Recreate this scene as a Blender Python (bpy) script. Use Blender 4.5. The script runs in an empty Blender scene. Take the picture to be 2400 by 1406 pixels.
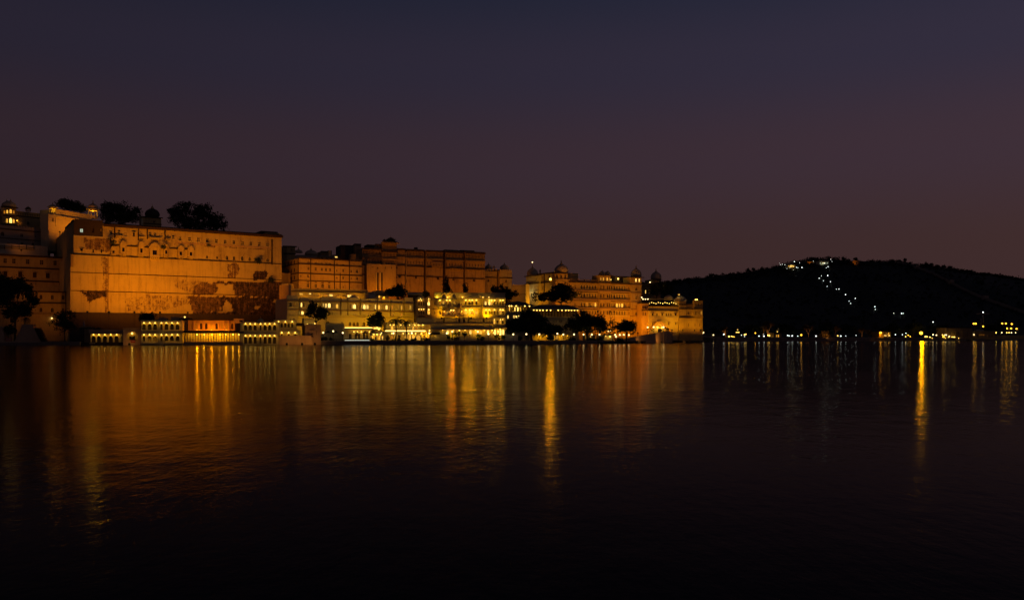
import bpy, bmesh, math, random
import numpy as np
from mathutils import Vector, Matrix
random.seed(7); RNG = np.random.default_rng(7)
SC = bpy.context.scene; COL = SC.collection

# ------------------------------------------------------------------ camera
F, CX, HY, CH = 2000.0, 1200.0, 790.0, 2.5          # focal length in photo pixels, centre column, horizon row, eye height
cam = bpy.data.cameras.new('camera'); cam_o = bpy.data.objects.new('camera', cam); COL.objects.link(cam_o)
cam.sensor_width = 36.0; cam.lens = 30.0; cam.clip_start = 0.5; cam.clip_end = 9000
cam.shift_y = (HY - 703.0) / 2400.0
cam_o.location = (0, 0, CH); cam_o.rotation_euler = (math.radians(90), 0, 0)
SC.camera = cam_o

# ------------------------------------------------------------------ world: dusk sky after sunset
w = bpy.data.worlds.new('World'); SC.world = w; w.use_nodes = True
nt = w.node_tree; nt.nodes.clear()
n_out = nt.nodes.new('ShaderNodeOutputWorld'); n_bg = nt.nodes.new('ShaderNodeBackground')
n_sky = nt.nodes.new('ShaderNodeTexSky'); n_sky.sky_type = 'NISHITA'; n_sky.sun_disc = False
n_sky.sun_elevation = math.radians(-5.0); n_sky.sun_rotation = math.radians(95); n_sky.dust_density = 4.0
n_tc = nt.nodes.new('ShaderNodeTexCoord'); n_sep = nt.nodes.new('ShaderNodeSeparateXYZ')
nt.links.new(n_tc.outputs['Generated'], n_sep.inputs[0])
n_rmp = nt.nodes.new('ShaderNodeValToRGB'); cr = n_rmp.color_ramp; cr.interpolation = 'EASE'
while len(cr.elements) > 1: cr.elements.remove(cr.elements[-1])
stops = [(0.0, (.0425, .0212, .0200)), (.09, (.0440, .0220, .0222)), (.20, (.0425, .0250, .0350)),
         (.30, (.0290, .0235, .0420)), (.40, (.0155, .0185, .0375)), (.60, (.0055, .006, .012)), (1.0, (.0025, .003, .006))]
cr.elements[0].position = stops[0][0]; cr.elements[0].color = (*stops[0][1], 1)
for p_, c_ in stops[1:]:
    e_ = cr.elements.new(p_); e_.color = (*c_, 1)
nt.links.new(n_sep.outputs['Z'], n_rmp.inputs[0])
n_side = nt.nodes.new('ShaderNodeMapRange'); n_side.inputs['From Min'].default_value = -.55; n_side.inputs['From Max'].default_value = .6
n_side.inputs['To Min'].default_value = .62; n_side.inputs['To Max'].default_value = 1.08
nt.links.new(n_sep.outputs['X'], n_side.inputs['Value'])
n_mul = nt.nodes.new('ShaderNodeVectorMath'); n_mul.operation = 'SCALE'
nt.links.new(n_rmp.outputs[0], n_mul.inputs[0]); nt.links.new(n_side.outputs[0], n_mul.inputs['Scale'])
n_sk = nt.nodes.new('ShaderNodeVectorMath'); n_sk.operation = 'SCALE'; n_sk.inputs['Scale'].default_value = 0.05
nt.links.new(n_sky.outputs[0], n_sk.inputs[0])
n_add = nt.nodes.new('ShaderNodeVectorMath'); n_add.operation = 'ADD'
nt.links.new(n_mul.outputs[0], n_add.inputs[0]); nt.links.new(n_sk.outputs[0], n_add.inputs[1])
nt.links.new(n_add.outputs[0], n_bg.inputs['Color']); n_bg.inputs['Strength'].default_value = 1.07
nt.links.new(n_bg.outputs[0], n_out.inputs[0])

# the sun has set: only a trace of very soft afterglow is left
sun = bpy.data.lights.new('sun', 'SUN'); sun.energy = 0.01; sun.angle = math.radians(40); sun.color = (1, .75, .6)
sun_o = bpy.data.objects.new('sun', sun); COL.objects.link(sun_o)
sun_o.rotation_euler = (math.radians(80), 0, math.radians(70))

SC.view_settings.view_transform = 'Standard'; SC.view_settings.look = 'None'
SC.view_settings.exposure = 0.0; SC.view_settings.gamma = 1.0; SC.view_settings.use_curve_mapping = False
SC.render.engine = 'CYCLES'
cy = SC.cycles
cy.use_denoising = True
try: cy.denoiser = 'OPENIMAGEDENOISE'
except Exception: pass
cy.max_bounces = 4; cy.diffuse_bounces = 2; cy.glossy_bounces = 2; cy.transmission_bounces = 2
cy.sample_clamp_indirect = 2.0; cy.sample_clamp_direct = 30.0; cy.caustics_reflective = False; cy.caustics_refractive = False
cy.use_light_tree = True; cy.use_adaptive_sampling = True; cy.adaptive_threshold = .012; cy.adaptive_min_samples = 16

# ------------------------------------------------------------------ materials
MATS = {}
def mat(name):
    m = bpy.data.materials.new(name); m.use_nodes = True
    MATS[name] = m
    return m, m.node_tree, m.node_tree.nodes['Principled BSDF']
def N(t, typ, **kw):
    n = t.nodes.new(typ)
    for k, v in kw.items():
        if k in n.inputs: n.inputs[k].default_value = v
        else: setattr(n, k, v)
    return n
def noise(t, vec, scale, detail=5.0, rough=.6):
    n = N(t, 'ShaderNodeTexNoise', Scale=scale, Detail=detail, Roughness=rough)
    t.links.new(vec, n.inputs['Vector']); return n.outputs['Fac']
def mapping(t, vec, sc):
    m = N(t, 'ShaderNodeMapping'); m.inputs['Scale'].default_value = sc
    t.links.new(vec, m.inputs['Vector']); return m.outputs[0]
def ramp(t, fac, a, b):
    r = N(t, 'ShaderNodeMapRange'); r.inputs['From Min'].default_value = a; r.inputs['From Max'].default_value = b
    r.clamp = True; t.links.new(fac, r.inputs['Value']); return r.outputs[0]
def mathn(t, op, a, b=None):
    m = N(t, 'ShaderNodeMath', operation=op)
    for i, x in enumerate((a, b)):
        if x is None: continue
        if isinstance(x, (int, float)): m.inputs[i].default_value = x
        else: t.links.new(x, m.inputs[i])
    return m.outputs[0]
def mixc(t, fac, a, b):
    m = N(t, 'ShaderNodeMix', data_type='RGBA')
    for sock, x in ((m.inputs[0], fac), (m.inputs[6], a), (m.inputs[7], b)):
        if isinstance(x, (int, float)): sock.default_value = x
        elif isinstance(x, tuple): sock.default_value = (*x, 1)
        else: t.links.new(x, sock)
    return m.outputs[2]
def plaster(name, col, dirt, amt=.6, sc=1.0, streak=.5, wear=False):
    m, t, b = mat(name)
    tc = N(t, 'ShaderNodeTexCoord'); v = tc.outputs['Object']
    n1 = noise(t, v, .16 * sc, 7, .65); n2 = noise(t, mapping(t, v, (1.3, 1.3, .10)), .8 * sc, 6, .7)
    n3 = noise(t, v, 3.2, 6, .75)
    f = mathn(t, 'ADD', mathn(t, 'MULTIPLY', ramp(t, n1, .42, .72), amt), mathn(t, 'MULTIPLY', ramp(t, n2, .5, .75), streak))
    f = mathn(t, 'MULTIPLY', f, ramp(t, n3, .2, .6))
    f = ramp(t, f, 0, 1)
    c = mixc(t, f, col, dirt)
    tone = mixc(t, ramp(t, n1, .35, .65), tuple(x * .8 for x in col), col)
    c = mixc(t, f, tone, dirt)
    h = n3
    if wear:
        at = N(t, 'ShaderNodeAttribute', attribute_name='wear')
        nb = noise(t, v, .75, 7, .72); ns = noise(t, mapping(t, v, (1.6, 1.6, .22)), .9, 6, .7)
        wv = mathn(t, 'ADD', at.outputs['Fac'], mathn(t, 'MULTIPLY', mathn(t, 'SUBTRACT', mathn(t, 'ADD', nb, ns), 1.0), 1.35))
        gate = ramp(t, at.outputs['Fac'], .03, .2)
        wv = mathn(t, 'MULTIPLY', wv, gate)
        nf = noise(t, v, 2.6, 5, .7)
        wv = mathn(t, 'ADD', wv, mathn(t, 'MULTIPLY', mathn(t, 'SUBTRACT', nf, .5), mathn(t, 'MULTIPLY', gate, .9)))
        bt = N(t, 'ShaderNodeTexBrick', Scale=1.0); bt.inputs['Color1'].default_value = (.24, .13, .085, 1)
        bt.inputs['Color2'].default_value = (.40, .26, .17, 1); bt.inputs['Mortar'].default_value = (.06, .04, .03, 1)
        bt.inputs['Brick Width'].default_value = .7; bt.inputs['Row Height'].default_value = .32; bt.inputs['Mortar Size'].default_value = .06
        mp = N(t, 'ShaderNodeMapping'); mp.inputs['Rotation'].default_value = (math.radians(-90), 0, 0)
        t.links.new(v, mp.inputs['Vector']); t.links.new(mp.outputs[0], bt.inputs['Vector'])
        c = mixc(t, ramp(t, wv, .30, .56), c, bt.outputs['Color'])
        c = mixc(t, ramp(t, wv, .62, .98), c, (.03, .020, .014))
        h = mathn(t, 'SUBTRACT', n3, mathn(t, 'MULTIPLY', ramp(t, wv, .36, .42), .8))
    t.links.new(c, b.inputs['Base Color']); b.inputs['Roughness'].default_value = .9
    b.inputs['Specular IOR Level'].default_value = .2
    bp = N(t, 'ShaderNodeBump', Strength=.5, Distance=.08); t.links.new(h, bp.inputs['Height'])
    t.links.new(bp.outputs[0], b.inputs['Normal'])
    return m
plaster('ochre_plaster', (.70, .58, .24), (.16, .10, .06), .7, 1, .75, wear=True)
plaster('cream_plaster', (.74, .66, .38), (.28, .20, .10), .5, 1.6, .35)
plaster('white_plaster', (.78, .71, .47), (.36, .28, .22), .45, 1.6, .35)
plaster('tan_plaster', (.60, .46, .19), (.13, .08, .05), .7, 1.3, .6)
plaster('aged_plaster', (.46, .33, .15), (.09, .055, .04), .8, 1.2, .8)
plaster('rose_plaster', (.62, .44, .27), (.20, .12, .09), .6, 1.5, .5)
plaster('pale_stone', (.50, .41, .30), (.16, .12, .10), .6, 2.0, .5)
plaster('dark_stone', (.085, .065, .055), (.03, .022, .018), .8, 2.0, .5)
plaster('rubble_stone', (.16, .10, .075), (.03, .02, .016), .9, 5.0, .4)
plaster('dome_stone', (.62, .53, .36), (.18, .14, .12), .6, 2.0, .5)
plaster('dark_trim', (.075, .048, .034), (.025, .018, .013), .7, 2.0, .4)
plaster('roof_slate', (.22, .19, .18), (.09, .075, .07), .6, 2.0, .3)
plaster('red_plaster', (.66, .42, .22), (.20, .09, .06), .5, 1.5, .4)
plaster('quay_stone', (.30, .25, .21), (.07, .055, .045), .8, 3.0, .7)
plaster('bare_earth', (.09, .07, .05), (.035, .03, .022), .8, .3, .2)

def simple(name, col, rough=.6, metal=0.0, spec=.5, var=.25):
    m, t, b = mat(name)
    tc = N(t, 'ShaderNodeTexCoord'); f = noise(t, tc.outputs['Object'], 2.5, 4)
    c = mixc(t, ramp(t, f, .3, .7), tuple(x * (1 - var) for x in col), col)
    t.links.new(c, b.inputs['Base Color'])
    b.inputs['Roughness'].default_value = rough; b.inputs['Metallic'].default_value = metal; b.inputs['Specular IOR Level'].default_value = spec
    return m
simple('dark_glass', (.022, .014, .010), .25, 0, .5)
simple('shutter_wood', (.055, .026, .016), .7, 0, .2)
simple('dark_metal', (.03, .03, .03), .5, .6)
simple('grey_metal', (.30, .30, .30), .45, .7)
simple('brass', (.65, .42, .16), .35, .9)
simple('bark', (.085, .06, .042), .9, 0, .2)
simple('pale_bark', (.30, .23, .17), .9, 0, .2)
simple('cloth_red', (.20, .035, .025), .9, 0, .1)
simple('cloth_dark', (.03, .03, .028), .9, 0, .1)
simple('sign_red', (.40, .03, .02), .6, 0, .3)
simple('sign_white', (.75, .70, .62), .7, 0, .3)
simple('boat_paint', (.30, .32, .26), .5, 0, .4)
simple('boat_dark', (.05, .045, .04), .6, 0, .3)
simple('canvas', (.55, .52, .45), .9, 0, .1)
def leafmat(name, a, b_):
    m, t, b = mat(name)
    g = N(t, 'ShaderNodeNewGeometry'); f = noise(t, g.outputs['Position'], .55, 3)
    t.links.new(mixc(t, ramp(t, f, .35, .65), a, b_), b.inputs['Base Color'])
    b.inputs['Roughness'].default_value = .75; b.inputs['Specular IOR Level'].default_value = .2
leafmat('leaf_dark', (.022, .034, .014), (.045, .062, .026))
leafmat('leaf_dry', (.11, .075, .035), (.16, .11, .05))
leafmat('hill_scrub', (.018, .022, .011), (.032, .034, .017))
def emit(name, col, s, sampling='AUTO', var=.5):
    m, t, b = mat(name)
    b.inputs['Base Color'].default_value = (.02, .015, .01, 1); b.inputs['Roughness'].default_value = .5
    b.inputs['Emission Color'].default_value = (*col, 1)
    if var:
        oi = N(t, 'ShaderNodeObjectInfo'); tc = N(t, 'ShaderNodeTexCoord')
        nz = noise(t, tc.outputs['Object'], 2.2, 3)
        k = mathn(t, 'MULTIPLY', mathn(t, 'ADD', mathn(t, 'MULTIPLY', oi.outputs['Random'], 2 * var), 1 - var), ramp(t, nz, .28, .55))
        t.links.new(mathn(t, 'MULTIPLY', k, s), b.inputs['Emission Strength'])
    else: b.inputs['Emission Strength'].default_value = s
    try: m.cycles.emission_sampling = sampling
    except Exception: pass
emit('lit_warm', (1, .46, .05), 1.5)
emit('lit_white', (1, .60, .13), 3.0)
emit('lit_amber', (1, .33, .02), .6)
emit('lit_dim', (1, .33, .02), .16)
emit('lit_pink', (1, .45, .25), 1.2)
emit('lit_cool', (.85, 1, .72), 1.0)
def bulb(name, col, s):                                   # glowing frosted globe: emits and lets its own lamp light through
    m, t, b = mat(name); t.nodes.remove(b); e = N(t, 'ShaderNodeEmission'); e.inputs['Color'].default_value = (*col, 1); e.inputs['Strength'].default_value = s
    tr = N(t, 'ShaderNodeBsdfTransparent'); a = N(t, 'ShaderNodeAddShader'); t.links.new(e.outputs[0], a.inputs[0]); t.links.new(tr.outputs[0], a.inputs[1])
    t.links.new(a.outputs[0], t.nodes['Material Output'].inputs['Surface']); m.cycles.emission_sampling = 'NONE'
bulb('bulb_warm', (1, .58, .10), 2.6)
bulb('bulb_white', (1, .72, .30), 2.0)
bulb('bulb_cool', (.90, 1, .92), 1.5)
bulb('bulb_sodium', (1, .46, .03), 2.6)
emit('strip_warm', (1, .60, .12), 4.5, 'AUTO', 0)
emit('strip_cool', (.9, 1, .8), 1.2, 'AUTO', 0)

def water():
    m, t, b = mat('lake_water')
    tc = N(t, 'ShaderNodeTexCoord'); v = tc.outputs['Object']
    a = noise(t, mapping(t, v, (1.5, 1.1, 1)), .42, 3, .55)
    c = noise(t, mapping(t, v, (2.1, 1.0, 1)), 1.9, 3, .6)
    f = noise(t, mapping(t, v, (.7, 1.2, 1)), 7.0, 2, .5)
    big = noise(t, mapping(t, v, (.012, .05, 1)), 1.0, 4, .6)
    hgt = mathn(t, 'ADD', mathn(t, 'ADD', mathn(t, 'MULTIPLY', a, .0225), mathn(t, 'MULTIPLY', c, .012)), mathn(t, 'MULTIPLY', f, .0022))
    bp = N(t, 'ShaderNodeBump', Strength=1.0, Distance=1.0)
    t.links.new(mathn(t, 'MULTIPLY', hgt, mathn(t, 'ADD', mathn(t, 'MULTIPLY', ramp(t, big, .3, .7), .8), .5)), bp.inputs['Height'])
    t.links.new(bp.outputs[0], b.inputs['Normal'])
    b.inputs['Base Color'].default_value = (.0008, .001, .001, 1)
    t.links.new(mathn(t, 'ADD', mathn(t, 'MULTIPLY', big, .08), .08), b.inputs['Roughness'])
    b.inputs['IOR'].default_value = 1.05; b.inputs['Specular IOR Level'].default_value = .5
    return m
water()

# ------------------------------------------------------------------ mesh helpers
class MB:
    def __init__(s): s.v = []; s.f = []
    def add(s, vs, fs):
        k = len(s.v); s.v.extend(vs); s.f.extend([tuple(i + k for i in f) for f in fs]); return s
    def box(s, x0, x1, y0, y1, z0, z1):
        return s.add([(x0, y0, z0), (x1, y0, z0), (x1, y1, z0), (x0, y1, z0), (x0, y0, z1), (x1, y0, z1), (x1, y1, z1), (x0, y1, z1)],
                     [(0, 3, 2, 1), (4, 5, 6, 7), (0, 1, 5, 4), (1, 2, 6, 5), (2, 3, 7, 6), (3, 0, 4, 7)])
    def frustum(s, x0, x1, y0, y1, z0, z1, inx, iny):
        return s.add([(x0, y0, z0), (x1, y0, z0), (x1, y1, z0), (x0, y1, z0), (x0 + inx, y0 + iny, z1), (x1 - inx, y0 + iny, z1), (x1 - inx, y1 - iny, z1), (x0 + inx, y1 - iny, z1)],
                     [(0, 3, 2, 1), (4, 5, 6, 7), (0, 1, 5, 4), (1, 2, 6, 5), (2, 3, 7, 6), (3, 0, 4, 7)])
    def prism(s, poly, y0, y1):                       # polygon in x,z, extruded in y
        n = len(poly); vs = [(x, y0, z) for x, z in poly] + [(x, y1, z) for x, z in poly]
        fs = [tuple(range(n)), tuple(range(2 * n - 1, n - 1, -1))] + [(i, i + n, (i + 1) % n + n, (i + 1) % n) for i in range(n)]
        return s.add(vs, fs)
    def lathe(s, cx, cy, prof, n=16, rib=0.0, a0=0.0):
        vs = []; fs = []
        for r, z in prof:
            for i in range(n):
                a = a0 + 2 * math.pi * i / n; rr = r * (1 + (rib if i % 2 else -rib))
                vs.append((cx + rr * math.cos(a), cy + rr * math.sin(a), z))
        for j in range(len(prof) - 1):
            for i in range(n):
                fs.append((j * n + i, j * n + (i + 1) % n, (j + 1) * n + (i + 1) % n, (j + 1) * n + i))
        fs.append(tuple(range(n - 1, -1, -1))); fs.append(tuple((len(prof) - 1) * n + i for i in range(n)))
        return s.add(vs, fs)
    def tube(s, p0, p1, r0, r1, n=6):
        p0 = Vector(p0); p1 = Vector(p1); d = (p1 - p0)
        if d.length < 1e-6: return s
        d.normalize(); a = d.orthogonal().normalized(); b = d.cross(a)
        vs = []
        for p, r in ((p0, r0), (p1, r1)):
            for i in range(n):
                t = 2 * math.pi * i / n; q = p + (a * math.cos(t) + b * math.sin(t)) * r; vs.append(tuple(q))
        fs = [(i, (i + 1) % n, n + (i + 1) % n, n + i) for i in range(n)] + [tuple(range(n - 1, -1, -1)), tuple(range(n, 2 * n))]
        return s.add(vs, fs)
    def mesh(s, name, m):
        me = bpy.data.meshes.new(name); me.from_pydata(s.v, [], s.f); me.update()
        if m: me.materials.append(MATS[m] if isinstance(m, str) else m)
        return me
    def build(s, name, m, parent=None, smooth=False, loc=None):
        me = s.mesh(name, m)
        if smooth:
            for p in me.polygons: p.use_smooth = True
        return link(name, me, parent, loc)
def link(name, data, parent=None, loc=None):
    o = bpy.data.objects.new(name, data); COL.objects.link(o)
    if parent is not None: o.parent = parent
    if loc is not None: o.location = loc
    return o
def tag(o, label=None, cat=None, group=None, kind=None):
    if label: o['label'] = label
    if cat: o['category'] = cat
    if group: o['group'] = group
    if kind: o['kind'] = kind
    return o
def thing(name, label, cat, loc=(0, 0, 0), rz=0.0, group=None):
    o = link(name, None, None, loc); o.rotation_euler = (0, 0, rz); o.empty_display_size = .5
    return tag(o, label, cat, group)
ORD = ['first', 'second', 'third', 'fourth', 'fifth', 'sixth', 'seventh', 'eighth', 'ninth', 'tenth', 'eleventh', 'twelfth', 'thirteenth',
       'fourteenth', 'fifteenth', 'sixteenth', 'seventeenth', 'eighteenth', 'nineteenth', 'twentieth']
def ordn(i):
    if i < 20: return ORD[i]
    tens = {2: 'twenty', 3: 'thirty', 4: 'forty', 5: 'fifty', 6: 'sixty', 7: 'seventy'}[(i + 1) // 10]
    return tens[:-1] + 'ieth' if (i + 1) % 10 == 0 else tens + '-' + ORD[(i + 1) % 10 - 1]
def P(u, v, Y): return Vector(((u - CX) / F * Y, Y, CH + (HY - v) / F * Y))
def ico(r, sub=1):
    bm = bmesh.new(); bmesh.ops.create_icosphere(bm, subdivisions=sub, radius=r)
    me = bpy.data.meshes.new('globe'); bm.to_mesh(me); bm.free(); return me
GLOBES = {}
def globe_mesh(r, m):
    k = (round(r, 2), m)
    if k not in GLOBES:
        me = ico(r, 2); me.materials.append(MATS[m]); GLOBES[k] = me
    return GLOBES[k]
def point(parent, loc, power, col, r):
    l = bpy.data.lights.new('lamp_light', 'POINT'); l.energy = power; l.color = col; l.shadow_soft_size = r
    return link('lamp_light', l, parent, loc)
WARM = (1, .45, .012); WHITE = (1, .60, .16); SODIUM = (1, .275, .0); COOL = (.85, 1, .85)
# ------------------------------------------------------------------ window meshes (shared between alike windows)
WCACHE = {}
def arch_pts(a, spring, rise, n=9, pointed=.0):
    out = []
    for i in range(n + 1):
        x = -a + 2 * a * i / n; k = max(0.0, 1 - (x / a) ** 2)
        out.append((x, spring + rise * (k ** .5 * (1 - pointed) + pointed * (1 - abs(x / a)))))
    return out
def frame_mesh(kind, wd, h, m):
    key = ('f', kind, round(wd, 1), round(h, 1), m)
    if key in WCACHE: return WCACHE[key]
    b = MB(); x = wd / 2
    if kind in ('arch', 'cusp', 'open'):
        t = max(.06, .10 * wd); a = x - t; rise = min(.42 * h, a * 1.1); sp = h - rise - .06 * h
        pts = arch_pts(a, sp, rise, 10, .35 if kind == 'cusp' else .1)
        y0, y1 = -.05, .14
        n = len(pts)
        front = [(px, y0, pz) for px, pz in pts] + [(-x + 2 * x * i / (n - 1), y0, h) for i in range(n)]
        vs = front + [(p[0], y1, p[2]) for p in front]; k = 2 * n; fs = []
        for i in range(n - 1):
            fs += [(i, i + 1, n + i + 1, n + i), (k + i, k + n + i, k + n + i + 1, k + i + 1), (i, k + i, k + i + 1, i + 1), (n + i, n + i + 1, k + n + i + 1, k + n + i)]
        b.add(vs, fs)
        b.box(-x, -a, y0, y1, 0, sp); b.box(a, x, y0, y1, 0, sp)
        # spandrel ends
        b.add([(-x, y0, sp), (-a, y0, sp), (-x, y0, h)], [(0, 1, 2)]); b.add([(x, y0, sp), (a, y0, sp), (x, y0, h)], [(1, 0, 2)])
        if kind != 'open':
            b.box(-x - .1, x + .1, -.22, .1, -.16, 0)
            b.box(-.03, .03, .1, .16, 0, sp + rise * .9)
    elif kind == 'hood':
        t = .08
        b.box(-x, -x + t, -.04, .14, 0, h); b.box(x - t, x, -.04, .14, 0, h); b.box(-x + t, x - t, -.04, .14, h - t, h)
        b.box(-x - .12, x + .12, -.25, .1, -.15, 0)
        b.add([(-x - .35, -.6, h - .05), (x + .35, -.6, h - .05), (x + .2, .02, h + .32), (-x - .2, .02, h + .32), (-x - .35, -.6, h - .12), (x + .35, -.6, h - .12), (x + .2, .02, h + .2), (-x - .2, .02, h + .2)],
              [(0, 1, 2, 3), (7, 6, 5, 4), (0, 4, 5, 1), (1, 5, 6, 2), (3, 7, 4, 0)])
    elif kind == 'slit':
        t = .06; b.box(-x, -x + t, -.03, .12, 0, h); b.box(x - t, x, -.03, .12, 0, h)
    else:
        t = max(.07, .09 * wd)
        b.box(-x, -x + t, -.04, .14, 0, h); b.box(x - t, x, -.04, .14, 0, h); b.box(-x + t, x - t, -.04, .14, 0, t); b.box(-x + t, x - t, -.04, .14, h - t, h)
        b.box(-t * .4, t * .4, .04, .12, t, h - t); b.box(-x + t, x - t, .05, .11, h * .55, h * .55 + t * .7)
        b.box(-x - .1, x + .1, -.16, .1, -.14, -.002)
    me = b.mesh('window', m); WCACHE[key] = me; return me
def pane_mesh(wd, h, m):
    key = ('p', round(wd, 1), round(h, 1), m)
    if key in WCACHE: return WCACHE[key]
    b = MB(); b.box(-wd / 2 - .02, wd / 2 + .02, 0, .06, -.02, h + .02)
    me = b.mesh('pane', m); WCACHE[key] = me; return me
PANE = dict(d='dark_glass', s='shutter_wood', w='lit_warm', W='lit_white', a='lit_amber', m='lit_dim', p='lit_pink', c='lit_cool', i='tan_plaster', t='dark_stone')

class Bld:
    """a building: an Empty at its left front foot; local x runs along the front, y into the building, z up"""
    def __init__(s, name, label, cat, u0, Y0, u1, Y1, zb=1.0, group=None):
        s.a = Vector(((u0 - CX) / F * Y0, Y0)); b = Vector(((u1 - CX) / F * Y1, Y1))
        s.e = (b - s.a).normalized(); s.n = Vector((-s.e.y, s.e.x)); s.L = (b - s.a).length; s.zb = zb
        s.root = thing(name, label, cat, (s.a.x, s.a.y, zb), math.atan2(s.e.y, s.e.x), group)
        s.walls = []
    def Yat(s, u, d=0):
        r = Vector(((u - CX) / F, 1.0)); return (d + s.n.dot(s.a)) / s.n.dot(r)
    def p(s, u, v, d=0):
        Y = s.Yat(u, d); r = Vector(((u - CX) / F, 1.0)) * Y
        return s.e.dot(r - s.a), CH + (HY - v) / F * Y - s.zb
    def px(s, u, d=0): return s.Yat(u, d) / F
    def world(s, x, y, z):
        q = s.a + s.e * x + s.n * y; return Vector((q.x, q.y, z + s.zb))
    def wall(s, u0, u1, vt, vb=None, at=None, d=0.0, depth=10.0, m='cream_plaster', name='wall', hd=.3, grid=0, z0=None, side=True):
        at = u0 if at is None else at
        s0, _ = s.p(u0, vt, d); s1, _ = s.p(u1, vt, d); z1 = s.p(at, vt, d)[1]
        zz = z0 if z0 is not None else (0.0 if vb is None else s.p(at, vb, d)[1])
        W = dict(s0=s0, s1=s1, z0=zz, z1=z1, d=d, depth=depth, m=m, name=name, hd=hd, holes=[], grid=grid, wear=None)
        s.walls.append(W); return W
    def win(s, W, u, v, wp, hp, kind='rect', pane='d', at=None, fm=None, name='window', deep=None):
        d = W['d']; k = s.px(u, d); x, z = s.p(u, v, d)
        if at is not None: z = s.p(at[0], at[1], d)[1]
        wd, h = wp * k, hp * k
        x0, x1, z0, z1 = x - wd / 2, x + wd / 2, z - h / 2, z + h / 2
        if x0 < W['s0'] + .05 or x1 > W['s1'] - .05 or z0 < W['z0'] + .02 or z1 > W['z1'] - .05: return None
        for q in W['holes']:
            if x0 < q[1] and x1 > q[0] and z0 < q[3] and z1 > q[2]: return None
        hd = deep or W['hd']
        W['holes'].append((x0, x1, z0, z1, hd))
        o = link(name, frame_mesh(kind, wd, h, fm or W['m']), s.root, (x, d, z0))
        pm = pane_mesh(wd, h, PANE[pane]); link('pane' if name == 'window' else 'recess', pm, o, (0, hd - .04, 0))
        return o
    def row(s, W, us, ref, wp, hp, kind='rect', pane='d', **kw):
        for i, u in enumerate(us):
            pn = pane[i % len(pane)] if len(pane) > 1 else pane
            s.win(W, u, 0, wp, hp, kind, pn, at=ref, **kw)
    def ledge(s, u0, u1, v, at=None, t=.35, proud=.35, d=0.0, m='dark_trim', name='ledge', slope=0.0):
        at = u0 if at is None else at
        s0 = s.p(u0, v, d)[0]; s1 = s.p(u1, v, d)[0]; z = s.p(at, v, d)[1]
        b = MB()
        b.add([(s0, d - proud, z - t / 2 - slope), (s1, d - proud, z - t / 2 - slope), (s1, d + .06, z - t / 2), (s0, d + .06, z - t / 2),
               (s0, d - proud, z + t / 2 - slope), (s1, d - proud, z + t / 2 - slope), (s1, d + .06, z + t / 2), (s0, d + .06, z + t / 2)],
              [(0, 3, 2, 1), (4, 5, 6, 7), (0, 1, 5, 4), (1, 2, 6, 5), (2, 3, 7, 6), (3, 0, 4, 7)])
        return b.build(name, m, s.root)
    def box(s, name, u0, u1, vt, vb, d0, d1, m, at=None):
        at = u0 if at is None else at
        s0 = s.p(u0, vt, d0)[0]; s1 = s.p(u1, vt, d0)[0]; z1 = s.p(at, vt, d0)[1]; z0 = 0 if vb is None else s.p(at, vb, d0)[1]
        return MB().box(s0, s1, d0, d1, z0, z1).build(name, m, s.root)
    def pilaster(s, u, wp, vt, vb, d=0.0, proud=.25, m='dark_trim', name='pilaster'):
        k = s.px(u, d); x, z1 = s.p(u, vt, d); z0 = s.p(u, vb, d)[1]
        return MB().box(x - wp * k / 2, x + wp * k / 2, d - proud, d + .08, z0, z1).build(name, m, s.root)
    def corbels(s, u0, u1, vt, vb, n, d=0.0, proud=.6, m='cream_plaster'):
        s0, z1 = s.p(u0, vt, d); s1 = s.p(u1, vt, d)[0]; z0 = s.p(u0, vb, d)[1]; b = MB(); st = (s1 - s0) / n
        for i in range(n):
            x = s0 + (i + .5) * st
            b.prism([(0, 0)] * 0 or [(x - st * .28, z1), (x + st * .28, z1), (x + st * .28, z1 - .05), (x - st * .28, z1 - .05)], d - proud, d + .05)
            b.add([(x - st * .25, d - proud, z1 - .05), (x + st * .25, d - proud, z1 - .05), (x + st * .25, d + .05, z0), (x - st * .25, d + .05, z0),
                   (x - st * .25, d + .05, z1 - .05), (x + st * .25, d + .05, z1 - .05)], [(0, 1, 2, 3), (0, 3, 4), (1, 5, 2)])
        return tag(b.build('corbel_table', m, s.root), kind='stuff')
    def jharokha(s, u, vt, vb, wp, d=0.0, m='ochre_plaster', proud=1.0, pane='d'):
        """projecting oriel: body, curved roof, corbels, small opening"""
        k = s.px(u, d); x, zt = s.p(u, vt, d); zb = s.p(u, vb, d)[1]; wd = wp * k; H = zt - zb
        zr = zb + H * .66; z0 = zb + H * .18
        b = MB().box(x - wd / 2, x + wd / 2, d - proud, d + .1, z0, zr)
        body = b.build('oriel', m, s.root)
        r = MB(); n = 8; poly = [(x - wd * .62, zr)]
        for i in range(n + 1):
            t = -1 + 2 * i / n; poly.append((x + t * wd * .6, zr + .12 + (H * .26) * (1 - abs(t) ** 2.2)))
        poly.append((x + wd * .62, zr)); r.prism(poly[::-1], d - proud - .25, d + .1); r.build('oriel_roof', m, body)
        w2 = MB().box(x - wd * .22, x + wd * .22, d - proud - .03, d - proud + .06, z0 + (zr - z0) * .25, z0 + (zr - z0) * .72); w2.build('opening', PANE[pane], body)
        sl = MB().box(x - wd * .58, x + wd * .58, d - proud - .18, d + .05, z0 - .12, z0 + .08); sl.build('sill', m, body)
        c = MB(); nb = max(3, int(wd / .6)); st = wd / nb
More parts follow.
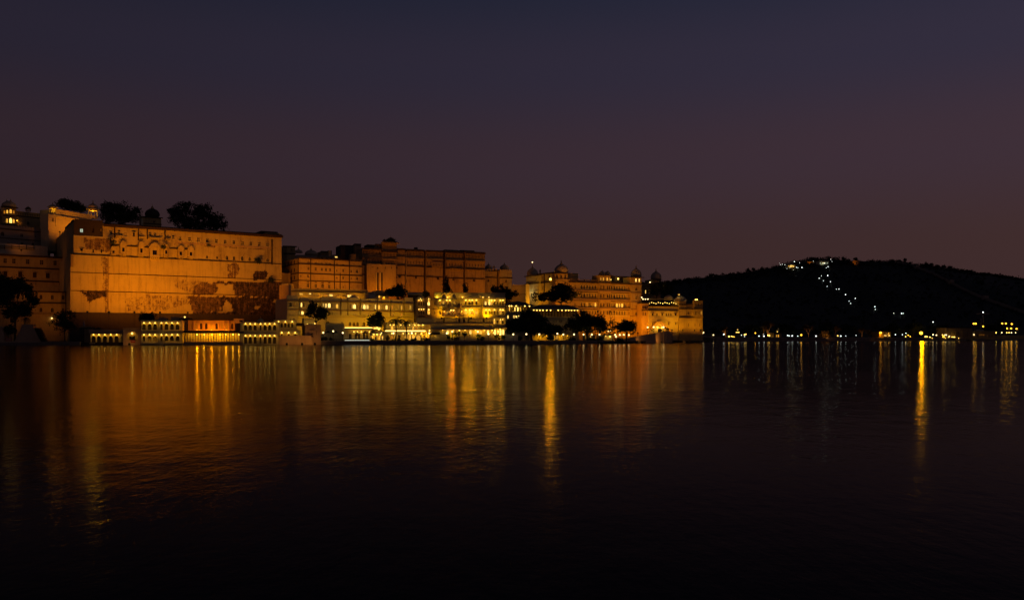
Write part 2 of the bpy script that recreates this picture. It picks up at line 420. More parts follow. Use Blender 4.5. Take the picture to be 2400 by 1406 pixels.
        for i in range(nb):
            xx = x - wd / 2 + (i + .5) * st
            c.add([(xx - st * .25, d - proud, z0 - .12), (xx + st * .25, d - proud, z0 - .12), (xx + st * .25, d + .05, zb - .1), (xx - st * .25, d + .05, zb - .1), (xx - st * .25, d + .05, z0 - .12), (xx + st * .25, d + .05, z0 - .12)],
                  [(0, 1, 2, 3), (0, 3, 4), (1, 5, 2)])
        tag(c.build('corbel_table', m, body), kind='stuff')
        return body
    def dome(s, u, vb, rp, hp, d=1.0, m='dome_stone', rib=.0, fin=8, finm='brass', name='dome'):
        k = s.px(u, d); x, z = s.p(u, vb, d); r = rp * k; h = hp * k
        prof = [(r * .96, z), (r * 1.02, z + h * .18), (r, z + h * .38), (r * .88, z + h * .6), (r * .64, z + h * .8), (r * .34, z + h * .93), (r * .1, z + h)]
        o = MB().lathe(x, d, prof, 32 if rib else 24, rib).build(name, m, s.root, True)
        if fin:
            f = fin * k; q = [(r * .22, z + h * .96), (r * .26, z + h + f * .08), (r * .08, z + h + f * .2), (r * .14, z + h + f * .42), (r * .05, z + h + f * .6), (r * .07, z + h + f * .7), (.02, z + h + f)]
            MB().lathe(x, d, q, 8).build('finial', finm, o, True)
        return o
    def kiosk(s, u, vt, ve, vb, wp, d=1.0, m='cream_plaster', n=8, domem='dome_stone', rib=.04, fin=6, lit=None, name='kiosk'):
        """chhatri: base, columns with arches, eave, dome, finial"""
        k = s.px(u, d); x, zb = s.p(u, vb, d); ze = s.p(u, ve, d)[1]; zt = s.p(u, vt, d)[1]; r = wp * k / 2; b = MB()
        hcol = (ze - zb); base = zb + hcol * .22
        b.lathe(x, d, [(r, zb), (r, base)], n, 0, math.pi / n)
        o = b.build(name, m, s.root)
        for i in range(n):
            a = math.pi / n + 2 * math.pi * i / n; px_, py_ = x + .9 * r * math.cos(a), d + .9 * r * math.sin(a)
            MB().tube((px_, py_, base), (px_, py_, ze), r * .12, r * .10, 6).build('column', m, o)
        MB().lathe(x, d, [(r * .98, ze - hcol * .16), (r * .98, ze)], n, 0, math.pi / n).build('lintel', m, o)
        MB().lathe(x, d, [(r * 1.42, ze), (r * 1.4, ze + .12), (r * 1.0, ze + hcol * .14)], n, 0, math.pi / n).build('eave', m, o)
        z = ze + hcol * .12; h = zt - z; rr = r * .95
        MB().lathe(x, d, [(rr * .98, z), (rr * 1.02, z + h * .2), (rr * .97, z + h * .42), (rr * .78, z + h * .68), (rr * .45, z + h * .88), (rr * .12, z + h)], 24, rib).build('dome', domem, o, True)
        f = fin * k; zt2 = z + h
        MB().lathe(x, d, [(r * .2, zt2 - .1), (r * .22, zt2 + f * .1), (r * .07, zt2 + f * .25), (r * .12, zt2 + f * .5), (.02, zt2 + f)], 8).build('finial', 'brass', o, True)
        if lit: point(s.root, (x, d, base + (ze - base) * .55), lit[0], lit[1], .15)
        return o
    def lamp(s, u, v, d=-.55, power=8, col=WARM, r=.16, m='bulb_warm', hood=True):
        x, z = s.p(u, v, d)
        b = MB(); b.tube((0, 0, r * .8), (0, 0, r * 1.5), r * .5, r * .4, 6); b.tube((0, 0, r * 1.4), (0, abs(min(d, 0)) + .0 if d < 0 else .2, r * 1.7), .03, .03, 5)
        o = b.build('wall_lamp', 'dark_metal', s.root, loc=(x, d, z))
        link('bulb', globe_mesh(r * .94, m), o)
        if power and d < 0 and hood:                       # shaded lamp: throws its light down and back on the wall
            l = bpy.data.lights.new('lamp_light', 'SPOT'); l.energy = power * .55; l.color = col; l.shadow_soft_size = r * .6; l.spot_size = math.radians(176); l.spot_blend = 1.0
            q = link('lamp_light', l, s.root, (x, d, z)); q.rotation_mode = 'QUATERNION'; q.rotation_quaternion = Vector((0, .55, -1)).to_track_quat('-Z', 'Y')
        elif power: point(s.root, (x, d, z), power * .34, col, r * .6)
        return o
    def finish(s):
        for W in s.walls: s._wall(W)
        s.walls = []
    def _wall(s, W):
        s0, s1, z0, z1, d, dp = W['s0'], W['s1'], W['z0'], W['z1'], W['d'], W['depth']
        xs = {s0, s1}; zs = {z0, z1}
        for h in W['holes']: xs |= {h[0], h[1]}; zs |= {h[2], h[3]}
        if W['grid']:
            nx = int((s1 - s0) / W['grid']); nz = int((z1 - z0) / W['grid'])
            xs |= {s0 + (s1 - s0) * i / nx for i in range(nx)}; zs |= {z0 + (z1 - z0) * i / nz for i in range(nz)}
        xs = sorted(xs); zs = sorted(zs)
        xs = [x for i, x in enumerate(xs) if i == 0 or x - xs[i - 1] > 1e-4]; zs = [z for i, z in enumerate(zs) if i == 0 or z - zs[i - 1] > 1e-4]
        X, Z = np.array(xs), np.array(zs); xm = (X[:-1] + X[1:]) / 2; zm = (Z[:-1] + Z[1:]) / 2
        keep = np.ones((len(xm), len(zm)), bool)
        for h in W['holes']:
            keep[np.ix_((xm > h[0]) & (xm < h[1]), (zm > h[2]) & (zm < h[3]))] = False
        nz = len(zs); b = MB(); b.v = [(x, d, z) for x in xs for z in zs]
        for i, j in zip(*np.nonzero(keep)):
            i = int(i); j = int(j); b.f.append((i * nz + j, (i + 1) * nz + j, (i + 1) * nz + j + 1, i * nz + j + 1))
        for h in W['holes']:
            x0, x1, a0, a1, hd = h; y = d + hd
            b.add([(x0, d, a0), (x1, d, a0), (x1, d, a1), (x0, d, a1), (x0, y, a0), (x1, y, a0), (x1, y, a1), (x0, y, a1)],
                  [(0, 4, 5, 1), (1, 5, 6, 2), (2, 6, 7, 3), (3, 7, 4, 0), (4, 7, 6, 5)])
        y1 = d + dp
        b.add([(s0, d, z0), (s1, d, z0), (s1, y1, z0), (s0, y1, z0), (s0, d, z1), (s1, d, z1), (s1, y1, z1), (s0, y1, z1)],
              [(0, 3, 2, 1), (4, 5, 6, 7), (1, 2, 6, 5), (2, 3, 7, 6), (3, 0, 4, 7)])
        o = b.build(W['name'], W['m'], s.root)
        if W['wear']:
            at = o.data.attributes.new('wear', 'FLOAT', 'POINT')
            at.data.foreach_set('value', np.array([W['wear'](v[0], v[2]) if abs(v[1] - d) < 1e-5 else 0.0 for v in b.v], dtype=np.float32))
        return o

def flood(pos, tgt, power, col, cone=75, label='', group='', r=.25, blend=1.0, stand=1.2):
    pos = Vector(pos); tgt = Vector(tgt); dr = (tgt - pos).normalized()
    t = thing('floodlight', label, 'floodlight', (pos.x, pos.y, pos.z - stand), 0, group)
    MB().tube((0, 0, 0), (0, 0, stand - .3), .05, .05, 6).build('stand', 'dark_metal', t)
    h = MB().frustum(-.32, .32, -.25, .25, -.5, -.1, -.0, -.0).build('housing', 'dark_metal', t, loc=(0, 0, stand))
    h.rotation_mode = 'QUATERNION'; h.rotation_quaternion = dr.to_track_quat('Z', 'Y')
    l = bpy.data.lights.new('flood_light', 'SPOT'); l.energy = power; l.color = col; l.spot_size = math.radians(cone); l.spot_blend = blend; l.shadow_soft_size = r
    o = link('flood_light', l, t, (0, 0, stand)); o.rotation_mode = 'QUATERNION'; o.rotation_quaternion = dr.to_track_quat('-Z', 'Y')
    return t

# ------------------------------------------------------------------ plants
def leaves(lobes, n, size, seed=0, shell=.45):
    g = np.random.default_rng(seed)
    L = np.array(lobes, float); vol = (L[:, 3] * L[:, 4] * L[:, 5]) ** .75; vol /= vol.sum()
    nc = max(12, n // 11)
    li = g.choice(len(L), nc, p=vol); d = g.normal(size=(nc, 3)); d /= np.linalg.norm(d, axis=1)[:, None]
    rad = g.random(nc) ** shell
    C = L[li, :3] + d * rad[:, None] * L[li, 3:6] * (0.68 + .52 * g.random((nc, 1)))
    ci = g.integers(0, nc, n); c = C[ci] + g.normal(size=(n, 3)) * size * 1.25
    a = g.normal(size=(n, 3)); a /= np.linalg.norm(a, axis=1)[:, None]
    b = np.cross(a, g.normal(size=(n, 3))); b /= np.linalg.norm(b, axis=1)[:, None]
    s = size * (0.6 + .8 * g.random((n, 1))); a *= s; b *= s * .6
    V = np.stack([c - a, c + b * .9, c + a, c - b * .9], 1).reshape(-1, 3)
    return V
def leaf_mesh(name, V, m):
    me = bpy.data.meshes.new(name); nq = len(V) // 4
    me.vertices.add(len(V)); me.vertices.foreach_set('co', V.astype(np.float32).ravel())
    me.loops.add(nq * 4); me.loops.foreach_set('vertex_index', np.arange(nq * 4, dtype=np.int32))
    me.polygons.add(nq); me.polygons.foreach_set('loop_start', np.arange(0, nq * 4, 4, dtype=np.int32))
    me.update(); me.validate(); me.materials.append(MATS[m]); return me
SEED = [100]
def tree(name, label, u, Y, vb, lobes, n=2600, size=.42, leaf='leaf_dark', bark='bark', tr=.35, zb=None, cat='tree', group=None, limbs=True):
    SEED[0] += 1; k = Y / F; base = P(u, vb, Y)
    if zb is not None: base.z = zb
    t = thing(name, label, cat, base, 0, group)
    L = []
    for i, (lu, lv, ru, rv) in enumerate(lobes):
        c = P(lu, lv, Y) - base; L.append((c.x, ((i * 37) % 7 - 3) * .15 * ru * k, c.z, ru * k, ru * k * .9, rv * k))
    gg = random.Random(SEED[0] * 7 + 1); sub = []                      # uneven crown: smaller clumps standing out of each lobe
    for l in L:
        sub.append((l[0], l[1], l[2], l[3] * .95, l[4] * .95, l[5] * .95))
        for _ in range(7):
            az = gg.uniform(0, 6.283); el = gg.uniform(-.5, 1.3); q = gg.uniform(.62, .95); k2 = gg.uniform(.18, .42)
            sub.append((l[0] + l[3] * q * math.cos(az) * math.cos(el), l[1] + l[4] * q * math.sin(az) * math.cos(el), l[2] + l[5] * q * math.sin(el), l[3] * k2, l[4] * k2, max(l[5], l[3] * .6) * k2))
    V = leaves(sub, int(n * 1.15), size * .85, SEED[0])
    link('crown', leaf_mesh('crown', V, leaf), t)
    b = MB(); g = random.Random(SEED[0]); zt = max(.8, min(l[2] - .3 * l[5] for l in L)); top = Vector((g.uniform(-.3, .3), 0, zt * .75)); b.tube((0, 0, -.3), top, tr, tr * .75, 8)
    for l in L:
        c = Vector((l[0], l[1], l[2])); mid = top.lerp(c, .5) + Vector((g.uniform(-.4, .4), g.uniform(-.4, .4), .2)); b.tube(top, mid, tr * .6, tr * .4, 6); b.tube(mid, c, tr * .4, tr * .15, 5)
        if limbs:
            for q in range(3):
                e = c + Vector((g.uniform(-.7, .7) * l[3], g.uniform(-.7, .7) * l[4], g.uniform(-.2, .8) * l[5])); b.tube(mid.lerp(c, .6), e, tr * .2, tr * .06, 5)
    b.build('trunk', bark, t)
    return t
def palm(label, u, Y, vb, vt, span, zb=None):
    base = P(u, vb, Y)
    if zb is not None: base.z = zb
    t = thing('palm_tree', label, 'palm tree', base, 0, 'palms in front of the terrace restaurant'); top = P(u, vt, Y) - base
    b = MB(); pts = [Vector((.25 * math.sin(i * .5), 0, top.z * i / 6)) for i in range(7)]
    for i in range(6): b.tube(pts[i], pts[i + 1], .24 - .015 * i, .225 - .015 * i, 8)
    b.build('trunk', 'bark', t); g = random.Random(u)
    for i in range(15):
        az = 2 * math.pi * i / 15 + g.uniform(-.15, .15); el = g.uniform(-.1, 1.15); ln = span * Y / F * g.uniform(.85, 1.1); m = MB(); p = Vector(pts[6]); dv = Vector((math.cos(az) * math.cos(el), math.sin(az) * math.cos(el), math.sin(el)))
        prev = p; side = dv.cross(Vector((0, 0, 1))).normalized(); nseg = 9
        for q in range(1, nseg + 1):
            dv = (dv + Vector((0, 0, -.20))).normalized(); nx = prev + dv * ln / nseg
            m.tube(prev, nx, .05, .04, 4); wl = ln * .26 * math.sin(math.pi * (q + .5) / (nseg + 1.5))
            for sg in (-1, 1):
                for hh in (0, .5):
                    a0 = prev.lerp(nx, hh); e = a0 + side * sg * wl + dv * wl * .7 + Vector((0, 0, -.35 * wl)); w2 = dv * ln / nseg * .22
                    m.add([tuple(a0 - w2), tuple(a0 + w2), tuple(e)], [(0, 1, 2)])
            prev = nx
        m.build('frond', 'leaf_dark', t)
    return t
def bush(name, label, u, v, Y, ru, rv, n=260, size=.22, leaf='leaf_dark', cat='bush', group=None, zb=None):
    SEED[0] += 1; k = Y / F; c = P(u, v, Y); base = c - Vector((0, 0, rv * k))
    if zb is not None: base.z = zb
    t = thing(name, label, cat, base, 0, group); cc = c - base
    V = leaves([(0, 0, cc.z, ru * k, ru * k, rv * k), (ru * k * .3, 0, cc.z * .8, ru * k * .7, ru * k * .7, rv * k * .7)], n, size, SEED[0])
    link('foliage', leaf_mesh('foliage', V, leaf), t)
    b = MB()
    for i in range(4): b.tube((0, 0, -.05), (math.cos(i * 1.6) * ru * k * .5, math.sin(i * 1.6) * ru * k * .5, cc.z * 1.1), .06, .02, 5)
    b.build('stem', 'bark', t); return t
def lamp_post(label, u, v, Y, zg, group, r=.28, m='bulb_white', power=40, col=WHITE, name='lamp_post', mush=False):
    c = P(u, v, Y); t = thing(name, label, 'lamp', (c.x, c.y, zg), 0, group); h = c.z - zg
    b = MB(); b.tube((0, 0, -.1), (0, 0, h - r * .9), .07, .05, 6); b.tube((0, 0, 0), (0, 0, .35), .14, .1, 6); b.tube((0, 0, h - r * 1.15), (0, 0, h - r * .85), .1, .14, 6)
    b.build('pole', 'dark_metal', t)
    link('globe', globe_mesh(r * .94, m), t, (0, 0, h))
    if mush: MB().lathe(0, 0, [(r * 1.5, h + r * .7), (r * 1.2, h + r * 1.1), (.03, h + r * 1.5)], 10).build('cap', 'dark_metal', t)
    if power: point(t, (0, 0, h), power * .14, col, r * .6)
    return t
# ================================================================== SETTING
tag(MB().box(-2500, 2500, -300, 1100, -3, 0).build('lake', 'lake_water'), kind='structure')
SHORE = [(-900, 262), (-100, 266), (210, 269), (330, 272.5), (760, 283), (1180, 301), (1440, 331), (1500, 352), (1575, 395), (1660, 470), (1760, 500), (2050, 545), (2240, 560), (2330, 615), (2420, 690), (2700, 760), (3400, 800)]
def shoreY(u):
    for (a, ya), (b, yb) in zip(SHORE, SHORE[1:]):
        if a <= u <= b: return ya + (yb - ya) * (u - a) / (b - a)
    return 700
def ground():
    top = [P(u, HY, Y) for u, Y in SHORE]; n = len(top); vs = []; fs = []
    for q in top: vs.append((q.x, q.y + .25, .9))
    for q in top: vs.append((q.x, q.y + .25, -2))
    for q in top: vs.append((q.x * 2.2 + (0 if abs(q.x) > 1 else 0), 4500, .9))
    for i in range(n - 1):
        fs += [(i, i + 1, 2 * n + i + 1, 2 * n + i), (n + i, n + i + 1, i + 1, i)]
    tag(MB().add(vs, fs).build('ground', 'bare_earth'), kind='structure')
ground()
def quay(label, u0, u1, ztop, thick=1.2, m='quay_stone', proud=.35, coping=True):
    pts = [(u, Y) for u, Y in SHORE if u0 < u < u1]
    def yat(u):
        for (a, ya), (b, yb) in zip(SHORE, SHORE[1:]):
            if a <= u <= b: return ya + (yb - ya) * (u - a) / (b - a)
    pts = [(u0, yat(u0))] + pts + [(u1, yat(u1))]
    q = [P(u, HY, Y - proud) for u, Y in pts]; t = thing('quay_wall', label, 'quay wall', (q[0].x, q[0].y, 0))
    def strip(z0, z1, off, th):
        b = MB()
        for i, (p0, p1) in enumerate(zip(q, q[1:])):
            a = p0 - q[0]; c = p1 - q[0]
            b.add([(a.x, a.y - off, z0), (c.x, c.y - off, z0), (c.x, c.y + th, z0), (a.x, a.y + th, z0), (a.x, a.y - off, z1), (c.x, c.y - off, z1), (c.x, c.y + th, z1), (a.x, a.y + th, z1)],
                  [(0, 3, 2, 1), (4, 5, 6, 7), (0, 1, 5, 4), (1, 2, 6, 5), (2, 3, 7, 6), (3, 0, 4, 7)])
        return b
    strip(-1, ztop - .25, 0, thick).build('wall', m, t)
    if coping: strip(ztop - .25, ztop, .18, thick + .1).build('coping', 'pale_stone', t)
    return t
quay('low stone quay wall below the terrace restaurant and garden lamps', 752, 1180, 1.25)
quay('low stone quay wall in front of the dark garden trees', 1180.5, 1440, 1.25)
quay('long rough embankment wall along the dark far shore', 1664, 2052, 2.3)
quay('embankment wall below the brightest sodium street lamp', 2052.5, 2240, 2.2)
quay('low bank wall at the far right edge of the lake', 2240.5, 2480, 1.5, coping=False)
quay('dark stone ghat steps edge at the far left waterline', -80, 187, 1.0)

# ---- hill on the right
RIDGE = [(-600, 772), (300, 765), (1000, 712), (1300, 690), (1500, 668), (1560, 662), (1640, 652), (1700, 645), (1760, 638), (1815, 628), (1850, 617), (1900, 610), (1950, 609), (2000, 613), (2110, 615), (2200, 627), (2280, 639), (2400, 658), (2600, 690), (3000, 735), (3600, 770)]
YR, YF = 1350.0, 770.0
RU = np.array([r[0] for r in RIDGE], float); RV = np.array([r[1] for r in RIDGE], float)
_ph = np.random.default_rng(3).random((12, 3))
def hill_h(X, Y):
    X = np.asarray(X, float); Y = np.asarray(Y, float)
    H = (HY - np.interp(CX + X / YR * F, RU, RV)) / F * YR + CH
    t = np.clip((Y - YF) / (YR - YF), 0, 1); back = np.clip((Y - YR) / 900, 0, 1)
    nz = sum(np.sin(X * (.008 + .03 * a) + Y * (.006 + .02 * b) + 6.28 * c) * (1.8 - .1 * i) for i, (a, b, c) in enumerate(_ph[:8])) / 3
    return np.maximum(.2, H * (t ** 1.15) * (1 - back ** 1.5) + nz * np.clip(t * 3, 0, 1) * (1 - np.clip((t - .8) * 5, 0, 1) * .6)) - .2
def hill():
    xs = np.linspace(-700, 1900, 221); ys = np.concatenate([np.linspace(YF - 20, YR + 40, 70), np.linspace(YR + 70, YR + 900, 14)])
    XX, YY = np.meshgrid(xs, ys, indexing='ij'); ZZ = hill_h(XX, YY) + .9
    V = np.stack([XX, YY, ZZ], -1).reshape(-1, 3); n = len(ys)
    fs = [(i * n + j, (i + 1) * n + j, (i + 1) * n + j + 1, i * n + j + 1) for i in range(len(xs) - 1) for j in range(n - 1)]
    b = MB(); b.v = [tuple(x) for x in V]; b.f = fs
    o = b.build('hill', 'hill_scrub', None, True); tag(o, kind='structure')
    # scrub: one mass of small bushes over the slope
    g = np.random.default_rng(5); m = 5200
    bx = g.uniform(20, 1250, m); by = np.where(g.random(m) < .45, g.uniform(YR - 60, YR + 12, m), g.uniform(YF + 5, YR, m)); bz = hill_h(bx, by) + .9
    r = g.uniform(1.0, 2.6, m) * np.where(g.random(m) < .06, 1.7, 1)
    k = 14; C = np.stack([bx, by, bz + r * .6], 1).repeat(k, 0); rr = r.repeat(k)[:, None]
    c = C + g.normal(size=(m * k, 3)) * rr * np.array([.5, .5, .38]); a = g.normal(size=c.shape); a /= np.linalg.norm(a, axis=1)[:, None]
    bb = np.cross(a, g.normal(size=c.shape)); bb /= np.linalg.norm(bb, axis=1)[:, None]; s = rr * .42
    Vq = np.stack([c - a * s, c + bb * s * .8, c + a * s, c - bb * s * .8], 1).reshape(-1, 3)
    so = link('hillside_scrub', leaf_mesh('hillside_scrub', Vq, 'hill_scrub')); tag(so, 'dark scrub and small bushes covering the whole hillside', 'scrub', kind='stuff')
hill()
def hill_hit(u, v, lo=YF, hi=YR + 30):
    for Y in np.arange(lo, hi, 4.0):
        p = P(u, v, Y)
        if hill_h(p.x, Y) + .9 >= p.z: return p
    p = P(u, v, YR); p.z = float(hill_h(p.x, YR)) + .9; return p

# terraces of made ground behind the waterfront (hidden feet of upper buildings and trees)
def terrace(u0, Y0, u1, Y1, depth, z):
    a = P(u0, HY, Y0); b = P(u1, HY, Y1); e = Vector((b.x - a.x, b.y - a.y)).normalized(); n = Vector((-e.y, e.x)) * depth
    vs = [(a.x, a.y), (b.x, b.y), (b.x + n.x, b.y + n.y), (a.x + n.x, a.y + n.y)]
    m = MB().add([(x, y, .5) for x, y in vs] + [(x, y, z) for x, y in vs], [(0, 3, 2, 1), (4, 5, 6, 7), (0, 1, 5, 4), (1, 2, 6, 5), (2, 3, 7, 6), (3, 0, 4, 7)])
    tag(m.build('terrace', 'bare_earth'), kind='structure')
terrace(862, 321.5, 1184, 323, 34, 15)
terrace(1186, 345, 1236, 352, 40, 12.5)
terrace(1240, 352, 1342, 360, 12, 12.5)
terrace(1506, 405, 1640, 420, 60, 18)

# ================================================================== THE TALL FORTRESS WALL
B = Bld('fortress_palace', 'towering ochre floodlit fortress wall with small windows near its top and crumbling brick', 'palace', 165, 300, 660, 341)
body = B.wall(165, 660, 597, None, at=185, d=0, depth=74, m='ochre_plaster', grid=.55)
up = B.wall(172.5, 660, 524, 597, at=247, d=.35, depth=74, m='ochre_plaster', grid=.55)
up['z0'] = body['z1']; 
def inpoly(x, y, poly):
    c = False; j = len(poly) - 1
    for i in range(len(poly)):
        xi, yi = poly[i]; xj, yj = poly[j]
        if (yi > y) != (yj > y) and x < (xj - xi) * (y - yi) / (yj - yi) + xi: c = not c
        j = i
    return c
PATCH = [([(176, 680.5), (250, 682), (248, 693), (226, 700), (212, 712), (204, 698), (199, 690)], .95),
         ([(533, 618), (553, 617), (563, 630), (561, 642), (552, 652), (528, 652), (534, 641)], .55),
         ([(596, 638), (608, 632), (622, 634), (628, 642), (628, 655), (594, 655)], .92),
         ([(470, 661), (505, 660), (515, 676), (500, 692), (452, 692), (452, 672)], .68),
         ([(505, 660), (660, 660), (660, 698), (546, 692), (548, 668), (512, 668)], .86),
         ([(440, 694), (520, 694), (518, 728), (452, 736), (446, 716)], .74),
         ([(520, 694), (660, 698), (660, 748), (440, 740), (452, 733), (520, 730)], .92),
         ([(345, 691), (445, 694), (440, 712), (400, 726), (345, 726)], .40),
         ([(404, 655), (470, 660), (455, 690), (415, 680)], .36),
         ([(235, 598), (256, 600), (256, 730), (246, 730)], .46),
         ([(196, 556), (262, 560), (258, 590), (200, 584)], .58),
         ([(290, 700), (345, 695), (345, 730), (300, 730)], .34),
         ([(412, 566), (635, 583), (635, 588), (412, 571)], .5)]
KEEP = [[(507, 667), (548, 667), (548, 690), (512, 690)], [(520, 728), (532, 703), (546, 728)], [(640, 703), (651, 703), (651, 710), (640, 710)], [(595, 718), (612, 714), (610, 722), (596, 724)]]
from mathutils import noise as mnoise
def wear_at(x, z):
    q = B.a + B.e * x; zz = z + 1.0
    u = CX + q.x / q.y * F; v = HY - (zz - CH) / q.y * F
    n1 = mnoise.noise(Vector((x * .22, z * .22, 3))) * 6 + mnoise.noise(Vector((x * .7, z * .7, 9))) * 3; n2 = mnoise.noise(Vector((x * .22, z * .22, 13))) * 5 + mnoise.noise(Vector((x * .7, z * .7, 19))) * 3
    uu, vv = u + n1, v + n2
    for k in KEEP:
        if inpoly(uu, vv, k): return 0.0
    val = 0.0
    for poly, s in PATCH:
        if s > val and inpoly(uu, vv, poly): val = s
    return val
body['wear'] = wear_at; up['wear'] = wear_at
# dark timber-stained block at the top left
dk = B.wall(173, 241, 514, 553, at=190, d=.05, depth=30, m='dark_stone')
for u, pn, wp in ((191, 'c', 7), (218, 's', 5), (237, 'i', 4)): B.win(dk, u, 540.5, wp, 9, 'rect', pn)
# roof edge, string courses
B.ledge(243, 662, 528.6, at=250, t=.85, proud=.95, d=.3, m='dark_trim', name='roof_cornice')
B.ledge(243, 661, 524.2, at=250, t=.35, proud=.3, d=.3, m='dark_trim', name='parapet_coping')
B.ledge(172.8, 241, 554, at=190, t=.5, proud=.3, d=.1, m='cream_plaster')
B.ledge(262, 456, 575, at=262, t=.3, proud=.45, d=.35)
B.ledge(412, 636, 569, at=414, t=.55, proud=.12, d=.35, m='rose_plaster', name='band')
B.ledge(166, 659.5, 638, at=166, t=.22, proud=.2); B.ledge(166, 659.5, 681, at=168, t=.25, proud=.22); B.ledge(166, 659, 596.6, at=185, t=.25, proud=.22)
for i, (u, v, kind, pn, wp, hp) in enumerate([(260, 545, 'rect', 'd', 8, 11), (279, 544, 'rect', 's', 6.5, 10), (293.6, 548.6, 'rect', 'i', 8, 10), (313.6, 549, 'hood', 'd', 5, 10), (331.7, 545.6, 'rect', 'i', 6, 9), (352, 548.6, 'rect', 'd', 5.5, 9), (363.5, 549.6, 'rect', 'd', 5.5, 9), (377, 550, 'rect', 'i', 8, 8), (394, 551, 'rect', 'i', 5, 9), (405.6, 556, 'rect', 'd', 6, 9.5),
        (422, 559, 'rect', 's', 7, 9.5), (444, 560.4, 'rect', 's', 7, 9.5), (465, 562, 'rect', 's', 7, 9.5), (486, 563.4, 'rect', 's', 7, 9.5), (507, 565, 'rect', 's', 7, 9.5), (528, 566.6, 'rect', 's', 7, 9.5), (548, 568, 'rect', 's', 7, 9.5), (568.6, 569.8, 'rect', 's', 6.5, 9.5), (588, 570.8, 'rect', 's', 6.5, 9.5), (608, 572.3, 'rect', 's', 6.5, 9.5), (627, 573.6, 'rect', 's', 6.5, 9.5), (649.5, 574.3, 'rect', 's', 7, 9),
        (191, 585, 'hood', 'd', 7, 6), (218.4, 588.5, 'slit', 'd', 4, 8), (237.8, 589, 'slit', 'd', 4, 8), (485, 602, 'arch', 'd', 6, 7), (509, 603.5, 'arch', 'd', 5, 6), (531.7, 603.7, 'arch', 'd', 7, 10), (548.8, 605, 'arch', 'd', 6.5, 9.5), (568, 606, 'arch', 'd', 7, 9.5), (585, 607, 'arch', 'd', 6.5, 9), (606.6, 608.5, 'arch', 'd', 8, 10), (627, 609, 'arch', 'd', 7, 9), (648, 611, 'slit', 'd', 3, 4)]):
    B.win(up, u, v, wp, hp, kind, pn, fm='white_plaster' if kind == 'rect' else None)
for u0, u1, v0, v1, n in ((270, 288, 553, 561, 6), (326, 338, 556, 564, 4), (349, 376, 557.5, 565.5, 10), (389, 398, 560, 566, 3)):
    B.corbels(u0, u1, v0, v1, n, d=.35, proud=.7, m='ochre_plaster'); B.ledge(u0 - 1, u1 + 1, v0 - .6, at=u0, t=.3, proud=.8, d=.35, m='ochre_plaster', name='balcony_slab')
for u, vt, vb, wp, pr in ((265, 576, 602, 11, .9), (288, 562, 603, 13, 1.1), (330, 563, 606, 12, 1.2), (361, 566, 612, 21, 1.3), (388, 570, 607, 11, 1.1), (422.5, 573, 610, 12, 1.0), (446, 574, 611, 12, 1.0)): B.jharokha(u, vt, vb, wp, .35, 'ochre_plaster', pr)
for u, vt, vb in ((268.5, 527, 558), (324, 531, 563), (345, 533, 561), (386.5, 536, 563), (637, 561, 621)): B.pilaster(u, 2.2, vt, vb, .35, .5, 'dark_trim', 'pipe_or_shade_strip')  # dark strips beside the bays are their shadows, drawn in dark trim
B.pilaster(648.5, 22, 553, 622, .35, .25, 'ochre_plaster', 'corner_pier')
B.pilaster(253.5, 1.8, 600, 728, 0, .18, 'aged_plaster', 'pipe_or_shade_strip')
B.box('rooftop_shed', 612, 651, 541, 553, 6, 14, 'dark_trim'); B.box('rooftop_shed', 622, 657, 545, 553, 3, 6, 'tan_plaster'); B.box('roof_tank', 606, 655, 549, 553, 1.2, 3, 'dark_stone')
B.box('stone_plinth', 164.5, 661, 733.5, None, -2.2, .2, 'dark_stone', at=330)
# side bay on the left flank
B.box('flank_bay', 166, 172, 600, 625, -.5, .05, 'aged_plaster')
B.finish()
FW = B
# dome pavilion above the fortress wall
B = Bld('roof_pavilion', 'small pavilion with dark bulbous dome and golden finial above the fortress wall', 'pavilion', 333, 330, 380, 334, zb=42.3)
W_ = B.wall(333, 378, 508, None, at=345, d=0, depth=6, m='tan_plaster'); B.win(W_, 361, 520, 5, 5, 'hood', 'd'); B.finish()
B.ledge(331, 381, 509, at=345, t=.35, proud=.7, d=0, m='dark_trim', name='eave'); B.ledge(332, 379, 524, at=345, t=.3, proud=.4, d=0)
B.dome(357, 507.5, 15.5, 19, 3.0, 'dark_stone', .03, 0)
B.dome(357, 491, 3.6, 7, 3.0, 'brass', 0, 8, name='finial_urn')
B.box('screen', 331.5, 336, 512, None, -.6, 1.5, 'cream_plaster', at=335)
# wall growing plants
bush('wall_plant', 'dark bush rooted in the stained masonry left of the oriel windows', 262, 566, 305.5, 7, 9, 320, .24, cat='plant')
bush('wall_plant', 'dark bush growing beside the fifth oriel on the fortress wall', 384, 578, 314, 5, 5, 200, .22, cat='plant')
bush('wall_plant', 'dark bush hanging from an arched window near the wall right end', 604, 611, 334.5, 7, 8, 300, .24, cat='plant')
bush('wall_plant', 'dark plants growing beside the dark hollow in the lower fortress wall', 633, 655, 337.5, 10, 8, 300, .24, cat='plant')
bush('wall_plant', 'dark weed on the fortress wall band left of centre', 489, 574, 324.5, 5, 2.5, 120, .2, cat='plant')

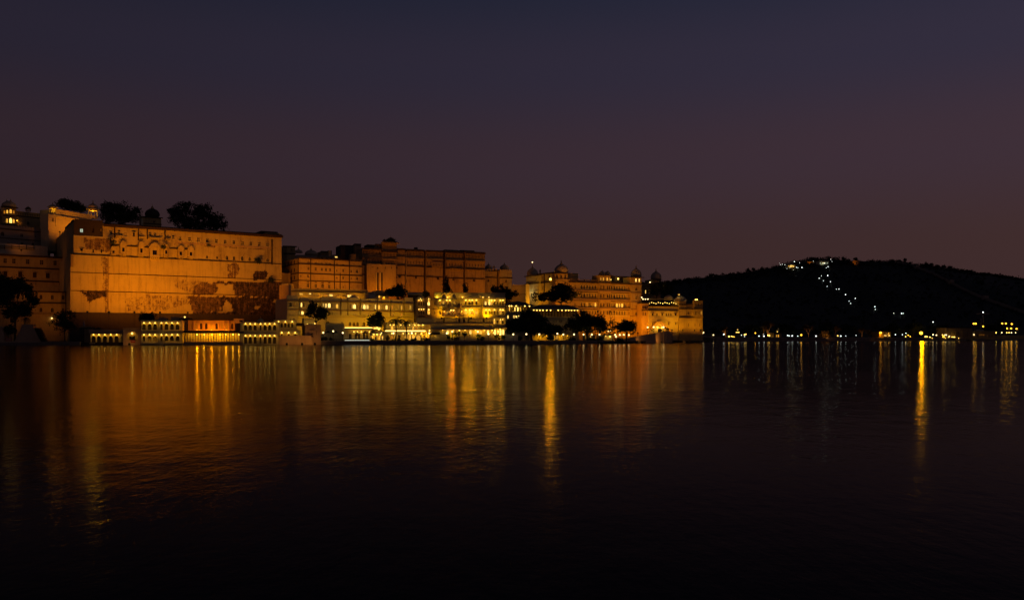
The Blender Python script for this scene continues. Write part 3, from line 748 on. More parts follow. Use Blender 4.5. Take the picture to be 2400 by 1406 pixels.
# ================================================================== LEFT PALACE WINGS
B = Bld('palace_wing', 'dim four storey palace wing beside the left flank of the fortress wall', 'palace wing', -60, 297, 163, 312)
Wl = B.wall(-60, 163, 685, None, at=120, d=0, depth=16, m='tan_plaster')
for v in (696, 726): B.row(Wl, (42, 70, 96, 122.5, 148), (122, v), 7, 11, 'arch', 's', fm='tan_plaster')
B.win(Wl, 63, 754, 18, 24, 'arch', 'd'); B.win(Wl, 28, 750, 9, 12, 'arch', 'd')
B.ledge(-60, 164, 684, at=120, t=.5, proud=.9, m='dark_trim', name='roof_cornice'); B.ledge(-60, 163, 710, at=120, t=.5, proud=.5); B.ledge(-60, 163, 735, at=120, t=.6, proud=.6, m='aged_plaster')
for u in (154, 159.5): B.pilaster(u, 1.6, 686, 735, 0, .3, 'dark_trim', 'pipe_or_shade_strip')
B.lamp(121.5, 745.5, -.6, 30, WHITE, .2, 'bulb_white'); B.finish()
B = Bld('palace_wing', 'dim palace wing with square windows in the middle terrace at far left', 'palace wing', -60, 316, 152, 334)
Wl = B.wall(-60, 150, 599, None, at=60, d=0, depth=20, m='tan_plaster')
B.row(Wl, (-10, 12, 32.5, 65, 97.5, 129), (65, 613.5), 8, 12, 'rect', 's'); B.row(Wl, (12.5, 47.5, 81.5, 112), (47, 643), 9, 13, 'hood', 's')
B.ledge(-60, 152, 600, at=60, t=.6, proud=1.0, m='dark_trim', name='roof_cornice'); B.ledge(-60, 150, 628, at=60, t=.5, proud=.5); B.ledge(-60, 150, 658, at=60, t=.5, proud=.5)
B.finish()
B = Bld('palace_wing', 'dim pale palace wing with crenellated parapet behind the terrace railing', 'palace wing', -60, 335, 117, 357)
Wl = B.wall(-60, 117, 534, None, at=60, d=0, depth=18, m='pale_stone')
for u, v, wp, hp, k in ((6, 548, 8, 10, 'arch'), (51, 552, 7, 8, 'rect'), (52, 571, 6, 6, 'rect'), (77, 572, 5, 5, 'slit'), (83, 554.5, 3, 4, 'slit'), (20, 572, 6, 5, 'slit')): B.win(Wl, u, v, wp, hp, k, 's')
B.ledge(-60, 118, 541, at=60, t=.35, proud=.5); B.ledge(-60, 117, 562, at=60, t=.25, proud=.3)
for i in range(26): B.box('merlon', -58 + i * 6.6, -54 + i * 6.6, 531.2 + (i * 6.6 - 118) * .085, 534.2 + (i * 6.6 - 118) * .085, 0, .6, 'pale_stone')
B.finish()
B = Bld('terrace_wall', 'pale low terrace wall with dark railing at far left', 'terrace wall', -60, 326, 112, 345)
B.wall(-60, 112, 574, None, at=60, d=0, depth=4, m='white_plaster'); B.finish()
B.ledge(-60, 80, 577.5, at=20, t=.12, proud=.5, m='dark_metal', name='rail'); B.ledge(-60, 80, 581.5, at=20, t=.12, proud=.5, m='dark_metal', name='rail')
for i in range(8): B.pilaster(-40 + i * 17, .8, 574, 584, -.45, .06, 'dark_metal', 'rail_post')
B = Bld('upper_palace', 'upper palace facade with domed bay of glowing arches at far left edge', 'palace', -60, 350, 120, 372)
Wl = B.wall(-60, 118, 497, None, at=60, d=0, depth=14, m='tan_plaster')
B.ledge(-60, 118, 508, at=60, t=.4, proud=.5); B.ledge(-60, 118, 498, at=60, t=.3, proud=.35, m='aged_plaster', name='parapet_coping')
B.row(Wl, tuple(range(44, 115, 4)), (60, 503), 2.2, 5, 'slit', 's'); B.win(Wl, 66, 523, 7, 8, 'arch', 's')
bay = B.wall(5, 38, 486, 528, at=22, d=-1.6, depth=2, m='tan_plaster')
for u, v, wp, hp, pn in ((10.5, 497, 4, 8, 'a'), (17, 496, 4.5, 9, 'w'), (25, 495, 6, 10.5, 'w'), (32, 497, 4.5, 8, 'a'), (16.5, 517, 5.5, 11, 'w'), (25, 516.5, 7, 13, 'W'), (32, 518, 5, 10, 'w')): B.win(bay, u, v, wp, hp, 'cusp', pn)
B.ledge(2, 41, 486.2, at=22, t=.4, proud=.9, d=-1.6, name='eave'); B.ledge(3, 40, 506, at=22, t=.4, proud=.4, d=-1.6); B.ledge(2, 41, 527, at=22, t=.5, proud=.6, d=-1.6)
B.dome(21, 485.5, 14.5, 14, -.2, 'dome_stone', .03, 0); B.dome(16, 472, 2.2, 3, -.2, 'dome_stone', 0, 6, name='finial_urn'); B.dome(25, 472, 2.2, 3, -.2, 'dome_stone', 0, 6, name='finial_urn')
B.kiosk(66, 485, 490, 496, 11, 2, 'aged_plaster', 8, 'dark_stone', .0, 3); B.kiosk(3.5, 486, 494, 506, 7, -1.5, 'tan_plaster', 8, 'dome_stone', 0, 4)
B.lamp(40, 517, -.7, 60, SODIUM, .2, 'bulb_sodium'); B.finish()
B = Bld('lit_palace_wing', 'brightly lit palace wing with slotted balustrade between two domed kiosks at upper left', 'palace wing', 112, 352, 225, 376, zb=38)
Wl = B.wall(128, 214, 496, None, at=160, d=0, depth=8, m='cream_plaster')
B.row(Wl, tuple(np.arange(141, 208, 3.2)), (160, 504), 1.7, 7, 'slit', 's')
B.ledge(128, 215, 496, at=160, t=.35, proud=.35, m='cream_plaster', name='coping'); B.ledge(128, 215, 511.5, at=160, t=.5, proud=.8, m='cream_plaster', name='eave')
tw = B.wall(113, 131, 503, None, at=124, d=-2, depth=4, m='cream_plaster'); B.win(tw, 124, 515, 5, 10, 'arch', 's'); B.pilaster(130, 2, 503, 530, -2, .3, 'cream_plaster')
B.kiosk(123.5, 480, 486.5, 503, 17, .0, 'cream_plaster', 8, 'dome_stone', .04, 6, (90, WARM)); B.kiosk(218, 477.5, 491.5, 512, 22, .5, 'cream_plaster', 8, 'dome_stone', .04, 9, (700, WARM))
B.finish()
LW = B
# ================================================================== UPPER MIDDLE PALACES
B = Bld('ochre_palace', 'four storey ochre floodlit palace with square windows right of the fortress wall', 'palace', 699, 345, 848, 360)
Wm = B.wall(699, 848, 606, None, at=705, d=0, depth=22, m='tan_plaster')
Wt = B.wall(826, 847.5, 609, 625, at=848, d=-.1, depth=8, m='tan_plaster')
for u, v, wp, hp, pn in ((705, 628.7, 3.5, 5.5, 'i'), (723, 629, 5.5, 7.5, 's'), (740, 630.5, 5.5, 8, 's'), (754.3, 631.2, 5.5, 7.5, 's'), (764, 632, 5.5, 7.5, 's'), (773.7, 632.3, 5.5, 7.5, 's'), (789.4, 634.3, 3.6, 5.5, 'd'), (804.6, 634, 5, 7.5, 's'), (823.7, 635.8, 3.6, 5, 'd'), (837, 635.7, 5, 8, 'd'),
        (705, 647, 4, 5, 's'), (722, 647, 5, 7, 'd'), (789.5, 651, 4, 5, 's'), (804.3, 651.3, 5, 7, 'd'), (823.5, 652.6, 3.5, 4.5, 's'), (837, 652.8, 5, 7, 'd'),
        (721.8, 661, 6.5, 4, 's'), (740, 661.5, 6.5, 4, 's'), (756, 662.5, 6.5, 4, 's'), (771.8, 663, 6.5, 4, 's'), (721.8, 669, 6.5, 9.5, 'd'), (740, 670, 6.5, 9.5, 'd'), (756, 670.5, 6.5, 9.5, 'd'), (771.8, 671.5, 6.5, 9.5, 'd'), (804.3, 672.5, 3, 5, 'd'), (837, 670, 2.5, 3.5, 'd'), (789, 672.5, 2, 3, 'd'), (823.5, 674, 2, 3, 'd')): B.win(Wm, u, v, wp, hp, 'rect', pn)
for u, v in ((723, 614.7), (739.5, 615.8), (754, 617), (763.8, 617.3), (773.5, 618), (789.7, 619), (804.5, 619.5)): B.win(Wm, u, v + .2, 6, 3.6, 'rect', 'd')
B.win(Wt, 823.5 + 3, 615.6, 3.2, 7.5, 'rect', 'p'); B.win(Wt, 831.3, 616, 3.2, 7.5, 'rect', 'p'); B.win(Wt, 838, 616.3, 5, 7.5, 'rect', 's')
for v in (618, 640, 657): B.ledge(698, 849, v, at=699, t=.4, proud=.35)
B.ledge(698, 849, 604.8, at=705, t=.45, proud=.6, m='dark_trim', name='roof_cornice')
for u in (698.8, 728, 783.5, 818.5): B.pilaster(u, 1.5, 606, 680, 0, .3, 'dark_trim', 'pipe_or_shade_strip')
B.pilaster(797, 1.3, 640, 680, 0, .3, 'dark_trim', 'pipe_or_shade_strip')
for u0, u1, v0 in ((707, 717, 601.5), (738, 747, 605), (750, 781, 606), (800, 812, 610)): B.box('parapet_panel', u0, u1, v0, v0 + 9, .05, .8, 'tan_plaster')
pav = B.wall(750, 780, 600.5, 611, at=750, d=3, depth=5, m='tan_plaster'); B.row(pav, (755, 766, 776), (766, 606), 6, 5, 'rect', 'd'); B.ledge(748, 782, 600.5, at=750, t=.25, proud=.8, d=3, m='grey_metal', name='roof_slab')
# flank facing left
for v in (621, 642, 658): pass
B.finish()
for i, (zv, ws) in enumerate(((611, 4), (630, 3), (648, 3))):
    for j in range(ws):
        z = B.p(699, zv, 0)[1] - 1; MB().box(-.06, .05, 4 + j * 4, 5 + j * 4, z, z + 1.5).build('window', 'shutter_wood', B.root)
for v in (618, 640, 657):
    z = B.p(699, v, 0)[1]; MB().box(-.3, .05, -.3, 21.9, z - .18, z + .2).build('ledge', 'dark_trim', B.root)
OC = B
B = Bld('corner_block', 'small ochre block wedged between the fortress wall and the ochre palace', 'building', 655, 352, 700, 357)
B.wall(655, 681, 639, None, d=-3, depth=3, m='tan_plaster'); B.wall(655, 700, 664, None, d=-6, depth=4, m='cream_plaster'); B.finish()
B = Bld('back_tower', 'octagonal ochre tower block behind the roof of the ochre palace', 'tower', 664, 372, 694, 374)
Wl = B.wall(664, 672, 576, None, d=.6, depth=9, m='aged_plaster'); Wl = B.wall(672, 692, 577, None, d=0, depth=10, m='tan_plaster'); B.win(Wl, 683.5, 585.5, 4.5, 6, 'rect', 's')
B.ledge(663, 696, 577, t=.4, proud=.6, name='roof_cornice'); B.ledge(664, 693, 594, t=.4, proud=.4); B.finish()
B = Bld('palace_dome', 'pale domes with tiny finials just showing behind the ochre palace roof', 'palace dome', 690, 420, 750, 424)
B.wall(694, 748, 597, None, d=0, depth=14, m='pale_stone'); B.finish(); B.dome(729, 598, 14, 12, 6, 'dome_stone', .02, 6); B.dome(700, 593, 9, 8, 6, 'dome_stone', .02, 8)
B = Bld('roof_house', 'lit yellow roof house with a turret above the ochre palace', 'building', 752, 382, 800, 387)
Wl = B.wall(780, 796, 597, None, d=0, depth=8, m='cream_plaster'); B.win(Wl, 788, 602.5, 7, 3.5, 'rect', 'W'); B.win(Wl, 787, 608, 9, 3, 'rect', 'w')
B.wall(771, 778, 587, None, d=.5, depth=4, m='cream_plaster'); B.wall(754, 771, 589, None, d=2, depth=6, m='aged_plaster'); B.ledge(752, 772, 589, d=2, t=.3, proud=.4); B.finish()

B = Bld('old_palace', 'long dim weathered palace cliff with cornices and small arched windows behind the hotel', 'palace', 850, 374, 1137, 397)
def bay_wall(u0, u1, vt, at, d, dep, m='aged_plaster', vb=None): return B.wall(u0, u1, vt, vb, at=at, d=d, depth=dep, m=m)
w1 = bay_wall(849, 896, 581, 870, 0, 20); w2 = bay_wall(896, 930, 571, 915, -1.6, 20); w3 = bay_wall(930, 949, 582, 940, -.4, 20); w4 = bay_wall(953, 993.5, 583.5, 960, .2, 20); w5 = bay_wall(999, 1038, 586, 1010, -.5, 20); w6 = bay_wall(1044, 1086, 588, 1060, 0, 20); w7 = bay_wall(1091, 1136.5, 589.5, 1100, -.6, 20)
bay_wall(929, 1135, 585, 960, 3.5, 18, 'dark_stone')  # recess back wall coloured dark to stand for shade between the bays
low = B.wall(860, 928, 619, None, at=880, d=-3.0, depth=3.5, m='tan_plaster')
bst = B.wall(798, 846, 576, None, at=835, d=10, depth=10, m='dark_stone'); bs2 = B.wall(831, 845, 572, None, at=838, d=8, depth=4, m='aged_plaster'); bs3 = B.wall(822, 844, 596, None, at=838, d=6, depth=4, m='tan_plaster')
B.ledge(830, 846, 573, at=838, d=8, t=.6, proud=.7, name='roof_cornice'); B.ledge(797, 846, 577, at=835, d=10, t=.5, proud=.5, name='roof_cornice')
def old_deco(W, u0, u1, ref, d, slots=True):
    for dv, pr in ((2, .7), (21, .5), (39, .35), (62, .25)):
        B.ledge(u0, u1, ref[1] + dv, at=ref[0], t=.6 if dv < 30 else .4, proud=pr * 1.4, d=d, m='dark_trim' if dv != 21 else 'aged_plaster')  # projecting cornices; their dark trim also stands for the shadow bands
    if slots:
        us = np.arange(u0 + 3, u1 - 2, 3.4)
        for u in us: B.win(W, u, 0, 2.1, 8.5, 'slit', 's', at=(ref[0], ref[1] + 10))
        for u in us[::2]: B.win(W, u, 0, 2.1, 6.5, 'slit', 's', at=(ref[0], ref[1] + 30))
old_deco(w1, 849, 896, (870, 582), 0); old_deco(w2, 895, 931, (915, 588), -1.6); old_deco(w3, 930, 949.3, (940, 583), -.4, False); old_deco(w4, 952.7, 993.8, (960, 585), .2); old_deco(w5, 998.7, 1038.3, (1010, 587), -.5); old_deco(w6, 1043.7, 1086.3, (1060, 590), 0); old_deco(w7, 1090.7, 1137, (1100, 591), -.6)
for W, u, v in ((w3, 936.5, 647), (w4, 974.5, 649), (w5, 1026.5, 651), (w6, 1063, 653), (w7, 1111, 655.5)): B.win(W, u, v, 6.5, 8.5, 'arch', 'd')
B.win(low, 885, 628, 5, 5, 'arch', 's'); B.win(low, 903, 627.5, 2, 5, 'slit', 'd'); B.win(low, 917.5, 627.5, 2, 5, 'slit', 'd'); B.win(low, 874, 626.5, 2, 4, 'slit', 'd')
for u in (881.5, 891): B.pilaster(u, 2.6, 639, 690, -3.0, .5, 'cream_plaster', 'pipe_or_shade_strip')
for u in (885.5, 895): B.pilaster(u, 4, 639, 690, -3.0, .08, 'dark_stone', 'dark_strip')  # dark strips just right of the pale vertical ones
B.pilaster(951.2, 1.6, 590, 700, 0, .5, 'pale_stone', 'pipe_or_shade_strip')
for u0, u1, v in ((1012, 1037, 625), (1053, 1085, 629), (1093, 1128, 632)): B.corbels(u0, u1, v, v + 6, 8, d=-.4, proud=.9, m='aged_plaster')
ox = B.wall(1013, 1037, 614, 625, at=1013, d=-1.3, depth=1, m='aged_plaster'); B.row(ox, tuple(np.arange(1016, 1039, 3.6)), (1026, 621), 2, 6, 'slit', 's')
# stepped roof kiosks
z = 0
B.box('roof_house', 861, 880, 573, 582, 4, 10, 'dark_trim'); hs = B.wall(880, 895, 572.5, 585, at=880, d=1, depth=4, m='aged_plaster'); B.row(hs, (885, 891), (888, 578.5), 3, 6, 'arch', 's'); B.ledge(879, 896, 572.5, d=1, t=.3, proud=.6, name='eave')
B.ledge(893, 934, 570, at=915, t=.5, proud=1.6, d=-1.6, m='aged_plaster', name='eave')
for u0, u1, v0, v1 in ((906, 929, 565, 570.5), (908, 926, 560.5, 565)): B.box('roof_tier', u0, u1, v0, v1, 1, 7, 'dark_trim'); B.ledge(u0 - 2, u1 + 2, v0 + .2, t=.25, proud=.7, d=1, m='aged_plaster', name='eave')
B.kiosk(901, 561, 565, 570, 8, 1.5, 'aged_plaster', 8, 'dark_stone', 0, 2); B.dome(916, 560.6, 7, 3.5, 4, 'dark_trim', 0, 5)
B.box('roof_house', 1043, 1075, 585, 590, 3, 9, 'dark_trim'); hs = B.wall(1094, 1112, 586.5, 592, at=1094, d=2, depth=6, m='aged_plaster'); B.row(hs, (1099, 1103, 1107), (1102, 590), 2.4, 3, 'slit', 'd'); B.box('roof_house', 1080, 1098, 586, 592, 5, 9, 'dark_trim'); B.box('roof_tank', 973, 979, 579.5, 586, 3, 5, 'dark_stone')
B.finish()
OP = B
B = Bld('domed_palace', 'dim palace bastion with two small domes at the right end of the old palace', 'palace', 1134, 402, 1202, 408)
wa = B.wall(1134, 1165, 634, None, d=0, depth=14, m='aged_plaster'); wb = B.wall(1171, 1200, 634, None, at=1171, d=-1.5, depth=16, m='tan_plaster'); wc = B.wall(1165, 1171, 632, None, d=1, depth=10, m='dark_stone')
B.win(wa, 1144.5, 657.5, 5.5, 6.5, 'arch', 'd'); B.win(wb, 1186, 659, 5, 7, 'arch', 's')
for u in (1140, 1147, 1154, 1161): B.box('merlon', u, u + 4, 630.5, 634.5, 0, .6, 'aged_plaster')
for u in range(1172, 1199, 4): B.box('merlon', u, u + 2.4, 631.5, 634.5, -1.5, -.9, 'tan_plaster')
B.ledge(1134, 1165, 650, t=.4, proud=.4); B.ledge(1170, 1201, 651, t=.4, proud=.4, d=-1.5); B.ledge(1134, 1165, 634.5, t=.3, proud=.3)
B.dome(1145, 632, 8, 12, 4, 'dome_stone', .03, 6); B.dome(1182, 632, 10.5, 12, 5, 'dome_stone', .02, 6); B.kiosk(1157.5, 623.5, 626.5, 633, 6, 3, 'aged_plaster', 8, 'dome_stone', 0, 3); B.finish()
DP = B
B = Bld('crenellated_wall', 'plain lit wall with a row of small battlements between palace and tree', 'wall', 1200, 402, 1237, 388)
Wl = B.wall(1200, 1232, 670, None, d=0, depth=2, m='cream_plaster')
for i in range(11): B.box('merlon', 1200.5 + i * 2.9, 1202.2 + i * 2.9, 667.2 + i * .15, 670.5 + i * .15, 0, .6, 'cream_plaster', at=1200.5 + i * 2.9)
B.ledge(1200, 1232, 692, t=.15, proud=.1); B.finish()
CW = B

# ---- lit strip restaurant above the hotel roof
B = Bld('terrace_restaurant', 'long low lit building with yellow windows above the hotel roof', 'restaurant', 676, 327, 868, 338)
Wl = B.wall(676, 862, 677.5, None, at=700, d=0, depth=12, m='cream_plaster')
for u, v, wp, hp, pn in ((680, 686, 4, 3, 'w'), (706, 689, 10, 6, 'w'), (726.5, 688.5, 6, 3, 'W'), (749, 691, 10, 7, 'a'), (764, 691.5, 10, 6, 'a'), (776, 692, 10, 6, 'W'), (790.5, 693, 9, 6, 'a'), (805, 693, 6, 5, 'm'), (819, 694, 11, 7, 'W'), (838, 696, 8, 4, 'w'), (858, 697, 5, 6, 'W')): B.win(Wl, u, v, wp, hp, 'rect', pn)
B.ledge(675, 863, 677.5, at=700, t=.3, proud=.5, m='cream_plaster', name='coping'); B.ledge(675, 863, 683, at=700, t=.25, proud=.4)
B.finish(); TR = B
B = Bld('lit_annex', 'orange lit annex with a small glowing arch beside the tree above the hotel', 'building', 866, 330, 912, 333)
Wl = B.wall(883, 911, 681, None, d=0, depth=8, m='cream_plaster'); B.win(Wl, 889, 695, 5, 6, 'arch', 'w'); B.ledge(882, 912, 683, t=.25, proud=.4, m='cream_plaster'); B.ledge(882, 912, 691, t=.2, proud=.3)
B.wall(862, 883, 684, None, d=.5, depth=7, m='cream_plaster'); B.lamp(900, 697, -.8, 120, SODIUM, .2, 'bulb_sodium'); B.lamp(870, 698, -.8, 120, SODIUM, .2, 'bulb_sodium'); B.finish()
B = Bld('canopy_roof', 'long pale lit corrugated canopy roof right of the tree above the hotel', 'canopy', 955, 326, 992, 327)
B.wall(957, 990, 691, None, d=1.5, depth=5, m='dark_stone'); B.finish(); m_ = B.ledge(955, 992, 685.5, t=.2, proud=2.4, m='cream_plaster', name='roof_sheet', slope=.9)
B.lamp(972, 690.5, -.3, 25, WARM, .12, 'bulb_warm')

# ================================================================== WHITE HOTEL (left part)
B = Bld('lakeside_hotel', 'long cream lakeside hotel with curved bays and glowing arched windows', 'hotel', 672, 297, 970, 322)
Wh = B.wall(672, 970, 700, None, at=690, d=0, depth=14, m='white_plaster')
BAYS = {}
for u0, u1, vt in ((673, 698, 692), (704, 731, 696), (754, 797, 696), (800, 813, 699), (816.5, 842, 697), (846, 884, 700), (885.5, 914, 701), (916, 937, 702), (938, 945, 703), (949, 968, 697)):
    BAYS[(u0, u1)] = B.wall(u0, u1, vt, 738.5 if u0 < 880 else 741, at=u0, d=-.9, depth=1.1, m='white_plaster', name='bay')
def hwin(u, v, wp, hp, k, pn, **kw):
    for (a, b_), W in BAYS.items():
        if a <= u - wp / 2 and u + wp / 2 <= b_:
            o = B.win(W, u, v, wp, hp, k, pn, **kw)
            if o: return o
    return B.win(Wh, u, v, wp, hp, k, pn, **kw)
for u, v, wp, pn in ((675.2, 713.5, 2, 'd'), (681, 713.3, 7, 'd'), (689.6, 713.3, 7, 'm'), (696, 713.5, 2, 'd'), (706.5, 714, 4, 'W'), (712, 714, 4.5, 's'), (743.7, 714.5, 6, 'w'), (757.6, 715.5, 2.6, 'W'), (763.8, 715.5, 5.5, 'W'), (771.6, 715.5, 7, 'W'), (778, 715.8, 3, 'm'), (790, 717, 7, 'w'), (803.5, 717, 7.5, 'w'), (821, 718, 4.5, 'm'), (825.8, 718, 2.4, 'W'), (831, 718, 7, 'W'), (838, 718.2, 3, 'm'), (848.4, 718.6, 2.4, 'W'), (854, 718.8, 6.5, 'W'), (861.2, 719, 6.5, 'W'), (873.9, 719, 2.2, 'w'), (879.9, 719, 3.4, 'W'), (888.7, 719.3, 6, 'w'), (894, 719.5, 2.2, 'w'), (906, 719.8, 6.5, 'W'), (915, 719.8, 2.2, 'W'), (919.5, 720, 4.5, 'a'), (934.5, 720.2, 2.4, 'w'), (941.3, 720.5, 4.5, 'w'), (961.6, 720, 5, 'w')):
    hwin(u, v, wp, 10.5, 'arch', pn)
for u, v, wp, hp, pn in ((702.2, 733, 2.4, 8, 'W'), (709, 733, 6.5, 8, 'W'), (772.3, 733.7, 7, 9, 's'), (778.2, 733.8, 3, 8.5, 's'), (803.4, 734.3, 7, 8, 's'), (831, 735.6, 2, 2, 'W'), (853.8, 735.5, 6, 8.5, 'm'), (878.5, 736, 6, 8, 's'), (890.5, 736.4, 6, 8, 's'), (919, 737, 5.5, 7.5, 'a'), (941, 737.2, 5, 7.3, 'a')): hwin(u, v, wp, hp, 'arch', pn)
for u, v, wp, hp in ((768, 759, 10.5, 15), (801.5, 758.8, 7, 10), (820, 759, 7, 10), (830, 759.3, 7, 10), (838, 759.3, 6.5, 10), (852.8, 759.8, 7.5, 10)): B.win(Wh, u, v, wp, hp, 'arch', 's')
for u0, u1, w in ((673, 698, 25), (704, 731, 27), (754, 797, 43), (800, 813, 13), (816.5, 842, 25), (846, 884, 38), (885.5, 914, 29), (916, 937, 21), (938, 945, 7), (949, 968, 19)):
    B.ledge(u0 - .6, u1 + .6, 704.5 + (u0 - 673) * .024, at=u0, t=.35, proud=.35, d=-.9, m='aged_plaster'); B.ledge(u0 - .6, u1 + .6, 725.3 + (u0 - 673) * .02, at=u0, t=.3, proud=.25, d=-.9, m='aged_plaster')
B.ledge(672, 970, 706, at=673, t=.3, proud=.3, m='aged_plaster'); B.ledge(672, 970, 725.5, at=673, t=.4, proud=.4, m='aged_plaster'); B.ledge(672, 970, 741.5, at=673, t=.3, proud=.3, m='cream_plaster'); B.ledge(672, 970, 700, at=690, t=.35, proud=.35, m='cream_plaster', name='parapet_coping')
B.corbels(699, 714, 738.6, 744, 6, -.9, .5, 'white_plaster')
B.dome(829, 699, 9, 7.5, 2, 'white_plaster', 0, 2); B.dome(872.5, 690, 6.5, 6.5, 6, 'dome_stone', .0, 2); B.box('turret', 866, 879, 690, 705, 4.5, 8, 'white_plaster')
lw = B.wall(672, 699, 740, None, d=-1.4, depth=2, m='white_plaster'); B.win(lw, 680, 748, 3, 4, 'slit', 's'); B.win(lw, 689, 748, 3, 4, 'slit', 's')
B.finish(); HT = B
B = Bld('flank_wall', 'tall dim plaster wall closing the gap between fortress wall and hotel', 'wall', 655, 305, 677, 303)
B.wall(655, 677, 668, None, d=9, depth=1.2, m='rose_plaster'); B.finish()

# ================================================================== BRIGHT HOTEL BLOCK (right part)
B = Bld('lit_hotel_block', 'brightest cream hotel block with lamps over every arched window and yellow lit parapet', 'hotel', 968, 301, 1186, 305)
Wm = B.wall(1024, 1184, 699, None, at=1100, d=0, depth=14, m='cream_plaster')
par = B.wall(1018, 1184, 687, 699, at=1100, d=1.8, depth=1.2, m='cream_plaster', name='parapet')
tow = B.wall(975, 1025, 698, None, at=1000, d=-.6, depth=14, m='rose_plaster')
ryt = B.wall(1131, 1184.5, 698, None, at=1150, d=-1.6, depth=10, m='cream_plaster')
jb = B.wall(978.5, 996.5, 703, 740, at=985, d=-1.8, depth=1.3, m='rose_plaster', name='bay'); jc = B.wall(1000.5, 1009, 703, 738, at=1004, d=-1.6, depth=1.1, m='rose_plaster', name='bay')
for v, pn in ((711, 's'), (732, 's')):
    for u in (982.2, 987.6, 993): B.win(jb, u, v, 4, 10 if v < 720 else 8.5, 'arch', pn)
    B.win(jc, 1004.8, v + .4, 6, 9, 'arch', 'W' if v < 720 else 'w')
for u in (982, 987.6): B.lamp(u, 703.6, -2.2, 8, WARM, .14)
for u in (982, 987.6, 993): B.lamp(u, 724.8, -2.2, 8, WARM, .14)
B.lamp(1005, 704.5, -2.1, 10, WARM, .14); B.lamp(1005, 725.8, -2.3, 60, WARM, .22)
B.win(tow, 1019, 711, 3, 8, 'rect', 's'); B.win(tow, 1019, 733, 3, 7, 'rect', 's'); B.ledge(974, 1026, 704, at=1000, t=.25, proud=.3, d=-.6, m='rose_plaster'); B.ledge(974, 1026, 726, at=1000, t=.25, proud=.3, d=-.6, m='rose_plaster'); B.corbels(979, 996, 740, 744, 5, -.6, 1.0, 'rose_plaster')
B.dome(985.5, 702.5, 8.5, 10, -1.0, 'cream_plaster', 0, 4); B.dome(1004.8, 702.5, 4.6, 8, -1.0, 'cream_plaster', 0, 4); B.lamp(985.5, 700, -4.2, 60, WARM, .12, hood=False); B.lamp(1004.8, 700, -3.2, 40, WARM, .12, hood=False)
UP = [(1031, 'a', 1), (1039, 'w', 0), (1046.8, 'm', 1), (1054, 'm', 1), (1064.5, 'w', 0), (1091.6, 's', 1), (1100.5, 's', 1), (1106.8, 's', 1), (1116.5, 's', 1)]
for u, pn, lp in UP:
    B.win(Wm, u, 710, 5.6 if u > 1085 else 5, 9, 'arch', pn)
    if lp: B.lamp(u, 703.2, -.55, 60, WARM, .19)
for u, pn, lp in ((1031, 's', 0), (1043, 'a', 0), (1049.5, 'w', 0), (1055, 'w', 0), (1064, 'a', 0), (1075, 'a', 0), (1091.8, 'w', 1), (1101, 'w', 1), (1107, 'a', 1), (1116.6, 'w', 0)):
    B.win(Wm, u, 732, 5.4, 9, 'arch', pn)
    if lp: B.lamp(u, 726, -.55, 60, WARM, .19)
for u, pn, lp in ((1138, 'W', 0), (1142, 'w', 0), (1147, 'W', 1), (1152, 'w', 1), (1159, 's', 1), (1166, 'd', 0), (1172.7, 's', 1), (1178.8, 's', 1)):
    B.win(ryt, u, 710.5, 4.6 if pn != 'd' else 3.4, 9, 'arch', pn)
    if lp: B.lamp(u, 703.5, -2.15, 60, WARM, .19)
for u, pn, lp in ((1139, 's', 1), (1147, 's', 1), (1152, 's', 0), (1159, 's', 1), (1166, 'd', 0), (1172.7, 'w', 1), (1178.8, 's', 1)):
    B.win(ryt, u, 732.5, 4.6 if pn != 'd' else 3.4, 9, 'arch', pn)
    if lp: B.lamp(u, 726, -2.15, 60, WARM, .19)
for u, pn, lp in ((1158.8, 'w', 1), (1166, 'd', 0), (1172.7, 'w', 1), (1178.4, 's', 1)):
    B.win(ryt, u, 754.5, 4, 9, 'arch', pn)
    if lp: B.lamp(u, 749, -2.1, 6, WARM, .13)
# corner porch, very bright
for u, pn in ((1160, 'W'), (1166.5, 'w'), (1173, 'W'), (1179.5, 'W')): B.win(ryt, u, 778, 4.6, 13, 'arch', pn)
B.ledge(1153, 1188, 768.3, at=1160, t=.25, proud=1.6, d=-1.6, m='cream_plaster', name='eave', slope=.3)
for u, v in ((1156, 780), (1172, 771), (1168, 777), (1172.5, 784)): B.lamp(u, v, -3.0, 40, WARM, .22)
for v, d, u0, u1 in ((699.5, 0, 1024, 1131), (721, 0, 1024, 1131), (744, 0, 1024, 1131), (698.5, -1.6, 1130.5, 1185), (721, -1.6, 1130.5, 1185), (744.5, -1.6, 1130.5, 1185), (765.5, -1.6, 1130.5, 1185)): B.ledge(u0, u1, v, at=1100, t=.3, proud=.5, d=d, m='cream_plaster')
B.ledge(1017, 1185, 686.8, at=1100, t=.25, proud=.3, d=1.8, m='cream_plaster', name='coping')
# yellow parapet lamps
for u, pw, c in ((1025, 220, (1, .60, .01)), (1049, 320, WARM), (1063, 40, WARM), (1084, 130, WARM), (1132, 220, WARM), (1146, 60, WARM)): B.lamp(u, 696.6, .7 if u < 1131 else -.2, pw, c, .16)
B.box('stair_house', 1018, 1036, 684.5, 698, 1.2, 1.8, 'cream_plaster'); 
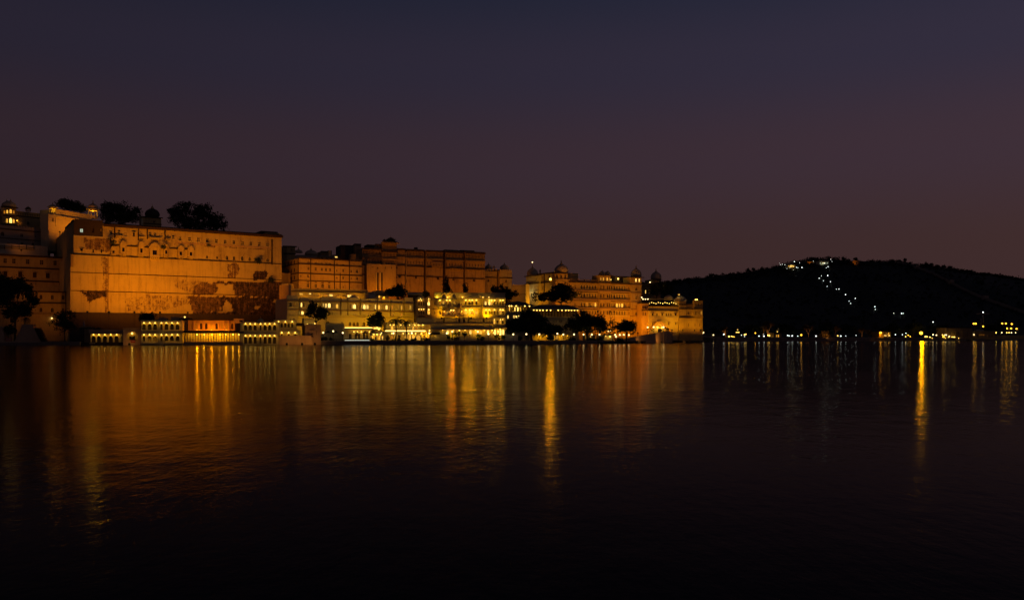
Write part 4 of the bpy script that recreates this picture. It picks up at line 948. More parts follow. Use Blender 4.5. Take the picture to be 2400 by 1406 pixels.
# balcony kiosks
for u, d in ((1040, -1.6), (1064.5, -1.8)): B.kiosk(u, 690, 699, 716, 9, d, 'cream_plaster', 8, 'cream_plaster', 0, 3, (14, WARM), 'balcony_kiosk')
B.box('balcony', 1025, 1070, 716, 720.5, -2.6, 0, 'cream_plaster', at=1040); B.corbels(1026, 1070, 720.6, 723, 12, 0, 2.2, 'cream_plaster')
for u, vt in ((1053, 711), (1076, 709)): B.kiosk(u, vt, 719.5, 737, 9, -2.2, 'rose_plaster', 8, 'rose_plaster', 0, 3, None, 'balcony_kiosk')
B.box('balcony', 1036, 1088, 737, 742, -3.3, -1.0, 'rose_plaster', at=1050)
B.lamp(1057, 727, -2.4, 110, (1, .30, .0), .24); B.lamp(1063, 727, -2.4, 110, (1, .30, .0), .24); B.lamp(1082, 730, -2.0, 90, (1, .20, .0), .16, 'bulb_sodium'); B.lamp(1041, 730, -2.0, 80, (1, .20, .0), .16, 'bulb_sodium')
# lower terrace storey with slotted balustrade
ter = B.wall(978, 1156, 745.5, 759.5, at=1080, d=-3.4, depth=1.0, m='pale_stone', name='balustrade')
lo_ = B.wall(1010, 1156, 759.5, None, at=1080, d=-3.2, depth=3.3, m='cream_plaster')
for u in (1040, 1076.5, 1087.5, 1098.5, 1133.5): B.win(ter, u, 751, 5.4, 10, 'cusp', 'd')
for u in np.arange(1023, 1152, 3.55):
    if all(abs(u - q) > 5 for q in (1040, 1076.5, 1087.5, 1098.5, 1133.5)): B.win(ter, u, 752.8, 1.5, 5, 'slit', 'd')
for u in (1040, 1076.5, 1087.5, 1098.5, 1133.5): B.dome(u, 746, 3.4, 2.4, -3.0, 'pale_stone', 0, 1.5, name='crest')
B.ledge(978, 1157, 759.6, at=1080, t=.3, proud=.4, d=-3.4, m='pale_stone'); B.ledge(1008, 1157, 771, at=1080, t=.2, proud=1.3, d=-3.2, m='rose_plaster', name='eave', slope=.25)
for u, pn in ((1049.5, 'W'), (1102.7, 'W'), (1127, 'w'), (1144, 'W')): B.win(lo_, u, 778.5, 5.5, 9.5, 'arch', pn)
B.win(lo_, 1076.2, 782, 6, 12, 'rect', 'd'); B.win(lo_, 1090, 778, 6, 4, 'rect', 's')
for u, v in ((1037.8, 772.6), (1063, 772.6), (1076.7, 774), (1090, 773), (1114.5, 773), (1135.5, 773), (1153.5, 773.2)): B.lamp(u, v, -3.8, 45, WARM, .2)
B.finish(); HB = B

# ---- terrace restaurants in front of the hotel
B = Bld('lakeside_restaurant', 'low restaurant with bright light strip along its roof edge on the quay', 'restaurant', 752, 286, 905, 291)
Wl = B.wall(805, 872, 768, None, at=840, d=2, depth=7, m='cream_plaster', hd=.6)
B.box('light_strip', 808, 873, 767.3, 769.2, 1.0, 1.3, 'strip_warm'); B.ledge(803, 874, 770.5, at=840, t=.5, proud=1.6, d=2, m='cream_plaster', name='eave')
for u in (834, 841.5, 853, 861): B.win(Wl, u, 787, 6, 14, 'arch', 't', name='arch', deep=1.0)
B.win(Wl, 821, 788, 7, 13, 'rect', 'd')
for u in (829.5, 837.8, 847, 857, 866): B.lamp(u, 777.5, .6, 60, WARM, .18)
B.wall(752, 800, 783, None, at=760, d=3.5, depth=8, m='cream_plaster'); B.box('stair_ramp', 782, 808, 767, None, 4, 9, 'cream_plaster')
g_ = B.wall(763, 806, 757, None, at=763, d=7, depth=5, m='cream_plaster'); B.win(g_, 768, 761, 9, 15, 'arch', 's', name='arch')
B.finish()
B = Bld('bright_pavilion', 'square white pavilion with glowing stepped roof crest on the quay', 'pavilion', 866, 289, 902, 290.5)
Wl = B.wall(868.5, 899.5, 781, None, d=0, depth=6, m='white_plaster')
B.win(Wl, 880, 791.5, 5, 9, 'arch', 's'); B.win(Wl, 889, 791.5, 4, 9, 'arch', 'w'); B.win(Wl, 873, 791, 3.5, 10, 'arch', 'w'); B.win(Wl, 896, 791.5, 3, 9, 'arch', 'W')
B.ledge(866, 902, 781, t=.3, proud=.8, m='cream_plaster', name='eave', slope=.2); b_ = MB(); s0 = B.p(868, 776, 0)[0]; s1 = B.p(900, 776, 0)[0]; z0 = B.p(868, 781, 0)[1]; b_.frustum(s0, s1, -.4, 6.4, z0, z0 + 1.3, 1.1, 1.1); b_.build('hip_roof', 'roof_slate', B.root)
B.box('roof_crest', 875, 893, 765.5, 769, 2, 4.2, 'white_plaster'); B.box('light_strip', 876, 892, 769.1, 770.2, 1.7, 1.9, 'strip_warm')
for u in (881, 884.3, 887.5): B.dome(u, 765.5, 1.2, 1.6, 2.6, 'white_plaster', 0, 2, name='crest_knob')
B.lamp(888, 772, -.6, 60, WARM, .22); B.lamp(884, 767.5, .8, 70, WARM, .15)
for u in (876, 884, 892): B.lamp(u, 783.5, -1.0, 110, WARM, .18)
B.finish()
B = Bld('palm_terrace_restaurant', 'two level lit restaurant with arcades and a bright light strip behind the palms', 'restaurant', 898, 291.5, 1012, 296.5)
lo1 = B.wall(900, 1004, 776, None, at=950, d=1, depth=4, m='cream_plaster', hd=.6); up1 = B.wall(904, 1008, 757, 777, at=950, d=5, depth=5, m='cream_plaster', hd=.5)
B.box('light_strip', 903, 998, 774.3, 776.2, .55, .85, 'strip_warm'); B.ledge(899, 1005, 778.3, at=950, t=.4, proud=1.2, d=1, m='cream_plaster', name='eave')
for u, pn in ((909, 't'), (918, 'a'), (935.5, 'd'), (952, 'w'), (961, 'w'), (969, 'w'), (980.5, 'w'), (997, 'a')): B.win(lo1, u, 790.5, 7 if u != 980.5 else 11.5, 12.5, 'arch' if u != 935.5 else 'rect', pn, name='arch' if pn != 'd' else 'window')
for u in (918, 929, 945, 958, 966, 974, 988): B.lamp(u, 781.5, -.6, 80, WARM, .18)
for u, pn in ((919, 'w'), (927, 'a'), (951, 'a'), (968, 'w'), (975.5, 'a'), (986.5, 'w'), (995, 'a'), (1005.5, 's')): B.win(up1, u, 768.5, 6, 9, 'arch', pn)
for u in (915, 923, 940, 960, 972, 981, 991): B.lamp(u, 761.5, 4.2, 30, WARM, .18)
B.ledge(902, 1012, 756.6, at=950, t=.25, proud=1.6, d=5, m='cream_plaster', name='eave')
for u, v, pw in ((1017, 762, 300), (1012, 765, 200), (1006, 775, 160)): B.lamp(u, v, 2.5, pw, (1, .55, .04), .3)
B.box('gate_pier', 998, 1006, 774, None, -.2, 1.2, 'pale_stone')
B.finish()
B = Bld('dark_gazebo', 'dark flat roofed open gazebo with pale columns on the quay', 'gazebo', 1010, 295.5, 1032, 296.5)
for u in (1013, 1016.5, 1020.5, 1024.5, 1028.5):
    x, z = B.p(u, 784, .5); MB().tube((x, .5, 0), (x, .5, z), .16, .14, 8).build('column', 'white_plaster', B.root); MB().tube((x, 3, 0), (x, 3, z), .16, .14, 8).build('column', 'white_plaster', B.root)
B.box('roof_slab', 1010, 1031, 779.5, 784, -.4, 4, 'dark_stone'); B.box('base', 1011.5, 1030, 798, None, -.2, 3.8, 'dark_stone'); B.lamp(1020, 788, 2.0, 30, WARM, .15)

# ================================================================== WATERFRONT ARCADES
def arcade_lamps(us, v, d=-.6, p=55, r=.17):
    for u in us: B.lamp(u, v, d, p, WARM, r)
B = Bld('stone_bastion', 'dark stone bastion with a small pale statue at the left end of the arcades', 'bastion', 186, 271, 216, 272, zb=-.8)
B.wall(186, 215, 766, None, d=0, depth=14, m='dark_stone'); B.finish(); B.ledge(185.5, 215.5, 766, t=.3, proud=.25, m='aged_plaster', name='coping')
B.wall(198, 215, 771, None, d=-1, depth=2, m='aged_plaster'); B.finish()
s_ = Bld('stone_statue', 'small pale seated statue on top of the dark stone bastion', 'statue', 193, 273, 198, 273, zb=P(195, 766, 273).z + .15)
MB().lathe(.35, .3, [(.42, 0), (.42, .25), (.30, .3), (.36, .7), (.26, 1.05), (.30, 1.3), (.12, 1.42), (.15, 1.5), (.18, 1.65), (.12, 1.82), (.02, 1.92)], 10).build('figure', 'pale_stone', s_.root, True); MB().box(-.25, .95, -.3, .9, -.15, 0.02).build('base', 'pale_stone', s_.root)
B = Bld('small_arcade', 'single storey arcade of five lamp lit arches at the left of the waterfront', 'arcade', 208, 269.5, 288, 272, zb=-.8)
Wl = B.wall(212, 287, 780.5, None, at=250, d=0, depth=8, m='cream_plaster', hd=1.4); B.wall(208, 288.5, 772.5, 781, at=250, d=-.1, depth=9, m='rose_plaster')
B.row(Wl, (219.2, 231.7, 245.5, 259.6, 273.3), (245, 794.5), 11.4, 17, 'open', 't', name='arch'); B.ledge(211, 285, 781, at=250, t=.2, proud=.9, m='rose_plaster', name='eave', slope=.12)
arcade_lamps((219, 231.7, 245.5, 259.6, 273.3), 784); B.win(Wl, 284.5, 795, 2.4, 14, 'slit', 'd'); B.ledge(209, 289, 804.3, at=250, t=.25, proud=.4, m='cream_plaster', name='plinth'); B.finish()
B = Bld('gate_house', 'pink gatehouse with one yellow lit niche and a red board over the water', 'gatehouse', 287, 269, 332, 271, zb=-.8)
Wl = B.wall(288.5, 331, 769.5, None, at=300, d=0, depth=8, m='rose_plaster', hd=1.2)
B.win(Wl, 309.8, 787, 29, 22, 'open', 'i', name='arch', deep=1.6); B.lamp(309.5, 781, .6, 60, (1, .58, .04), .3)
MB().box(*[B.p(303, 790, 1.2)[0], B.p(316, 790, 1.2)[0]], 1.45, 1.52, B.p(303, 796, 1.2)[1], B.p(303, 788, 1.2)[1]).build('door', 'dark_glass', B.root)
B.ledge(288, 332, 769.5, at=300, t=.25, proud=.25, m='rose_plaster', name='coping'); B.finish()
x0, z0 = B.p(306.5, 803, -.15); x1, z1 = B.p(317, 797, -.15)
bd = MB().box(x0, x1, -.2, -.12, z0, z1).build('sign_board', 'sign_red', B.root); MB().box(x0 + .15, x1 - .15, -.215, -.2, z0 + .45, z0 + .55).build('sign_stripe', 'sign_white', bd)
B = Bld('double_arcade', 'two storey cream arcade with lamp lit arches, left of the red pavilion', 'arcade', 330, 269.5, 430, 272.5, zb=-.8)
Wl = B.wall(331, 428, 752.5, None, at=380, d=0, depth=9, m='cream_plaster', hd=1.0)
us = (337.4, 350.7, 363.4, 378.3, 390, 403, 416)
cb = B.wall(371, 383, 752.3, None, at=378, d=-.7, depth=1, m='cream_plaster', name='bay', hd=.6)
for i, u in enumerate(us):
    W_ = cb if i == 3 else Wl; wp = 6 if i == 3 else 10.2
    B.win(W_, u, 765.5, wp, 15, 'open', 't', name='arch'); B.win(W_, u, 793, wp if i else 5.5, 12.6, 'open', 't' if i > 2 or i == 0 else 'i', name='arch')
    B.lamp(u, 756.5, -.6 if i != 3 else -1.3, 55, WARM, .17); B.lamp(u, 784.3, -.6 if i != 3 else -1.3, 55, WARM, .17)
B.ledge(330, 429, 752.3, at=380, t=.2, proud=.3, m='cream_plaster', name='coping'); B.ledge(330, 429, 775, at=380, t=.25, proud=.35, m='cream_plaster'); B.ledge(330, 429, 780.5, at=380, t=.2, proud=.3, m='rose_plaster'); B.ledge(330, 430, 804.5, at=380, t=.3, proud=.5, m='cream_plaster', name='plinth')
b_ = MB(); s0 = B.p(331, 751, 0)[0]; s1 = B.p(428, 751, 0)[0]; z0 = B.p(380, 752, 0)[1]; n_ = 44
for i in range(n_): b_.box(s0 + (s1 - s0) * i / n_, s0 + (s1 - s0) * (i + .55) / n_, -.15, .1, z0, z0 + .38)
tag(b_.build('cresting', 'cream_plaster', B.root), kind='stuff')
B.finish()
# buildings behind the arcade roof line
B = Bld('roof_hut', 'small plain hut with dark window behind the left arcade roof', 'hut', 372, 281, 445, 283)
Wl = B.wall(371, 388, 744, None, d=0, depth=4, m='rose_plaster'); Wl = B.wall(401, 424, 743, None, d=.5, depth=4, m='rose_plaster'); B.win(Wl, 408, 750.5, 10, 4, 'rect', 'd'); B.lamp(433, 743, -.2, 60, WARM, .22); B.finish()
B.box('awning', 420, 446, 745, 750, -1, 3, 'dark_stone')
# red pavilion
B = Bld('red_pavilion', 'red orange lit curved pavilion with glowing colonnade at the waterline', 'pavilion', 430, 271.5, 570, 275.5, zb=-.8)
cu = B.p(500, 790, 0)[0]
wz0, wz1 = B.p(500, 775, 3)[1], B.p(500, 749.5, 3)[1]
n_ = 9; ue = np.linspace(441, 550, n_ + 1)
for i in range(n_):
    um = (ue[i] + ue[i + 1]) / 2; dd = 2.2 + 2.6 * ((um - 496) / 55) ** 2
    W_ = B.wall(ue[i], ue[i + 1] + .15, 749.5, 775.5, at=500, d=dd, depth=5, m='red_plaster', hd=.5)
    B.win(W_, um, 764, 7, 15, 'open', 's' if i in (2, 3, 5, 8) else 'i', name='arch')
    B.ledge(ue[i] - .3, ue[i + 1] + .3, 750, at=500, t=.25, proud=.7, d=dd, m='dark_trim', name='eave')
B.box('floor_slab', 431, 571, 774.5, 778.5, -.6, 6, 'dark_trim', at=500); B.ledge(429, 572, 777.5, at=500, t=.2, proud=1.0, d=-.5, m='dark_trim', name='eave', slope=.25)
B.box('back_wall', 432, 569, 778, None, 4.4, 5, 'cream_plaster', at=500); B.box('base', 431, 569, 800.8, None, -.8, 4.5, 'rose_plaster', at=500)
zc0, zc1 = B.p(500, 800.8, 0)[1], B.p(500, 778.5, 0)[1]
for i, u in enumerate(np.arange(434, 568, 6.1)):
    x = B.p(u, 790, 0)[0]; MB().tube((x, -.2, zc0), (x, -.2, zc1), .17, .14, 8).build('column', 'rose_plaster', B.root)
for i, u in enumerate(np.arange(434, 562, 6.1)):
    x0 = B.p(u, 790, 0)[0]; x1 = B.p(u + 6.1, 790, 0)[0]; a_ = (x1 - x0) / 2; xc = (x0 + x1) / 2
    pts = arch_pts(a_ - .1, zc1 - .75, .6, 6, .3); m_ = MB(); n2 = len(pts)
    vs = [(xc + p_[0], -.3, p_[1]) for p_ in pts] + [(xc + p_[0], -.3, zc1) for p_ in pts]; vs += [(p_[0], -.1, p_[2]) for p_ in vs]; k2 = 2 * n2; fs = []
    for q in range(n2 - 1): fs += [(q, q + 1, n2 + q + 1, n2 + q), (k2 + q, k2 + n2 + q, k2 + n2 + q + 1, k2 + q + 1), (q, k2 + q, k2 + q + 1, q + 1)]
    m_.add(vs, fs).build('arch', 'rose_plaster', B.root)
for u, pw in ((446, 60), (462, 90), (478, 190), (496, 300), (514, 340), (530, 170), (546, 80), (560, 50)): B.lamp(u, 784, 3.2, pw * 2.2, (1, .40, .0), .2)
for u, pw in ((462, 120), (496, 170), (530, 140)): B.lamp(u, 772.8, -.2, pw * 12, (1, .27, .0), .1, 'bulb_sodium', hood=False)
B.finish(); RP = B
B = Bld('double_arcade', 'two storey cream arcade with small central dome, right of the red pavilion', 'arcade', 562, 275, 656, 278, zb=-.8)
Wl = B.wall(563, 655.5, 755.5, None, at=610, d=0, depth=9, m='cream_plaster', hd=1.0); cb = B.wall(605, 616.5, 755.2, None, at=610, d=-.7, depth=1, m='cream_plaster', name='bay', hd=.6)
us = (575.5, 586.5, 598, 610.6, 621.5, 632, 643.5)
for i, u in enumerate(us):
    W_ = cb if i == 3 else Wl; wp = 5 if i == 3 else 9
    B.win(W_, u, 767.5, wp, 13, 'open', 't', name='arch'); B.win(W_, u, 796.5, wp, 17, 'open', 't', name='arch')
    B.lamp(u, 758.6, -.6 if i != 3 else -1.3, 55, WARM, .17); B.lamp(u, 786.3, -.6 if i != 3 else -1.3, 55, WARM, .17)
B.ledge(562, 656, 755.4, at=610, t=.2, proud=.3, m='cream_plaster', name='coping'); B.ledge(562, 656, 776, at=610, t=.25, proud=.35, m='cream_plaster'); B.ledge(562, 656, 782, at=610, t=.2, proud=.3, m='rose_plaster')
B.dome(610.8, 755, 7.2, 8.5, 1, 'cream_plaster', .02, 5); B.box('roof_hut', 548, 571, 746.5, 757, 3, 6, 'rose_plaster'); B.finish()
B.box('hut_window', 561, 568, 750.5, 754, 2.95, 3.05, 'dark_glass')
B = Bld('upper_arcade', 'small upper arcade with four arches and lamps above a lit terrace', 'arcade', 645, 281, 700, 283, zb=-.8)
Wl = B.wall(642, 695, 750.5, None, at=670, d=0, depth=7, m='cream_plaster', hd=.9); B.row(Wl, (660.4, 668.6, 676.8, 684.8), (670, 761.5), 6.2, 11, 'open', 't', name='arch')
for u in (653, 669, 684.8): B.lamp(u, 753.7, -.6, 55, WARM, .17)
for u in (660.4, 676.5, 692): B.lamp(u, 779.5, -1.5, 60, WARM, .19)
lo_ = B.wall(656, 703, 774, None, at=670, d=-.8, depth=1, m='cream_plaster', hd=.5); B.row(lo_, (660.4, 676.5, 692), (676, 786), 6, 9, 'open', 't', name='arch')
B.ledge(641, 696, 750.5, at=670, t=.2, proud=.3, m='cream_plaster', name='coping'); B.ledge(655, 704, 774.3, at=670, t=.2, proud=.7, d=-.8, m='rose_plaster', name='eave'); B.finish()
B = Bld('water_gate_wall', 'plain pink plaster wall standing in the water right of the arcades', 'wall', 652, 277.5, 732, 280.5, zb=-.8)
Wl = B.wall(654, 730, 786.5, None, at=690, d=0, depth=2.5, m='rose_plaster'); B.ledge(653.5, 730, 787, at=690, t=.2, proud=.15, m='rose_plaster', name='coping'); B.pilaster(689.5, 1, 787, 807, 0, .1, 'rose_plaster'); B.finish()
B = Bld('corner_house', 'pink two storey house with one dark window at the right end of the arcades', 'house', 714, 281, 753, 283, zb=-.8)
Wl = B.wall(716, 752, 762, None, at=730, d=0, depth=8, m='rose_plaster'); B.win(Wl, 731.5, 785.5, 5.5, 9, 'rect', 'd'); B.win(Wl, 720, 768, 2, 3, 'slit', 'd'); B.win(Wl, 742, 768, 2, 3, 'slit', 'd'); B.win(Wl, 742, 780, 1.6, 9, 'slit', 's')
B.ledge(715, 753, 761.8, at=730, t=.3, proud=.3, m='rose_plaster', name='coping'); B.ledge(726, 737, 774.5, at=730, t=.2, proud=.5, m='rose_plaster', name='hood')
B.box('roof_room', 712, 737, 746, 762, 3, 7, 'cream_plaster', at=730); B.box('awning', 697, 713, 757, 764, -.6, 5, 'dark_stone', at=716); B.lamp(738, 758.5, 1.5, 60, (1, .52, .04), .2); B.lamp(720, 759, 1.6, 50, (1, .52, .04), .12)
b_ = MB(); s0 = B.p(713, 760, 0)[0]; s1 = B.p(740, 760, 0)[0]; z0 = B.p(730, 761.3, 0)[1]
for i in range(14): b_.box(s0 + (s1 - s0) * i / 14, s0 + (s1 - s0) * (i + .5) / 14, -.2, .05, z0, z0 + .35)
tag(b_.build('cresting', 'cream_plaster', B.root), kind='stuff'); B.finish()
# ================================================================== RIGHT PALACE
def pavilion_lamps(us, v, d, p=9, r=.26):
    for u in us: B.lamp(u, v, d, p, WARM, r, 'bulb_warm')
B = Bld('dining_pavilion', 'open dining pavilion with hipped grey roof and hanging lamps beside the bright hotel', 'pavilion', 1184, 338, 1256, 343)
Wl = B.wall(1185, 1250, 733, None, at=1200, d=0, depth=8, m='cream_plaster'); B.row(Wl, (1186.8, 1190.5, 1204.6, 1210, 1215.5), (1204, 742.5), 4, 8, 'arch', 'W'); B.win(Wl, 1198, 742.5, 3, 7, 'rect', 's')
bk = B.wall(1185, 1250, 716, 733, at=1200, d=5, depth=3, m='cream_plaster'); B.row(bk, (1193, 1206, 1213, 1219, 1236), (1206, 724.5), 5, 10, 'rect', 'wWWwm'); B.ledge(1184, 1251, 732, at=1200, t=.4, proud=.5, m='cream_plaster')
zt = B.p(1200, 716, 0)[1]; zb_ = B.p(1200, 732, 0)[1]
for u in np.arange(1186, 1250, 6.4):
    x = B.p(u, 724, 0)[0]; MB().box(x - .13, x + .13, .1, .36, zb_, zt).build('post', 'shutter_wood', B.root)
s0 = B.p(1180, 716, 0)[0]; s1 = B.p(1256, 716, 0)[0]; MB().frustum(s0, s1, -1.4, 9.5, zt, zt + 1.9, 7, 3.2).build('hip_roof', 'roof_slate', B.root)
pavilion_lamps((1193.6, 1198.8, 1209.8, 1230, 1241), 717.2, -.9); B.finish()
B.lamp(1205, 722, 2.5, 60, WARM, .2); B.lamp(1218, 722, 2.5, 60, WARM, .2)
B = Bld('dining_pavilion', 'long low hipped roof pavilion with a row of thirteen white lamps above the garden', 'pavilion', 1246, 343, 1362, 352)
Wl = B.wall(1249, 1356, 742, None, at=1300, d=1.5, depth=8, m='cream_plaster')
for u in (1297, 1300.5, 1304): B.win(Wl, u, 752, 2.6, 6, 'arch', 's')
for u in (1312.5, 1316.5): B.win(Wl, u, 752, 3, 6.5, 'arch', 'd')
zt = B.p(1300, 725.5, 0)[1]; zb_ = B.p(1300, 742, 0)[1]; B.ledge(1248, 1357, 743, at=1300, t=.3, proud=.8, d=1.5, m='cream_plaster', name='floor_slab')
for u in np.arange(1250, 1356, 7.2):
    x = B.p(u, 734, .3)[0]; MB().box(x - .12, x + .12, .3, .54, zb_, zt).build('post', 'shutter_wood', B.root)
B.box('screen_wall', 1250, 1354, 727, 743, 3.5, 3.8, 'aged_plaster', at=1300)
s0 = B.p(1245, 725, 0)[0]; s1 = B.p(1364, 725, 0)[0]; MB().frustum(s0, s1, -1.3, 9, zt, zt + 2.0, 6, 3.5).build('hip_roof', 'roof_slate', B.root); B.ledge(1245, 1362, 725.6, at=1300, t=.15, proud=1.45, m='cream_plaster', name='eave')
pavilion_lamps((1250.6, 1258, 1265.3, 1272.6, 1281.4, 1290.4, 1308.4, 1317, 1326, 1332.7, 1339.4, 1346.5, 1353.5), 727, -1.0); B.finish()

B = Bld('right_palace', 'large orange lit palace with four rows of arched windows and ribbed domes', 'palace', 1318, 379, 1505, 399)
Wr = B.wall(1319, 1478, 662, None, at=1363, d=0, depth=18, m='tan_plaster')
us = (1362.8, 1369.4, 1376, 1382.5, 1389, 1395.6, 1401.8)
us2 = (1433.5, 1439.6, 1445.8, 1452, 1458.2, 1464.2)
ctr = B.wall(1404.5, 1431.5, 645, None, at=1415, d=-1.5, depth=6, m='tan_plaster')
ROWS = ((671.9, 'd', 'd'), (691.7, 'd', 'd'), (713.2, 'ssamaww', 'mswwws'), (731.4, 's', 's'))
for v, pn, pn2 in ROWS:
    B.row(Wr, us, (1363, v), 5.4, 10, 'arch', pn, fm='cream_plaster'); B.row(Wr, us2, (1363, v), 5.4, 10, 'arch', pn2, fm='cream_plaster')
    B.row(ctr, (1408.3, 1415, 1423.5, 1428.3), (1363, v), 4.8, 9.5, 'arch', 'd' if v < 700 else 's')
    if v < 720: B.win(Wr, 1347.7, 0, 4, 8, 'arch', 's', at=(1363, v)); 
    B.win(Wr, 1474, 0, 3, 7, 'rect', 'd', at=(1363, v))
B.row(ctr, (1408, 1414.4), (1411, 653.5), 4, 8, 'arch', 'w'); B.row(ctr, (1423, 1428), (1411, 653.5), 3.4, 8, 'arch', 'w')
for v in (681.5, 702, 722): B.ledge(1319, 1479, v, at=1363, t=.5, proud=.9, m='rose_plaster', name='balcony_ledge'); B.ledge(1404, 1432, v, at=1363, t=.5, proud=.6, d=-1.5, m='rose_plaster', name='balcony_ledge'); B.ledge(1319, 1479, v + 2.0, at=1363, t=.3, proud=.5)
B.ledge(1319, 1479, 739.5, at=1363, t=.3, proud=.3, m='cream_plaster'); B.ledge(1319, 1479, 661.6, at=1363, t=.5, proud=.9, name='roof_cornice'); B.ledge(1403, 1433, 662.5, at=1415, t=.4, proud=.5, d=-1.5)
B.ledge(1335, 1404, 655.5, at=1363, t=.3, proud=.25, m='aged_plaster', name='balustrade_rail')
for u in range(1338, 1404, 16): B.pilaster(u, 1.5, 652.5 + (u - 1338) * .05, 660 + (u - 1338) * .05, .1, .4, 'aged_plaster', 'balustrade_post')
B.box('balustrade', 1335, 1404, 657.5, 661, 0, .3, 'aged_plaster', at=1363)
B.ledge(1402, 1434, 645.3, at=1415, t=.3, proud=.9, d=-1.5, name='eave'); B.dome(1411.5, 645, 8, 9.5, .5, 'dome_stone', .03, 3); B.dome(1423.5, 645, 7.2, 9, .7, 'dome_stone', .03, 3)
B.box('roof_shed', 1432, 1478, 647, 662, 5, 11, 'dark_stone', at=1450)
B.lamp(1448.8, 653.5, 4.2, 45, (1, .72, .25), .4, 'bulb_warm'); B.lamp(1431.5, 655.5, 4.0, 20, WARM, .25)
rt = B.wall(1478, 1503.5, 650, None, at=1490, d=-1.0, depth=18, m='tan_plaster')
B.row(rt, (1490.5, 1498.3), (1490, 656.2), 4.5, 8.5, 'arch', 'W'); B.win(rt, 1483, 656, 3, 6, 'rect', 's')
for v in (677, 697, 715.5, 734): B.win(rt, 1490.8, v, 5, 8, 'arch', 'd' if v != 715.5 else 'i')
for v in (668, 687, 708.5, 725.5, 741): B.ledge(1477, 1504.5, v, at=1490, t=.35, proud=.4, d=-1.0, m='aged_plaster')
B.ledge(1475, 1507, 650, at=1490, t=.3, proud=1.1, d=-1.0, name='eave'); B.dome(1491, 649.5, 12, 20, 3, 'dome_stone', .045, 9)
cd = B.wall(1301, 1331, 641, None, at=1315, d=-2.0, depth=3, m='tan_plaster'); B.row(cd, (1305.5, 1315, 1325), (1315, 647.5), 6.2, 9, 'arch', 's'); B.ledge(1299, 1334, 640.5, at=1315, t=.3, proud=1.0, d=-2, name='eave'); B.ledge(1300, 1332.5, 656, at=1315, t=.5, proud=.7, d=-2, m='tan_plaster'); B.ledge(1300.5, 1332, 661, at=1315, t=.5, proud=.3, d=-2, m='tan_plaster')
B.dome(1315.5, 640, 15.5, 21, .6, 'dome_stone', .045, 11)
B.finish(); RPAL = B
B = Bld('right_palace_wing', 'left wing of the right palace with ribbed dome and white lit corner', 'palace wing', 1233, 407, 1320, 380)
Wl = B.wall(1262, 1304, 640, None, at=1290, d=0, depth=12, m='tan_plaster'); bt = B.wall(1233, 1262, 647, None, at=1248, d=-1.5, depth=12, m='cream_plaster')
for u, v, wp, hp, pn in ((1257.5, 652.8, 4.5, 9, 's'), (1245, 674.7, 3.2, 7.5, 's'), (1252.8, 674.6, 2.6, 7.5, 's'), (1259, 674.4, 3, 7.5, 's'), (1235, 693.5, 3, 5, 'W'), (1240.3, 693.5, 3.4, 5.4, 'W')): B.win(bt, u, v, wp, hp, 'arch', pn)
for u, v, wp, hp in ((1266.7, 673.5, 3, 8), (1271.8, 672.5, 4, 9), (1271.8, 651, 4.5, 9), (1288, 646.6, 5, 6), (1291, 672, 4, 8), (1298, 672, 4, 8)): B.win(Wl, u, v, wp, hp, 'arch', 's')
B.ledge(1261, 1305, 640, at=1290, t=.6, proud=.8, name='roof_cornice'); B.ledge(1261, 1305, 661, at=1290, t=.4, proud=.5); B.ledge(1232, 1263, 646.5, at=1248, t=.4, proud=.9, d=-1.5, name='eave'); B.ledge(1232, 1263, 665, at=1248, t=.4, proud=.5, d=-1.5); B.ledge(1232, 1263, 683.5, at=1248, t=.4, proud=.5, d=-1.5, m='cream_plaster')
B.pilaster(1276.5, 2.2, 641, 690, 0, .4, 'dark_stone', 'pipe_or_shade_strip')
B.dome(1248, 646, 12.5, 18, 4, 'dome_stone', .045, 8); B.kiosk(1266, 632, 636, 640.5, 3.5, 3, 'aged_plaster', 8, 'dark_stone', 0, 2)
B.lamp(1247.8, 614.5, 4, 20, WHITE, .28, 'bulb_white'); B.lamp(1290, 654.3, -1.0, 330, (1, .50, .03), .55, 'bulb_warm'); B.lamp(1235.5, 685.5, -4.0, 420, (1, .80, .40), .3, 'bulb_warm', hood=False)
B.finish(); RW = B
B = Bld('palace_back_range', 'dim rear range with a ribbed dome behind the right palace tower', 'palace wing', 1503, 425, 1552, 428)
Wl = B.wall(1503, 1548, 664, None, d=0, depth=10, m='aged_plaster'); B.win(Wl, 1513, 684, 2.6, 8, 'rect', 'W'); B.win(Wl, 1521.8, 684.5, 2, 7, 'rect', 'w'); B.ledge(1503, 1548, 664, t=.4, proud=.4); B.ledge(1503, 1548, 671, t=.3, proud=.3)
tw = B.wall(1527, 1549, 655, 665, d=.5, depth=8, m='aged_plaster'); B.ledge(1525, 1551, 655, d=.5, t=.3, proud=.7, name='eave'); B.dome(1537.5, 654.5, 12, 18, 5, 'dome_stone', .045, 8); B.lamp(1523.5, 661.5, -.6, 25, WHITE, .3, 'bulb_white'); B.finish()

